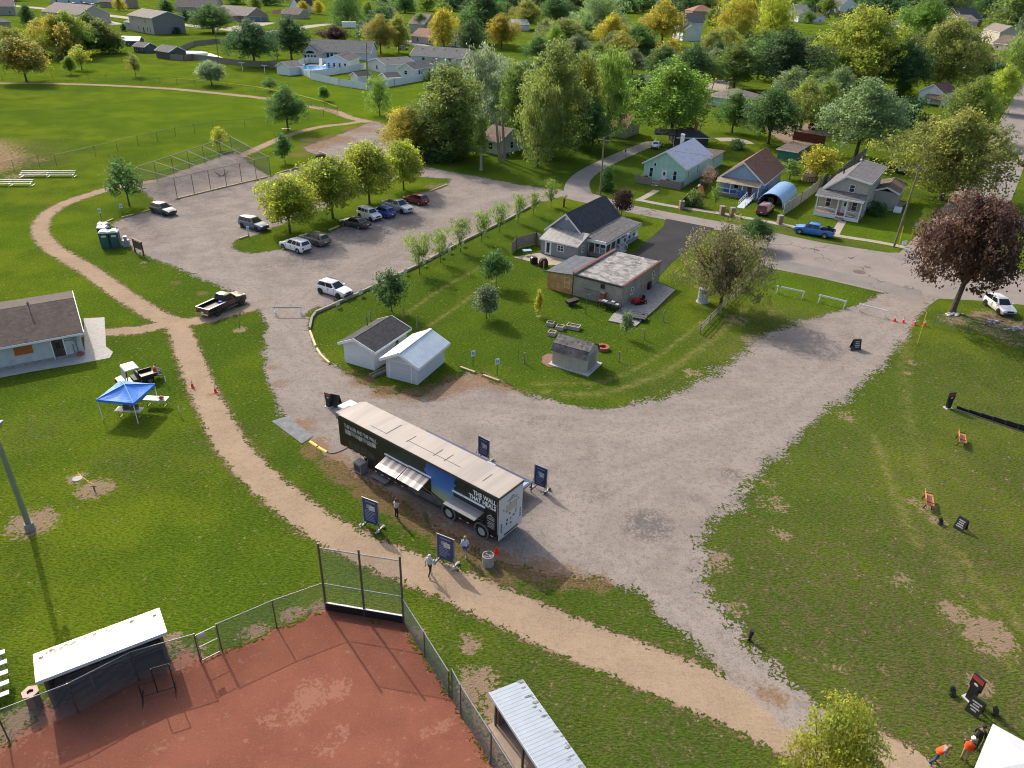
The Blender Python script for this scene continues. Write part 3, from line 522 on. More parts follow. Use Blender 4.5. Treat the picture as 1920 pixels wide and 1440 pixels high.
A=tree
# near trees
A(1530,1512,1318,88,'near','y','young yellow green tree at the bottom edge beside the dirt track',.45,rot=1.0)
A(1785,585,385,106,'maple','m','dark purple leaved maple on the street corner above the white car',0,rot=.3)
A(1350,576,428,80,'brown','br','wide brownish half bare tree beside the split rail fence and lattice barrel')
A(1413,464,411,29,'round','d','round clipped dark green tree at the edge of the street')
A(1165,405,353,19,'young','p','small dark purple tree between the dark roofed house and the street')
A(734,584,503,30,'young','d','dark green yard tree nearest to the two white sheds')
A(930,536,469,24,'young','d','upright dark yard tree in the lawn below the sapling row')
A(912,597,530,25,'young','gg','small leafy yard tree standing alone in the middle of the lawn')
A(1010,592,541,8,'young','yy','thin yellow sapling in a dirt ring left of the wood clad annex',.3)
A(1173,633,583,11,'young','gg','slender sapling at the broken concrete edge beside the garage')
for i,(bx,by,ty,hw,w) in enumerate([(787,514,450,28,'the largest, spreading vase shape nearest the white car'),(826,492,437,21,'second from the white car'),(863,472,416,21,'third from the white car'),(903,453,404,19,'behind the third white square sign pair'),(937,436,387,18,'in the middle of the row'),(971,418,371,16,'third from the far end'),(1000,403,365,12,'second from the far end'),(1033,387,344,16,'last of the row beside the street')]):
    A(bx,by,ty,hw,'vase','g','upright fruit tree of the timber row, '+w,.12,group='row of young trees along the timber edging')
for bx,by,ty,hw,w in [(544,437,334,51,'nearest, above the white crossover'),(624,409,299,52,'second, above the dark sedan'),(693,383,266,48,'third, above the white boxy car'),(757,356,266,36,'farthest, above the maroon car')]:
    A(bx,by,ty,hw,'ball','y','rounded yellow green tree on the parking island, '+w,.3,group='trees on the parking island')
A(243,386,292,33,'loose','d','dark ragged tree beside the batting cage'); A(535,306,247,17,'young','d','small dark tree at the corner of the batting cage')
A(540,244,165,35,'round','d','dark round tree with a white bench under it by the outfield fence'); A(413,281,237,15,'loose','y','thin yellowish sapling just beyond the batting cage',.6)
A(397,160,114,24,'ball','s','grey green small tree behind the yellow capped outfield fence'); A(255,144,99,14,'loose','o','slim yellowing tree on the lawn beyond the outfield',.5)
A(50,153,72,42,'ball','o','orange tinted tree at the left edge beside the outfield fence',.95); A(154,131,84,20,'loose','y','yellowing tree with leaning trunk before the hedge wood',.8); A(134,140,107,10,'ball','g','little dark tree beside the yellowing one',.3)
A(507,171,145,15,'loose','d','small bushy tree beside the path bend'); A(608,189,161,10,'ball','g','tiny round tree with a stake beside the path'); A(712,216,145,21,'feather','l','light feathery tree before the white vinyl fence')
for bx,by,ty,hw,sp,col,au,w in [(84,103,40,34,'round','y',.7,'yellow green, left of the middle'),(112,108,30,30,'round','y',.9,'yellow topped, in front'),(140,107,24,32,'round','g',.4,'tall middle one with green crown'),(192,99,40,34,'round','dd',.5,'dark green at the right end'),(168,103,46,24,'round','dd',.1,'darkest round one'),(22,104,50,24,'feather','l',.4,'yellow green at the left edge'),(42,104,55,13,'spruce','dd',0,'narrow dark conifer'),(58,57,8,16,'round','d',.1,'small one behind on the lawn'),(128,112,50,24,'bush','o',.8,'low yellow one at the front'),(205,100,50,22,'bush','d',.3,'low bushy one by the dark shed'),(105,40,26,12,'far','yy',.8,'yellow one by the grey roofed house'),(165,50,24,14,'bush','d',.3,'shrubby one at the house corner'),(225,20,-4,10,'far','yy',.7,'small yellow street tree')]:
    A(bx,by,ty,hw,sp,col,'tree of the wood by the two storey house, '+w,au,group='trees of the left wood')
for bx,by,ty,hw,sp,col,au,lb in [(400,61,8,39,'wide','d',0,'broad dark tree on the lawn beside the pale street'),(478,124,40,44,'round','dd',0,'dense blackish green tree beside the wooden pool fence'),(547,112,35,36,'round','dd',0,'dark tree left of the white sunroom house'),(315,31,0,15,'far','d',0,'dark conifer shaped tree behind the two storey house'),(350,42,18,10,'far','dd',0,'dark bushes beside the parked cart'),(652,46,-14,34,'willow','d',0,'large drooping tree at the top of the pale street'),(628,81,50,26,'round','p',0,'dark purple tree behind the white sunroom house'),(569,28,3,11,'far','yy',.9,'small golden tree at the top street, left one'),(598,27,2,10,'far','yy',.8,'small golden tree at the top street, right one'),(718,78,-6,48,'spruce','dd',0,'huge dark tree above the olive pair'),(714,101,30,29,'round','o',.45,'olive tree, left of the pair behind the white garages'),(748,99,30,21,'round','o',.3,'olive tree, right of the pair behind the white garages'),(833,99,18,29,'round','yy',.9,'golden orange tree before the red roofed house'),(884,110,38,26,'round','dd',.1,'dark conical tree beside the golden one'),(910,82,-12,46,'round','d',0,'large dark green tree at the top centre'),(940,92,28,27,'round','yy',.6,'yellowing tree right of the dark conical one'),
 (850,300,116,57,'tall','l',.05,'tall green conical tree at the left of the grove'),(766,290,203,54,'wide','yy',.2,'olive yellow spreading tree overhanging the gravel'),(822,292,158,48,'tall','l',0,'mid green tree behind the olive yellow one'),(910,245,86,46,'feather','s',0,'silvery willow like tree in the grove'),(938,255,128,36,'feather','s',0,'smaller silvery tree beside the willow like one'),(1035,296,80,53,'tall','l',.1,'tallest light green tree in the grove'),(1008,313,148,43,'feather','l',.15,'yellow green tree in front of the grove'),(1085,275,98,36,'tall','g',.55,'rust tipped tree between the light green ones'),(1140,262,90,40,'feather','l',.05,'light green tree at the right of the grove'),(1062,264,120,40,'tall','g',0,'shaded green tree inside the grove'),(968,272,120,36,'tall','g',0,'green tree behind the bare trunks'),(1110,285,190,34,'round','d',0,'low leafy tree at the right foot of the grove'),(902,319,217,16,'poplar','l',0,'narrow poplar with a pale thick trunk'),
 (782,303,272,26,'bush','d',0,'dark shrub under the grove, left'),(830,302,262,32,'bush','d',0,'dark shrub under the grove, right'),(868,290,250,26,'bush','g',0,'shrub behind the poplar'),
 (1257,264,121,67,'round','g',.15,'large round green tree above the mint house'),(1145,108,28,32,'round','yy',.6,'yellow tree behind the grove'),(1240,88,5,38,'round','yy',.55,'big yellow tree beside the white farmhouse'),(1060,104,36,56,'wide','o',0,'broad olive tree behind the grove'),(985,55,2,30,'round','o',.35,'olive tree at the top behind the white shed roof'),(1040,50,-5,32,'round','d',0,'dark tree at the top behind the broad olive one'),(1125,75,-10,46,'feather','gg',0,'grey green tree at the top centre'),(1190,116,48,38,'round','d',.1,'dark tree below the big yellow one'),(1160,122,62,30,'round','o',.6,'bronze tree below the yellow one'),(1240,155,86,32,'round','d',.1,'dark tree above the round green tree'),(1250,130,78,28,'far','yy',1,'orange tipped tree near the white farmhouse'),(1293,168,84,37,'round','d',0,'dark tree left of the mint ranch house'),
 (1370,98,-8,40,'feather','y',.95,'orange and green tall tree at the top'),(1445,98,-12,42,'feather','y',.25,'yellow green tall tree right of the orange one'),(1355,114,52,32,'round','o',.3,'small olive tree below the orange one'),(1375,168,86,50,'round','d',.25,'dark tree behind the mint ranch house'),(1465,170,60,62,'round','dd',.05,'big blackish green tree behind the bright one'),(1440,270,168,50,'round','d',0,'dark round tree behind the mint house lawn'),(1372,249,174,32,'round','d',.05,'dark tree left of the round one on the mint house lawn'),(1500,244,151,40,'round','l',.3,'bright yellow green tree beside the red truck'),(1603,298,154,67,'round','gg',0,'big grey green tree behind the beige house'),(1605,170,17,84,'wide','y',.25,'huge yellow green tree at the upper right'),(1560,220,128,32,'round','gg',0,'grey tree left behind the huge yellow green one'),(1682,180,80,42,'round','dd',0,'very dark tree between the two huge ones'),(1755,175,38,68,'wide','o',.12,'huge olive brown tree at the upper right'),(1725,80,-2,40,'round','g',0,'green tree behind the narrow white house'),(1650,62,-8,52,'far','dd',0,'dark tree at the top right of centre'),(1663,54,8,13,'far','o',.3,'little bronze tree beside the narrow white house'),(1764,375,211,97,'wide','o',.05,'huge olive tree overhanging the side street'),(1808,262,148,42,'round','g',.2,'green tree beside the maroon roofed white house'),(1868,212,126,30,'round','y',.15,'yellow green tree beside the far side street'),(1835,153,106,30,'round','dd',0,'dark bushy tree above the side street'),(1905,150,56,46,'willow','l',0,'light green weeping willow at the right edge'),(1888,72,-8,40,'far','l',0,'pale green tree at the top right corner'),(1915,85,30,20,'far','gg',0,'grey green tree at the right edge above the willow'),
 (1530,340,274,33,'young','yy',.35,'golden green small tree by the wooden yard fence'),(1480,337,299,23,'loose','l',0,'small airy light green tree beside the brown roofed house'),(1137,357,302,13,'cone','d',0,'dark conical evergreen beside the utility pole'),(1325,354,312,15,'twig','tw',0,'leafless pinkish brown shrub beside the mint house'),(1303,386,358,14,'bush','l',0,'leafy bush at the brick gate pillar'),(1340,388,352,10,'vase','g',0,'thin sapling before the blue house porch'),(1640,404,380,16,'bush','d',0,'dark round bush at the corner of the beige house'),(1690,182,150,14,'round','g',0,'small tree on the lawn behind the maroon roofed house'),(1702,236,186,26,'bush','dd',0,'dark shrubs by the small brick shed'),(1383,279,262,16,'bush','gg',0,'low plant bed on the lawn behind the mint house'),(1100,178,120,28,'round','d',0,'dark tree at the back of the grove'),(1195,190,140,26,'round','d',0,'dark tree beside the grey roofed house in the wood'),(806,152,134,8,'bush','d',0,'round dark bush at the end of the vinyl fence'),(321,60,48,9,'bush','d',0,'clipped bush at the gable of the two storey house'),(333,64,52,6,'bush','dd',0,'small dark bush beside the two storey house'),(232,58,44,6,'bush','dd',0,'dark bush behind the dark shed'),(870,70,20,14,'far','d',0,'dark tree between the grove tops at the top'),(790,62,28,16,'far','d',0,'tree beside the brown barn roof'),(1010,120,70,30,'round','d',0,'shaded tree behind the light green ones'),(1330,120,60,26,'round','o',.2,'olive tree right of the white farmhouse'),(1540,130,70,30,'round','g',.2,'green tree left of the huge yellow green one'),(1780,110,60,26,'round','o',.1,'olive tree behind the huge olive brown one'),(1800,230,160,26,'round','dd',0,'dark tree below the orange roof'),(950,180,110,26,'feather','s',0,'thin silvery tree behind the willow like one'),(1425,130,60,30,'far','d',.1,'dark tree under the tall yellow green one')]:
    A(bx,by,ty,hw,sp,col,lb,au,name='shrub' if sp in('bush','twig') else 'tree',cat='shrub' if sp in('bush','twig') else 'tree')
xs=[(20,2,-14,20),(120,0,-14,18),(440,8,-10,22),(500,10,-14,24),(760,24,-10,24),(800,20,-12,22),(850,20,-14,26),(960,22,-8,26),(1010,14,-10,26),(1080,20,-12,28),(1170,24,-10,26),(1205,22,-14,28),(1290,26,-10,22),(1320,20,-12,22),(1400,24,-12,26),(1470,20,-10,20),(1530,20,-14,26),(1550,26,-4,18),(1625,18,-14,20),(1700,24,-14,28),(1745,20,-12,24),(1775,24,-10,22),(1850,26,-12,22),(1800,12,-14,20),(1910,24,-10,26),(1335,48,18,14),(1515,44,22,14)]
for i,(bx,by,ty,hw) in enumerate(xs):
    A(bx,by,ty,hw,'far',('dd','d','g')[i%3],'distant dark tree of the row along the top edge of the photo',(.0,.25)[i%4==1],group='distant trees along the top edge')

fl=[(1020,150),(1060,175),(1110,150),(1150,195),(985,170),(1000,215),(1210,82),(1120,130),(1185,140),(1300,142),(1335,152),(1480,150),(1530,192),(1565,172),(1640,150),(1690,142),(1720,182),(1660,112),(1710,112),(1795,205),(1850,122),(1100,90),(1020,80),(960,112),(930,62),(870,52),(1075,60),(1140,52),(1210,60),(1270,102),(1420,62),(1490,80),(1525,62),(1560,82),(1620,42),(1690,42),(1745,52),(1702,292),(1690,262),(1655,312),(1590,120),(1450,120),(1380,70),(1240,60),(1000,40),(1160,30),(1060,38),(900,40),(1530,40),(1600,60),(1650,90),(1730,140),(1480,200),(1540,240),(1640,260),(1700,220),(1140,120),(1180,100),(1080,120),(1040,110),(1220,120),(1350,90),(1400,100),(1460,60),(1500,110),(1560,110),(1620,110),(1700,80),(1740,100),(1790,80),(1240,30),(1120,28),(950,36),(830,30),(1400,40),(1430,32),(1640,30),(1720,30),(1740,180),(1630,200),(1570,210),(1250,180),(1160,160),(1100,200),(1340,130),(1420,150),(1900,110),(1880,130),(730,40),(690,30),(650,20),(480,22),(1360,40)]
HR=[(1262,18,1334,82),(1290,8,1350,42),(1468,0,1515,34),(1490,16,1552,46),(1568,0,1608,30),(1662,24,1694,70),(1788,10,1850,54),(1764,24,1804,56),(1840,36,1886,90),(1850,60,1905,104),(1810,96,1880,140),(1715,145,1780,215),(1318,155,1425,210),(1180,140,1225,175),(1655,185,1695,240),(955,38,1000,62),(765,45,870,95),(690,70,860,150),(560,70,700,150)]
def clear(bx,by,ty,hw): return not any(bx+hw*.8>x0 and bx-hw*.8<x1 and by>y0 and ty<y1-4 for x0,y0,x1,y1 in HR)
for i,(bx,by) in enumerate(fl):
    g=G(bx,by); hh=R.uniform(8,13); tp=proj((g.x,g.y,hh)); clear(bx,by,tp[1],5*FOC/tp[2]) and A(bx,by,tp[1],R.uniform(4,6.2)*FOC/tp[2],('far','round')[by>100],('d','g','gg','d','gg','g')[i%6],'%s tree filling the wood between the far houses'%(('dark green','mid green','soft green','shady green','grey green','leafy green')[i%6]),(0,.15,.1,0,0,.2)[i%6],group='trees filling the wood between the far houses')
# far wood closing the view
def far_wood():
    g=np.random.default_rng(5); n=5200; pts=[]
    base=SP['far'][2][0]
    V=[];F=[];k=0
    xs_=g.uniform(-900,1900,n); ys_=g.uniform(720,2600,n)
    mb=MB(); 
    for x,y in zip(xs_,ys_):
        s=g.uniform(4,9); h=g.uniform(5,13)
        for j in range(3):
            a=g.uniform(0,6.28); dx,dy=math.cos(a)*s*.5,math.sin(a)*s*.5
            zt=h*g.uniform(.6,1); r=s*.6
            mb.add([(x+dx-r,y+dy,0),(x+dx,y+dy-r*.8,zt*.35),(x+dx+r,y+dy,0.5),(x+dx,y+dy+r*.8,zt*.4),(x+dx+g.uniform(-1,1),y+dy,zt)],[(0,1,4),(1,2,4),(2,3,4),(3,0,4)])
    o=mb.build('far_wood',M_leaf); o.color=(.03,.055,.022,.15)
    tag(o,'far off wooded town edge beyond the last houses at the horizon','wood',kind='stuff')
far_wood()
# standing dead trunks
for (bx,by),(tx,ty),lb in [((937,303),(929,211),'bare pale dead trunk, left of the three in front of the brown roofed house'),((946,300),(941,198),'bare pale dead trunk, tallest of the three in front of the brown roofed house'),((941,301),(937,245),'short thin bare trunk between the two tall dead ones')]:
    g=G(bx,by); h=hgt(g,ty); top=G(tx,ty,h); mb=MB(); d=top-g; q=.32 if h>8 else .16
    mb.cyl((0,0,-.05),d*.5,q,q*.8,9); mb.cyl(d*.5,d,q*.8,q*.5,9); mb.cyl(d*.7,d*.8+Vector((.6,0,.5)),q*.3,q*.15,6)
    tag(mb.build('dead_trunk',M_barkp,None,g),lb,'dead tree')
# ---------------------------------------------------------------- buildings
def window(par,face,u,z,w,h,W,D,mull=1,fm=None,name='window'):
    fm=fm or M_trim; t=.07; mb=MB(); pn=MB()
    def T(mb_,u0,u1,z0,z1,d0,d1):
        if face=='f': mb_.box(u0,u1,-d1,-d0,z0,z1)
        elif face=='b': mb_.box(u0,u1,D+d0,D+d1,z0,z1)
        elif face=='r': mb_.box(W+d0,W+d1,u0,u1,z0,z1)
        else: mb_.box(-d1,-d0,u0,u1,z0,z1)
    T(mb,u,u+t,z,z+h,-.02,.05);T(mb,u+w-t,u+w,z,z+h,-.02,.05);T(mb,u+t,u+w-t,z+h-t,z+h,-.02,.05);T(mb,u-.04,u+w+.04,z-t,z,-.02,.07)
    if mull: T(mb,u+t,u+w-t,z+h*.5-.02,z+h*.5+.02,-.02,.04)
    if mull>1:
        for k in range(1,mull): T(mb,u+w*k/mull-.025,u+w*k/mull+.025,z,z+h-t,-.02,.044)
    T(pn,u+t,u+w-t,z,z+h-t,-.03,.012)
    f=mb.build(name,fm,par); pn.build('pane',M_pane,f); return f
def door(par,face,u,z,w,h,W,D,mat,name='door',fm=None,glass=False):
    mb=MB()
    def T(u0,u1,z0,z1,d0,d1,mi):
        if face=='f': mb.box(u0,u1,-d1,-d0,z0,z1,mi)
        elif face=='r': mb.box(W+d0,W+d1,u0,u1,z0,z1,mi)
        else: mb.box(-d1,-d0,u0,u1,z0,z1,mi)
    T(u-.09,u,z,z+h+.09,-.02,.05,1);T(u+w,u+w+.09,z,z+h+.09,-.02,.05,1);T(u,u+w,z+h,z+h+.09,-.02,.05,1);T(u,u+w,z,z+h,-.02,.025,0)
    if glass: T(u+w*.2,u+w*.8,z+h*.15,z+h*.92,-.01,.034,2)
    else: T(u+w*.3,u+w*.7,z+h*.55,z+h*.85,-.01,.034,2)
    d=mb.build(name,[mat,fm or M_trim,M_pane],par)
    k=MB()
    if face=='f': k.ball((u+w*.88,-.06,z+h*.45),.045,6)
    elif face=='r': k.ball((W+.06,u+w*.88,z+h*.45),.045,6)
    else: k.ball((-.06,u+w*.88,z+h*.45),.045,6)
    k.build('handle',M_chrome,d); return d
def garage_door(par,u,w,h,mat,rows=4,face='f',W=0):
    mb=MB()
    for i in range(rows):
        z0=.03+h*i/rows
        if face=='f': mb.box(u,u+w,-.02,.03,z0,z0+h/rows-.025)
        else: mb.box(-.02,.03,u,u+w,z0,z0+h/rows-.025)
    if face=='f': mb.box(u-.1,u,-.04,.02,0,h+.1,1).box(u+w,u+w+.1,-.04,.02,0,h+.1,1).box(u,u+w,-.04,.02,h,h+.1,1)
    else: mb.box(-.04,.02,u-.1,u,0,h+.1,1).box(-.04,.02,u+w,u+w+.1,0,h+.1,1).box(-.04,.02,u,u+w,h,h+.1,1)
    return mb.build('garage_door',[mat,M_trim],par)
def roofparts(par,W,D,h,kind,rise,ov,rm,wm=None,th=.14,rf=.5,x0=0,y0=0,trim=True,name='roof',hR=None):
    """roof over x0..x0+W, y0..y0+D"""
    mb=MB(); tr=MB(); hR=h if hR is None else hR
    X0,X1,Y0,Y1=x0,x0+W,y0,y0+D
    if kind=='gy':
        rx=X0+W*rf; zr=h+rise; sl=rise/(W*rf); srr=(zr-hR)/(W*(1-rf))
        mb.slab((X0-ov,Y0-ov,h-ov*sl),(rx,Y0-ov,zr),(rx,Y1+ov,zr),(X0-ov,Y1+ov,h-ov*sl),th); mb.slab((rx,Y0-ov,zr),(X1+ov,Y0-ov,hR-ov*srr),(X1+ov,Y1+ov,hR-ov*srr),(rx,Y1+ov,zr),th)
        for yy in (Y0-ov-.03,Y1+ov-.03):
            tr.extr([(X0-ov-.02,yy,h-ov*sl-.14),(rx,yy,zr-.14),(rx,yy,zr+th*1.08),(X0-ov-.02,yy,h-ov*sl+th*1.08)],(0,.06,0)); tr.extr([(rx,yy,zr-.14),(X1+ov+.02,yy,hR-ov*srr-.14),(X1+ov+.02,yy,hR-ov*srr+th*1.08),(rx,yy,zr+th*1.08)],(0,.06,0))
        tr.box(X0-ov-.09,X0-ov-.01,Y0-ov,Y1+ov,h-ov*sl-.1,h-ov*sl+.1);tr.box(X1+ov+.01,X1+ov+.09,Y0-ov,Y1+ov,hR-ov*srr-.1,hR-ov*srr+.1)
    elif kind=='gx':
        ry=Y0+D*rf; zr=h+rise; sf=rise/(D*rf); sb=rise/(D*(1-rf))
        mb.slab((X0-ov,Y0-ov,h-ov*sf),(X1+ov,Y0-ov,h-ov*sf),(X1+ov,ry,zr),(X0-ov,ry,zr),th); mb.slab((X0-ov,ry,zr),(X1+ov,ry,zr),(X1+ov,Y1+ov,h-ov*sb),(X0-ov,Y1+ov,h-ov*sb),th)
        for xx in (X0-ov-.03,X1+ov-.03):
            tr.extr([(xx,Y0-ov-.02,h-ov*sf-.14),(xx,ry,zr-.14),(xx,ry,zr+th*1.08),(xx,Y0-ov-.02,h-ov*sf+th*1.08)],(.06,0,0)); tr.extr([(xx,ry,zr-.14),(xx,Y1+ov+.02,h-ov*sb-.14),(xx,Y1+ov+.02,h-ov*sb+th*1.08),(xx,ry,zr+th*1.08)],(.06,0,0))
        tr.box(X0-ov,X1+ov,Y0-ov-.09,Y0-ov-.01,h-ov*sf-.1,h-ov*sf+.1)
    elif kind=='hip':
        k=min(W,D)/2; zr=h+rise; s=rise/k; e=h-ov*s
        c=[(X0-ov,Y0-ov,e),(X1+ov,Y0-ov,e),(X1+ov,Y1+ov,e),(X0-ov,Y1+ov,e)]
        if W>=D: r=[(X0+k,(Y0+Y1)/2,zr),(X1-k,(Y0+Y1)/2,zr)]; fs=[(0,1,5,4),(1,2,5),(2,3,4,5),(3,0,4)]
        else: r=[((X0+X1)/2,Y0+k,zr),((X0+X1)/2,Y1-k,zr)]; fs=[(0,1,4),(1,2,5,4),(2,3,5),(3,0,4,5)]
        mb.add(c+r+[(X0-ov,Y0-ov,e-.12),(X1+ov,Y0-ov,e-.12),(X1+ov,Y1+ov,e-.12),(X0-ov,Y1+ov,e-.12)],fs+[(9,8,7,6),(6,7,1,0),(7,8,2,1),(8,9,3,2),(9,6,0,3)])
        tr.box(X0-ov,X1+ov,Y0-ov-.09,Y0-ov-.01,e-.14,e+.03)
    elif kind=='shed':   # low at front, high at back
        mb.slab((X0-ov,Y0-ov,h),(X1+ov,Y0-ov,h),(X1+ov,Y1,h+rise),(X0-ov,Y1,h+rise),th)
        tr.box(X0-ov,X1+ov,Y0-ov-.09,Y0-ov-.01,h-.06,h+.12)
    o=mb.build(name,rm,par)
    if trim and tr.v: tr.build('fascia',M_trim,par)
    return o
def wallmesh(W,D,h,kind,rise,rf=.5,hR=None,x0=0,y0=0,mb=None):
    mb=mb or MB(); hR=h if hR is None else hR
    if kind=='gy': mb.extr([(x0,y0,-.05),(x0+W,y0,-.05),(x0+W,y0,hR),(x0+W*rf,y0,h+rise-.02),(x0,y0,h)],(0,D,0))
    elif kind=='gx': mb.extr([(x0,y0,-.05),(x0,y0,h),(x0,y0+D*rf,h+rise-.02),(x0,y0+D,h),(x0,y0+D,-.05)],(W,0,0))
    elif kind=='shed': mb.extr([(x0,y0,-.05),(x0,y0,h),(x0,y0+D,h+rise-.02),(x0,y0+D,-.05)],(W,0,0))
    else: mb.box(x0,x0+W,y0,y0+D,-.05,h)
    return mb
def bld(name,label,cat,Ap,Bp,D,h,kind,rise,wm,rm,wins=(),doors=(),ov=.35,W=None,turn=0,rf=.5,hR=None,group=None,trim=True,found=True,chim=None,vents=0,garage=None):
    a,b=G(*Ap),G(*Bp); ry=yaw(a,b)+rad(turn); w=(b-a).length if W is None else W
    if turn or W: a=b-Vector((math.cos(ry),math.sin(ry),0))*w
    t=thing(name,label,cat,a,ry,group)
    wallmesh(w,D,h,kind,rise,rf,hR).build('wall',wm,t)
    if kind: 
        r=roofparts(t,w,D,h,kind,rise,ov,rm,rf=rf,hR=hR,trim=trim)
        if chim:
            cx,cy,cz=chim; MB().box(cx-.3,cx+.3,cy-.3,cy+.3,h,cz).box(cx-.36,cx+.36,cy-.36,cy+.36,cz,cz+.12).build('chimney',M_brick,r)
        for k in range(vents):
            q=(k+.7)/(vents+.6)
            if kind=='gx': yv=D*rf*.72; MB().box(w*q-.18,w*q+.18,yv-.18,yv+.18,h+rise*.7,h+rise*.72+.28).build('roof_vent',M_dkgrey,r)
            else: MB().box(w*rf+w*(1-rf)*.3-.18,w*rf+w*(1-rf)*.3+.18,D*q-.18,D*q+.18,h+rise*.66,h+rise*.7+.28).build('roof_vent',M_dkgrey,r)
    if found: 
        f=.03; MB().box(-f,w+f,-f,D+f,-.05,.22).build('foundation',M_concd,t)
    for q in wins: window(t,q[0],q[1],q[2],q[3],q[4],w,D,*(q[5:]))
    for q in doors: door(t,q[0],q[1],q[2],q[3],q[4],w,D,*(q[5:]))
    if garage: garage_door(t,*garage)
    return t,w
def SID(rgb,p=.2): return BAND(rgb,'Z',p,.3)
S_grey=SHINGLE((.075,.078,.085)); S_dark=SHINGLE((.035,.037,.042)); S_brown=SHINGLE((.12,.085,.07)); S_tan=SHINGLE((.17,.14,.125)); S_rust=SHINGLE((.17,.08,.05)); S_mid=SHINGLE((.12,.118,.12))
Mt_roof=lambda rgb,ax='X',d=None: BAND(rgb,ax,.32,.45,.35,.08,.35,name='ribbed_metal_roof',dirt=d)
W_white=SID((.68,.69,.7)); W_grey=SID((.24,.265,.3)); W_beige=SID((.4,.375,.33)); W_tan=SID((.36,.33,.28)); W_mint=SID((.4,.62,.52)); W_blue=SID((.3,.38,.52)); W_slate=SID((.075,.088,.105)); W_pale=SID((.5,.56,.62))
# --- two white sheds
t,w=bld('shed','white storage shed with black shingle roof beside the white garage','shed',(647,679),(702.5,695),5.6,2.25,'gy',.72,MAT((.7,.71,.74),.6,.05),SHINGLE((.03,.031,.035)),rf=.45,found=False)
window(t,'r',3.6,.9,.6,.8,w,5.6)
MB().cyl((.4,3.4,2.7),(.4,3.4,3.7),.05,.05,8).build('vent_pipe',M_dkgrey,t)
t,w=bld('garage','small white garage with pale blue ribbed metal roof and roller door','garage',(725,707),(783,722),5.2,2.15,'gy',.85,MAT((.58,.6,.65),.55,.05),Mt_roof((.55,.62,.66),'Y'),ov=.4,found=False)
garage_door(t,.45,2.3,1.95,MAT((.56,.58,.62),.5,.03),5)
MB().box(w/2-.16,w/2+.16,-.42,5.62,3.12,3.17).build('ridge_cap',MAT((.5,.56,.6),.4,.05),t)
# --- gambrel shed
a,b=G(1035,682.5),G(1097.5,701); t=thing('gambrel_shed','small tan barn shaped shed with grey gambrel roof on a concrete slab','shed',a,yaw(a,b)); w=(b-a).length; D=2.7
prof=[(0,0),(0,1.62),(.35,2.2),(1.35,2.72),(2.35,2.2),(2.7,1.62),(2.7,0)]
MB().extr([(0,y,z) for y,z in prof],(w,0,0)).build('wall',BAND((.42,.375,.32),'X',.2,.5,.8,name='vertical_siding'),t)
rb=MB(); op=[(-.12,1.5),(.3,2.2),(1.35,2.74),(2.4,2.2),(2.82,1.5)]
for p,q in zip(op,op[1:]): rb.slab((-.12,p[0],p[1]),(w+.12,p[0],p[1]),(w+.12,q[0],q[1]),(-.12,q[0],q[1]),.09)
rb.build('roof',SHINGLE((.12,.11,.105),.55),t)
MB().box(-.25,w+.5,-.4,D+.2,-.02,.1).build('slab',M_conc,t)
mb=MB(); mb.box(w,w+.03,.5,2.2,.12,1.75); mb.build('door',BAND((.27,.24,.2),'Y',.2,.5,.8),t)
# --- dark roofed grey house
a,b=G(1013.5,474.6),G(1083,491); t=thing('house','grey house with black shingle roof and white railed side porch','house',a,yaw(a,b))
wallmesh(5.7,3,2.05,'shed',.9).build('lean_to_wall',W_grey,t); wallmesh(5.6,11.3,2.75,'gy',2.45,x0=-.65,y0=2.95).build('wall',W_grey,t)
roofparts(t,5.7,3,2.05,'shed',.95,.15,BAND((.3,.285,.27),'X',.75,.5,.6,.12,name='standing_seam_roof',dirt=(.12,.1,.09)),name='lean_to_roof')
roofparts(t,5.6,11.3,2.75,'gy',2.45,.35,SHINGLE((.04,.043,.05)),x0=-.65,y0=2.95)
MB().slab((4.98,2.8,2.62),(8.5,2.8,2.22),(8.5,14.5,2.22),(4.98,14.5,2.62),.12).build('porch_roof',SHINGLE((.105,.1,.1)),t)
MB().box(8.42,8.56,2.7,14.55,2.05,2.24).box(4.9,8.42,2.7,2.84,2.1,2.5).build('fascia',M_trim,t)
MB().box(4.95,8.3,3.3,14.2,0,.5).build('porch_floor',M_concd,t)
pr=MB()
for y in (3.45,5,6.6,8.2,9.8,11.4,12.8,14.0): MB().box(8.1,8.25,y-.07,y+.07,.5,2.2).build('porch_post',M_trim,t)
for x in (5.6,6.5,7.3): MB().box(x-.06,x+.06,3.38,3.5,0,2.35).build('porch_post',M_trim,t)
pr.box(8.13,8.2,8.2,14,1.35,1.42).box(8.13,8.2,8.2,14,.62,.68).box(6.5,8.1,3.42,3.48,1.3,1.37)
for k in range(40): y=8.3+k*.145; pr.box(8.14,8.18,y,y+.05,.66,1.36)
for k in range(10): x=6.55+k*.155; pr.box(x,x+.05,3.43,3.47,.5,1.3)
pr.build('railing',M_trim,t)
for y in (9.6,11.2,12.7): 
    q=MB(); q.lathe([(.26,-.02),(.32,-.02),(.32,.02),(.26,.02)],14,0,Matrix.Translation((8.24,y,1.0))@Matrix.Rotation(rad(90),4,'Y')); q.ball((8.24,y,1.0),.14,6); q.build('bunting',MAT((.05,.06,.22),.7,.3),t)
st=MB()
for k in range(3): st.box(8.3+k*.35,8.3+(k+1)*.35,6.6,8.0,0,.5-k*.16)
st.build('step',M_conc,t)
q=MB(); q.bar((8.3,6.6,1.3),(9.4,6.6,.85),.06,.06).bar((8.3,8.0,1.3),(9.4,8.0,.85),.06,.06)
for k in range(6): x=8.35+k*.2; z=1.28-k*.083; q.box(x,x+.04,6.58,6.62,.3,z).box(x,x+.04,7.98,8.02,.3,z)
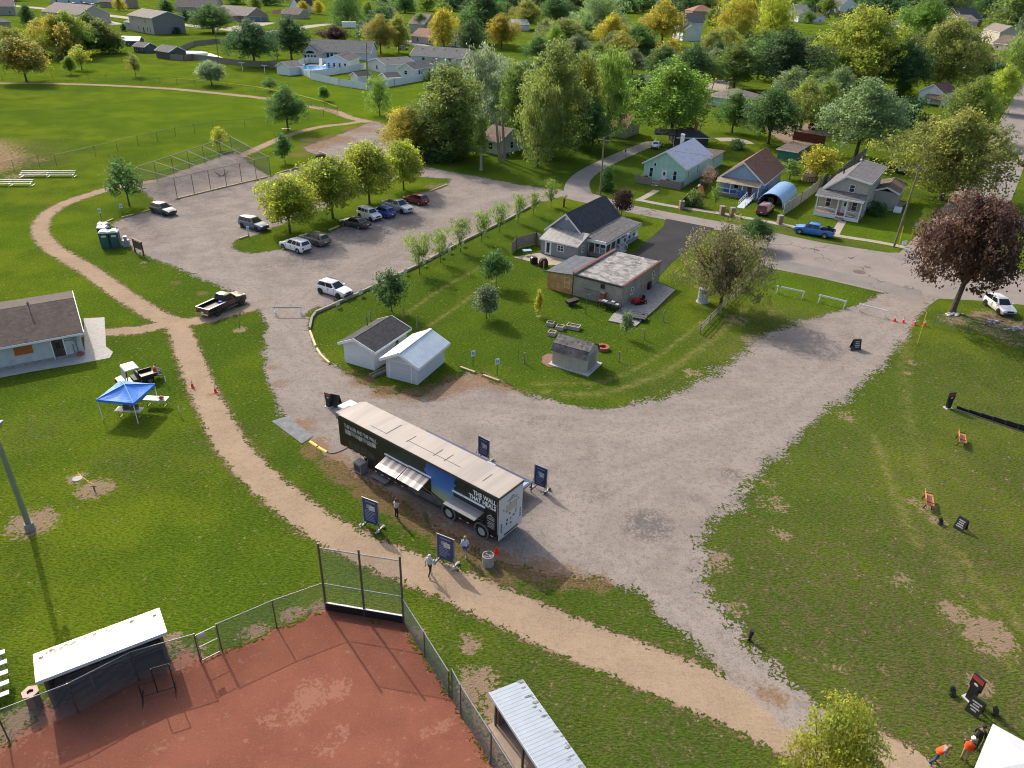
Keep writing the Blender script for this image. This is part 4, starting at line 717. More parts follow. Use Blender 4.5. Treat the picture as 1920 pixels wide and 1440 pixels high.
q.build('stair_rail',M_trim,t)
door(t,'f',.75,.05,.8,1.85,5.7,3,MAT((.72,.74,.78),.5,.03),glass=True); window(t,'f',2.55,.95,1.0,.8,5.7,3,2); window(t,'r',1.1,1.0,.7,.85,5.7,3,2)
for y in (5.2,8.5): window(t,'r',y,1.1,.9,1.1,4.95,14)
MB().lathe([(.001,-.02),(.22,-.02),(.22,.02),(.001,.02)],14,0,Matrix.Translation((2.15,2.9,4.55))@Matrix.Rotation(rad(90),4,'X')).build('gable_vent',M_trim,t)
# --- old flat roofed garage with wood annex
a,b=G(1073.6,553),G(1165,577.8); t=thing('old_garage','old tan block garage with crumbling flat roof and red coping','garage',a,yaw(a,b)); w=(b-a).length;D=10.6
m,nt,bb=nt_new('stained_block_wall'); co=N(nt,'ShaderNodeTexCoord').outputs['Object']
bk=N(nt,'ShaderNodeTexBrick'); bk.inputs['Scale'].default_value=1; bk.inputs['Brick Width'].default_value=.8; bk.inputs['Row Height'].default_value=.3; bk.inputs['Mortar Size'].default_value=.012
mp=N(nt,'ShaderNodeMapping'); mp.inputs['Rotation'].default_value=(rad(90),0,0); L(nt,co,mp.inputs[0])
sx=N(nt,'ShaderNodeSeparateXYZ'); L(nt,co,sx.inputs[0]); cx=N(nt,'ShaderNodeCombineXYZ'); L(nt,mathn(nt,'ADD',sx.outputs[0],sx.outputs[1]),cx.inputs[0]); L(nt,sx.outputs[2],cx.inputs[1]); L(nt,cx.outputs[0],bk.inputs['Vector'])
bk.inputs['Color1'].default_value=(.33,.29,.235,1); bk.inputs['Color2'].default_value=(.29,.255,.21,1); bk.inputs['Mortar'].default_value=(.18,.16,.13,1)
c=mixc(nt,smooth(nt,noise(nt,co,.6,5,.65),.45,.6),bk.outputs[0],(.36,.325,.27)); c=mixc(nt,mathn(nt,'MULTIPLY',smooth(nt,noise(nt,co,1.6,6,.75),.55,.7),.6),c,(.2,.18,.155)); L(nt,c,bb.inputs['Base Color']); bb.inputs['Roughness'].default_value=.92; M_block=m
MB().box(0,w,0,D,-.05,2.62).build('wall',M_block,t)
MB().box(.05,w-.05,.1,D-.05,2.58,2.7).build('roof',SHINGLE((.19,.185,.18),.55,(.34,.32,.31),.5),t)
MB().box(-.12,.22,-.1,D+.1,2.4,2.88).box(w-.22,w+.08,-.1,D+.1,2.5,2.78).build('parapet',M_block,t)
MB().box(-.14,.26,-.12,D+.12,2.88,2.93).box(w-.2,w+.1,-.12,D+.12,2.78,2.83).build('coping',MAT((.135,.05,.04),.85,.3,3),t)
MB().box(-.1,w+.06,-.1,0.02,2.48,2.72).build('gutter',MAT((.07,.06,.055),.7,.2),t)
MB().cyl((w-.12,-.06,.1),(w-.12,-.06,2.5),.045,.045,8).build('downpipe',MAT((.35,.3,.26),.7,.2),t)
window(t,'f',3.65,1.85,.55,.5,w,D,0,M_dkgrey); window(t,'r',2.2,1.0,.55,.85,w,D); window(t,'r',8.2,1.1,.55,.95,w,D)
bx=MB(); bx.box(w,w+.04,5.2,8.4,0,1.5); bx.build('garage_door',MAT((.3,.24,.2),.85,.3),t)
# annex
MB().extr([(-3.62,-.02,0),(-.13,-.02,0),(-.13,-.02,2.5),(-3.62,-.02,2.15)],(0,6.6,0)).build('annex_wall',BAND((.55,.29,.115),'Z',.17,.4,.7,.25,name='cedar_boards'),t)
MB().slab((-3.8,-.2,2.16),(-.13,-.2,2.54),(-.13,6.9,2.54),(-3.8,6.9,2.16),.1).build('annex_roof',SHINGLE((.085,.095,.11),.25),t)
for z0 in (.75,1.45): window(t,'f',-1.25,z0,.8,.62,w,D,0,MAT((.6,.52,.38),.6,.1))
# broken slab and yard things beside the garage
sheet('slab',[(1165,579),(1222,526),(1266,545),(1230,580),(1192,613),(1140,603),(1150,590)],M_concd,.014,.12)
# --- mint house
t,w=bld('house','mint green house with lavender ribbed metal roof and wooden front deck','house',(1217,333),(1281,352),14.5,3.45,'gy',2.5,W_mint,Mt_roof((.4,.41,.5),'Y',(.27,.24,.26)),W=8.0,turn=22,wins=[('f',1.15,1.05,.75,1.7),('f',5.75,1.05,.75,1.7),('r',1.6,1.2,.6,1.6),('r',6.8,1.2,.6,1.6),('f',1.9,3.1,.5,.6,0)],doors=[('f',3.6,.55,.95,2.0,MAT((.7,.72,.74),.5,.03))],ov=.3)
MB().box(-.7,w+.1,-2.0,0,0,.5).build('deck_floor',M_wood,t)
dk=MB()
def boards(mb,p,q,z0,z1,th=.04,step=.16):
    p=Vector(p);q=Vector(q); n=max(1,int((q-p).length/step)); d=(q-p)/n; u=d.normalized(); nn=Vector((-u.y,u.x,0))*th/2
    for i in range(n):
        s=p+d*i; e=s+d*.93; mb.add([s-nn+Vector((0,0,z0)),e-nn+Vector((0,0,z0)),e+nn+Vector((0,0,z0)),s+nn+Vector((0,0,z0)),s-nn+Vector((0,0,z1)),e-nn+Vector((0,0,z1)),e+nn+Vector((0,0,z1)),s+nn+Vector((0,0,z1))],[(0,3,2,1),(4,5,6,7),(0,1,5,4),(1,2,6,5),(2,3,7,6),(3,0,4,7)])
boards(dk,(-.7,-2,0),(2.6,-2,0),.05,1.35); boards(dk,(-.7,-2,0),(-.7,0,0),.05,1.35); dk.build('railing',M_woodg,t); dk=MB(); boards(dk,(4.1,-2,0),(w+.1,-2,0),.05,1.35); boards(dk,(w+.1,-2,0),(w+.1,-.2,0),.05,1.35); dk.build('railing',M_woodg,t);  MB().box(2.7,4,-2.6,-2.02,0,.25).build('step',M_woodg,t)
MB().box(.5,1.1,-.8,-.25,.5,1.2).box(4.75,5.3,-.8,-.25,.5,1.15).build('planter_box',MAT((.2,.02,.02),.7,.2),t)
wallmesh(6.4,8.5,2.7,'flat',0,x0=1.6,y0=14.52).build('rear_wall',W_mint,t); roofparts(t,6.4,8.5,2.7,'hip',.5,.3,S_brown,x0=1.6,y0=14.9,name='rear_roof')
window(t,'r',16.5,1.5,.5,.7,8.0,20,0); window(t,'r',19.5,1.5,.5,.7,8.0,20,0)
MB().box(2.4,3.0,11.6,12.2,4.4,6.9).box(2.35,3.05,11.55,12.25,6.9,7.05).build('chimney',MAT((.62,.6,.58),.8,.1),t)
# dark shed / carport behind the mint house
t,w=bld('house','low dark house with black roof and brick chimney behind the mint house','house',(1268,276),(1326,277),7.5,2.3,'hip',1.5,MAT((.06,.045,.04),.8,.2),S_dark,chim=(4.6,2.5,4.9))
t=thing('carport','open dark carport roof over the pale car behind the mint house','carport',G(1262,275),yaw(G(1240,277),G(1270,279)))
for x,y in((-4,0),(0,0),(-4,5),(0,5)): MB().cyl((x,y,0),(x,y,2.4),.06,.06,6).build('post',M_trim,t)
MB().slab((-4.4,-.4,2.4),(.4,-.4,2.4),(.4,5.4,2.7),(-4.4,5.4,2.7),.12).build('roof',S_dark,t)
# --- blue house
t,w=bld('house','pale blue house with rust brown roof and railed front porch','house',(1352,355),(1425,372),14.5,2.75,'gy',2.95,W_blue,S_rust,W=7.5,turn=14,wins=[('f',2.6,1.1,.85,1.4),('r',3,1.1,.7,1.5),('r',7.5,1.2,.7,1.2)],doors=[('f',5.0,.45,.9,2.0,MAT((.1,.09,.09),.5,.1))],ov=.4)
MB().slab((-.15,-2.25,2.2),(w+.15,-2.25,2.2),(w+.15,0,2.75),(-.15,0,2.75),.1).build('porch_roof',BAND((.3,.24,.17),'X',.5,.5,.6,.15,dirt=(.1,.085,.05)),t)
MB().box(0,w,-2.1,0,0,.45).build('porch_floor',M_woodg,t)
for x in (.1,2.5,4.6,w-.1): MB().box(x-.07,x+.07,-2.05,-1.91,0,2.25).build('porch_post',M_trim,t)
q=MB(); q.box(.1,4.0,-2.02,-1.95,1.25,1.32).box(.1,4.0,-2.02,-1.95,.55,.6)
for k in range(24): x=.2+k*.16; q.bar((x,-1.98,.58),(x+.12,-1.98,1.27),.03,.03)
q.build('railing',M_trim,t)
MB().box(.2,3.6,-2.0,-1.9,.6,1.2).build('tarp',MAT((.03,.07,.32),.7,.2),t)
q=MB(); q.lathe([(.3,0),(.34,.1),(.34,.85),(.3,.95)],12,0,Matrix.Translation((4.6,-2.5,.45))); q.build('water_barrel',MAT((.02,.1,.5),.5,.1),t)
a_=Vector((6.3,-2.0,.45)); 
q=MB(); q.slab((5.7,-2.1,.45),(5.7,-8.2,.03),(6.9,-8.2,.03),(6.9,-2.1,.45),-.06); q.build('ramp',MAT((.6,.66,.72),.5,.06),t)
q=MB()
for x in (5.7,6.9):
    q.bar((x,-2.1,1.35),(x,-7.6,.95),.05,.05).bar((x,-2.1,.9),(x,-7.6,.5),.04,.04)
    for k in range(5): y=-2.1-k*1.35; q.box(x-.03,x+.03,y-.03,y+.03,.02,1.33-k*.1)
q.build('ramp_rail',M_trim,t)
# --- beige house
a,b=G(1540,388),G(1622,402); ry=yaw(a,b); xx=Vector((math.cos(ry),math.sin(ry),0)); yy=Vector((-math.sin(ry),math.cos(ry),0)); a=a-yy*3.8
t=thing('house','beige two storey house with grey saltbox roof and white railed porch','house',a,ry); w=7.0; D=14
wallmesh(w,D,3.6,'gy',2.9,.5,5.9).build('wall',W_beige,t); roofparts(t,w,D,3.6,'gy',2.9,.35,SHINGLE((.115,.11,.115),.25),rf=.5,hR=5.9)
MB().slab((-.3,-2.3,3.3),(w+.2,-2.3,3.3),(w+.2,0,3.95),(-.3,0,3.95),.1).build('porch_roof',S_mid,t); MB().box(-.3,w+.2,-2.36,-2.3,3.15,3.42).build('fascia',M_trim,t)
MB().box(0,w,-2.1,0,0,.6).build('porch_floor',MAT((.25,.1,.06),.8,.2),t)
for x in (.1,3.4,4.75,w-.1): MB().box(x-.09,x+.09,-2.05,-1.87,0,3.35).build('porch_post',M_trim,t)
q=MB()
for x0,x1 in((.1,3.4),(4.75,w-.1)):
    q.box(x0,x1,-2.0,-1.93,1.45,1.53).box(x0,x1,-2.0,-1.93,.72,.78); n=int((x1-x0)/.17)
    for k in range(n): q.box(x0+.08+k*.17,x0+.13+k*.17,-1.99,-1.94,.78,1.46)
q.box(0,w,-2.13,-2.1,.02,.6); q.build('railing',M_trim,t)
MB().box(3.45,4.7,-2.45,-2.1,0,.4).box(3.45,4.7,-2.85,-2.45,0,.2).build('step',M_concd,t)
window(t,'f',1.1,1.25,.85,1.5,w,D);window(t,'f',5.2,1.25,.85,1.5,w,D);door(t,'f',3.75,.6,.95,2.1,w,D,MAT((.68,.7,.72),.5,.03));window(t,'f',4.2,4.15,.85,1.15,w,D);window(t,'r',2.0,1.2,.8,1.3,w,D);window(t,'r',9,1.2,.8,1.3,w,D)
MB().cyl((1.6,8,4.6),(1.6,8,6.1),.12,.12,8).build('vent_pipe',M_black,t); MB().lathe([(.001,0),(.28,0),(.3,.25),(.2,.45),(.001,.5)],10,0,Matrix.Translation((3.2,13.5,6.4))).build('chimney_cap',M_steel,t)
wallmesh(3.6,8,2.9,'flat',0,x0=w+.02,y0=9.5).build('rear_wall',W_beige,t); roofparts(t,3.6,8,2.9,'gy',.7,.3,S_brown,x0=w+.02,y0=9.5,name='rear_roof')
q=MB()
for k in range(4): q.box(w+3.7,w+4.9,8.2+k*.3,8.5+k*.3,0,.2*(k+1))
q.build('side_step',M_trim,t)
# --- arched fabric shelter
b=G(1466,391); dd=G(1493,367)-b; D=dd.length; ry=math.atan2(dd.y,dd.x)-math.pi/2; w=4.2; a=b-Vector((math.cos(ry),math.sin(ry),0))*w; t=thing('shelter','pale blue arched fabric car shelter beside the blue house','shelter',a,ry)
arc=[(w/2-math.cos(math.pi*i/16)*w/2,math.sin(math.pi*i/16)**.8*2.15) for i in range(17)]
q=MB()
for (x0,z0),(x1,z1) in zip(arc,arc[1:]): q.slab((x0,0,z0),(x1,0,z1),(x1,D,z1),(x0,D,z0),.05)
q.build('cover',MAT((.2,.36,.58),.5,.08,1),t)
q=MB()
for y in (0,D/2,D):
    for (x0,z0),(x1,z1) in zip(arc,arc[1:]): q.cyl((x0,y,z0-.05),(x1,y,z1-.05),.035,.035,5)
q.build('frame',M_steel,t); MB().extr([(x,D-.06,z) for x,z in arc],(0,.03,0)).build('end_panel',MAT((.42,.52,.62),.6,.06),t)
q=MB(); q.box(1.2,2.2,2,4,0,1.0); q.box(2.6,3.6,2.5,4,0,1.2); q.build('stored_boxes',MAT((.1,.08,.07),.8,.3),t)
# --- concession building
a,b=G(-60,706.7),G(159.5,664); t=thing('concession_building','low white block concession building with brown shingle roof','building',a,yaw(a,b)); w=(b-a).length; D=11
wallmesh(w,D,2.45,'gx',1.3).build('wall',MAT((.46,.48,.48),.85,.1,1.5,dirt=(.33,.34,.33)),t); roofparts(t,w,D,2.45,'gx',1.3,.4,SHINGLE((.05,.034,.03),.45))
MB().box(-.02,w+.02,-.05,D+.02,-.05,.3).build('foundation',M_concd,t)
door(t,'f',w-2.5,.05,.95,2.0,w,D,MAT((.06,.035,.03),.6,.15)); MB().box(w-5.6,w-4.1,-.06,.02,1.2,2.0).build('shutter',MAT((.4,.1,.02),.6,.15),t)
MB().cyl((w-3.6,4.3,3.2),(w-3.6,4.3,4.4),.05,.05,8).build('vent_pipe',M_steel,t); MB().lathe([(.1,0),(.12,.3),(.05,.4)],8,0,Matrix.Translation((w-3.6,4.3,4.3))).build('vent_cap',M_steel,t)
MB().cyl((w-.5,-.07,.3),(w-.5,-.07,1.9),.03,.03,6).cyl((w-.8,-.07,.3),(w-.8,-.07,1.3),.03,.03,6).build('conduit',M_dkgrey,t); MB().box(w-.65,w-.35,-.14,0,1.5,1.95).build('meter_box',M_steel,t); MB().box(w-.6,w-.2,-.3,-.05,.1,.4).build('hose_reel',MAT((.4,.07,.03),.7,.2),t)
TEXTS=[]
q=MB(); [q.box(w-1.4+k*.1,w-1.34+k*.1,-.012,0,1.72,1.84) for k in range(8)]; q.extr([(w-1.5,-.012,2.02),(w-1.0,-.012,1.96),(w-.5,-.012,2.02),(w-.6,-.012,2.1),(w-1.0,-.012,2.2),(w-1.4,-.012,2.1)],(0,.01,0)); q.build('sign_emblem',MAT((.05,.06,.07),.7,.1),t)
# --- houses across the field, far streets and the wood
def far(lb,A_,B_,D,h,kind,rise,wm,rm,wins=2,cat='house',doors=0,side='r',rwins=1,name=None,**kw):
    t,w=bld(name or cat.split()[-1],lb,cat,A_,B_,D,h,kind,rise,wm,rm,**kw)
    ww=min(1.3,w/(wins*2+1)) if wins else 0
    for k in range(wins): window(t,'f',w*(k+.5)/wins-ww/2,min(1.0,h*.35),ww,min(1.3,h*.45),w,D,1)
    for k in range(rwins): window(t,'r',D*(k+.5)/rwins-.5,min(1.0,h*.35),1.1,min(1.3,h*.45),w,D,1)
    return t,w
t,w=bld('house','grey two storey house with brown roof at the upper left','house',(246,57.5),(290,65),16,7.3,'gx',2.6,MAT((.36,.33,.3),.8,.06),S_tan,ov=.5,wins=[('f',4,4.8,1.2,1.6),('f',9,1,1,1.8),('f',17.5,4.6,1.2,1.7),('f',18.5,.8,1.2,2.2),('f',21.5,.8,1.2,2.2)],doors=[('f',14,.2,1.8,2.5,M_dkgrey)])
MB().box(25.86,25.9,.05,15.95,0,7.3).extr([(25.86,0,7.3),(25.86,8,9.85),(25.86,16,7.3)],(.04,0,0)).build('gable_siding',SID((.19,.19,.19),.3),t)
wallmesh(8,12,3.6,'gx',2,x0=-8.02,y0=1).build('wing_wall',MAT((.36,.33,.3),.8,.06),t); roofparts(t,8,12,3.6,'gx',2,.4,S_tan,x0=-8.02,y0=1,name='wing_roof')
far('wide grey house with brown hipped roof behind the left wood',(83,38),(152,45),18,4.6,'gx',4.2,MAT((.42,.38,.33),.8,.06),S_tan,3)
far('tan house with reddish roof in the upper left corner',(-15,29),(31,29),16,5,'gx',4,MAT((.33,.3,.26),.8,.06),SHINGLE((.22,.15,.14)),2)
far('low brown roofed house at the left edge behind the hedge',(-22,52),(22,50),10,2.6,'hip',2.5,W_tan,S_tan,1)
t,w=far('brown brick house with blue double garage doors at the top left',(463,41),(504,39),30,3.3,'gy',4.2,MAT((.33,.24,.2),.85,.1),S_tan,0,rwins=0)
garage_door(t,2,8,2.6,MAT((.14,.19,.25),.6,.05),4); q=MB(); garage_door(t,11,4.5,2.6,MAT((.14,.19,.25),.6,.05),4)
wallmesh(14,26,3.2,'flat',0,x0=-14.02,y0=6).build('wing_wall',MAT((.36,.29,.25),.85,.1),t); roofparts(t,14,26,3.2,'gx',4,.5,S_tan,x0=-14.02,y0=6,name='wing_roof')
far('long brown roofed house at the very top left of centre',(330,22),(405,24),22,3.5,'gx',7,MAT((.36,.31,.27),.85,.08),S_tan,3)
far('small gabled white house at the top, right of the flag pole',(544,24),(562,26),12,5,'gy',5,W_white,S_dark,1); far('low brown roofed garage beside the flag pole',(528,34),(560,36),12,2.8,'gx',3,W_tan,S_brown,1,cat='garage')
far('pale grey house at the top left edge with cars in front',(95,6),(165,8),18,5,'gx',5,W_pale,S_tan,3); far('brown house at the top beside the golden street tree',(188,14),(235,16),16,4,'gx',5,MAT((.3,.22,.17),.8,.1),S_tan,2)
far('dark green roofed barn shaped shed beyond the left wood','' or (229,86),(262,87),5,2.2,'gx',1.4,W_slate,MAT((.5,.62,.7),.5,.06),0,cat='shed',rwins=0,found=False)
t,w=far('small slate playhouse with white framed porch windows',(252,98),(272,100),6,2.3,'gx',1.3,W_slate,S_grey,2,cat='playhouse',rwins=0,found=False)
far('slate blue garden shed with grey gable roof beside the pool fence',(294,108),(319,112),7,2.7,'gx',1.6,W_slate,S_grey,0,cat='shed',rwins=0,found=False)
# white ranch group
t,w=bld('house','large white ranch house with arched sunroom and grey roof','house',(569,114),(597,115),8,3.0,'gy',2.3,MAT((.6,.62,.66),.7,.05),S_mid,ov=.5,found=False)
for k in range(4): window(t,'f',.5+k*1.25,.5,.85,1.7,w,8,0)
MB().extr([(w/2-1.6,-.03,2.7)]+[(w/2-1.6*math.cos(math.pi*i/8),-.03,2.75+.9*math.sin(math.pi*i/8)) for i in range(9)],(0,.04,0)).build('arched_window',M_pane,t)
wallmesh(26,12,3.1,'gx',3.4,x0=-1.5,y0=8.02).build('main_wall',MAT((.6,.62,.66),.7,.05),t); roofparts(t,26,12,3.1,'gx',3.4,.5,SHINGLE((.15,.15,.145)),x0=-1.5,y0=8.02,name='main_roof')
for k in range(5): window(t,'f',7+k*1.6,-.0+.6,1,1.5,w,0,0) if False else MB().box(7+k*1.6,8+k*1.6,7.98,8.04,.7,2.3).build('window',M_pane,t)
far('white garage with dark roof and narrow windows beside the pool',(612,130),(653,132),13,3.1,'gy',1.9,W_white,SHINGLE((.07,.065,.062)),4,cat='garage',rwins=0,vents=3,found=False)
far('small white shed at the corner of the vinyl fence',(520,139),(544,142),6,2.7,'gy',1.4,MAT((.72,.74,.78),.6,.04),SHINGLE((.16,.15,.14)),0,cat='shed',rwins=0,found=False)
far('white garage with one small window in the middle of the ranch group',(691,131),(724,139),12,3.0,'gy',1.5,MAT((.56,.58,.62),.7,.04),S_grey,1,cat='garage',rwins=0,vents=2,found=False)
far('white cottage with long dark roof at the right of the ranch group',(747,144),(776,147),20,2.9,'gy',1.6,MAT((.55,.6,.62),.7,.04),S_grey,1,vents=3,rwins=3,found=False)
far('long grey roofed ranch house behind the white cottage',(770,117),(868,124),12,2.8,'gx',2.8,MAT((.5,.52,.54),.7,.04),S_mid,2,vents=4,found=False)
far('little white yard shed inside the vinyl fence, left one',(658,152),(672,155),5,1.9,'gy',1.0,W_white,S_dark,0,cat='shed',rwins=0,found=False); far('little white yard shed inside the vinyl fence, right one',(712,153),(726,157),5,1.9,'gy',1.0,W_white,S_dark,0,cat='shed',rwins=1,found=False)
far('low house with maroon brown roof behind the vinyl fence end',(862,136),(908,139),10,2.2,'hip',1.8,W_tan,SHINGLE((.15,.08,.065)),1)
far('grey house with brown roof behind the bare trunks',(903,285),(936,292),8,2.9,'gx',2,W_pale,SHINGLE((.15,.1,.075)),1)
far('rust roofed small house in the shade of the grove',(1130,254),(1172,260),8,2.6,'gx',2.2,W_tan,S_rust,1); far('grey roofed house among the trees above the round green tree',(1180,166),(1222,172),9,2.6,'hip',1.8,W_tan,S_mid,1)
t,w=far('pale mint ranch house with brown hipped roof',(1323,197),(1400,207),12,2.9,'hip',1.9,MAT((.5,.6,.56),.7,.05),S_tan,0,ov=.7,rwins=1)
for u in (1.6,6.3): window(t,'f',u,1.5,.9,1.1,w,12)
for u in (3.5,6,8.5): MB().cyl((u,5.5,4.4),(u,5.5,5.3),.1,.1,6).build('vent_pipe',M_dkgrey,t)
t,w=far('white farmhouse with steep grey roof at the top right of centre',(1272,75),(1314,76),13,9,'gx',4.6,W_white,SHINGLE((.085,.085,.09)),0,rwins=2,ov=.4)
wallmesh(9,6,5,'gy',3,x0=.5,y0=-6.02).build('wing_wall',W_white,t); roofparts(t,9,6,5,'gy',3,.3,S_grey,x0=.5,y0=-6.02,name='wing_roof')
far('brick house with orange brown hipped roof at the top',(1297,37),(1341,38),18,6.5,'hip',4,MAT((.36,.22,.17),.85,.1),SHINGLE((.27,.12,.075)),2,chim=(19,9,12))
far('white two storey house at the top with dark windows',(1474,31),(1502,33),12,7.2,'gx',3,W_white,S_grey,1); far('low white house with dark hipped roof at the top',(1496,42),(1545,43),18,5,'hip',3,W_white,SHINGLE((.07,.06,.06)),3)
far('tall white gabled house at the top with a row of dark windows',(1573,26),(1604,26),16,8,'gy',6,W_white,S_mid,3); far('narrow white two storey house at the upper right',(1667,66),(1688,66),10,7.5,'gy',4.2,W_white,S_grey,2,rwins=1)
far('brick house with dark roof in the upper right corner',(1799,50),(1838,49),20,5.4,'gx',8,MAT((.2,.07,.055),.85,.12),SHINGLE((.06,.06,.068)),3)
far('tan gabled house below the dark roofed brick house',(1768,48),(1800,52),14,5,'gy',4,MAT((.45,.36,.3),.8,.06),S_tan,1); far('tan two storey house with arched carport at the upper right',(1838,78),(1868,86),10,7.5,'gx',3.5,MAT((.42,.38,.32),.8,.06),S_tan,2,rwins=2)
far('mauve walled house with brown gable roof at the right edge',(1858,93),(1900,98),14,3.6,'gx',4,MAT((.42,.33,.31),.8,.06),S_brown,2); far('low white building with orange brown roof above the willow',(1816,131),(1876,134),14,3,'gx',3.2,W_white,SHINGLE((.26,.12,.075)),0,cat='building',rwins=0)
far('reddish roofed house cut by the right edge at the top',(1906,68),(1950,72),16,5,'gx',5,W_tan,S_brown,1)
t,w=far('small white house with maroon roof and brown porch roof',(1719,192),(1763,198),11,3.6,'gy',2.2,W_white,SHINGLE((.12,.06,.05)),0,rwins=1)
window(t,'f',2.1,1.6,.8,1.3,w,11); MB().slab((2.6,-4,2.0),(w+1.6,-4,2.0),(w+1.6,0,2.9),(2.6,0,2.9),.12).build('porch_roof',S_brown,t)
for x in (2.8,5,w+1.4): MB().box(x-.08,x+.08,-3.9,-3.74,0,2.0).build('porch_post',M_trim,t)
far('small brick shed with grey roof behind the beige house',(1660,233),(1683,238),6,2.4,'gx',1.6,MAT((.2,.06,.045),.85,.12),S_mid,1,cat='shed'); far('green and tan shed with brown roof beside the golden green tree',(1456,299),(1491,305),7,2.1,'shed',.5,MAT((.05,.18,.13),.7,.1),S_brown,0,cat='shed',rwins=0)
far('white metal roofed shed among the trees at the top centre',(964,58),(992,58),10,3.5,'gx',2.5,MAT((.6,.6,.6),.7,.05),MAT((.75,.7,.66),.5,.05),0,cat='shed',rwins=0)
far('tan house with gambrel barn roof behind the golden tree',(768,62),(795,64),16,5,'gx',4.5,MAT((.38,.35,.32),.8,.06),SHINGLE((.22,.15,.13)),1); t,w=far('cream ranch house with red roof behind the golden tree',(772,80),(866,90),12,3.2,'gx',3,MAT((.5,.46,.42),.8,.06),SHINGLE((.24,.12,.09)),4)
far('pale roofed long building beside the orange tipped tree',(1192,108),(1250,112),10,2.8,'gx',2,MAT((.5,.5,.5),.7,.05),MAT((.5,.5,.5),.6,.1),0,cat='building',rwins=0)
# ---------------------------------------------------------------- vehicles
KINDS=dict(
 suv=dict(fo=.9,ro=.95,hw=.93,hood=1.02,belt=1.06,roof=1.68,cowl=.38,rf=-.25,rr=-2.05,tail=-2.28,r=.36,nw=3),
 crossover=dict(fo=.85,ro=.82,hw=.9,hood=1.0,belt=1.05,roof=1.62,cowl=.42,rf=-.25,rr=-1.75,tail=-2.05,r=.35,nw=2),
 boxy=dict(fo=.8,ro=.8,hw=.9,hood=1.08,belt=1.12,roof=1.7,cowl=.55,rf=.2,rr=-1.95,tail=-2.05,r=.35,nw=3),
 sedan=dict(fo=.9,ro=1.05,hw=.92,hood=.9,belt=.94,roof=1.44,cowl=.5,rf=-.25,rr=-1.2,tail=-1.85,r=.33,nw=2),
 van=dict(fo=.95,ro=1.05,hw=.96,hood=1.02,belt=1.08,roof=1.75,cowl=.7,rf=.1,rr=-2.3,tail=-2.5,r=.34,nw=3),
 pickup=dict(fo=.95,ro=1.2,hw=.98,hood=1.1,belt=1.15,roof=1.82,cowl=.35,rf=-.15,rr=-.95,tail=-1.12,r=.39,nw=1),
 crew=dict(fo=.95,ro=1.15,hw=.96,hood=1.1,belt=1.14,roof=1.8,cowl=.45,rf=-.05,rr=-1.35,tail=-1.5,r=.4,nw=2))
def panel(c,u0,u1,v0,v1,off=.014):
    a,b,c_,d=map(Vector,c); f=lambda u,v:(a*(1-u)+b*u)*(1-v)+(d*(1-u)+c_*u)*v
    P=[f(u0,v0),f(u1,v0),f(u1,v1),f(u0,v1)]; n=(P[1]-P[0]).cross(P[3]-P[0]).normalized(); return P,n*off
def wheel(par,x,y,r,w=.23,rim=None,name='wheel'):
    t=bpy.data.objects.new(name,None); COL.objects.link(t); t.parent=par; t.location=(x,y,r); t.empty_display_size=.1
    Mx=Matrix.Rotation(rad(90),4,'X')
    mb=MB(); mb.lathe([(r*.66,-w/2),(r*.93,-w/2),(r,-w*.32),(r,w*.32),(r*.93,w/2),(r*.66,w/2)],18,0,Mx); mb.build('tyre',M_tyre,t,smooth=False)
    q=MB(); q.lathe([(.001,-w*.42),(r*.2,-w*.42),(r*.25,-w*.36),(r*.66,-w*.44),(r*.68,-w*.3),(r*.68,w*.3),(r*.66,w*.44),(r*.25,w*.36),(r*.2,w*.42),(.001,w*.42)],18,0,Mx)
    k=MB()
    s=1 if y>0 else -1
    for i in range(5):
        a=i*1.2566; c,d=math.cos(a),math.sin(a); k.bar((c*r*.28,s*w*.41,d*r*.28),(c*r*.6,s*w*.46,d*r*.6),.05,.09)
    q.build('rim',rim or M_rim,t); k.build('hub_gap',M_black,t); return t
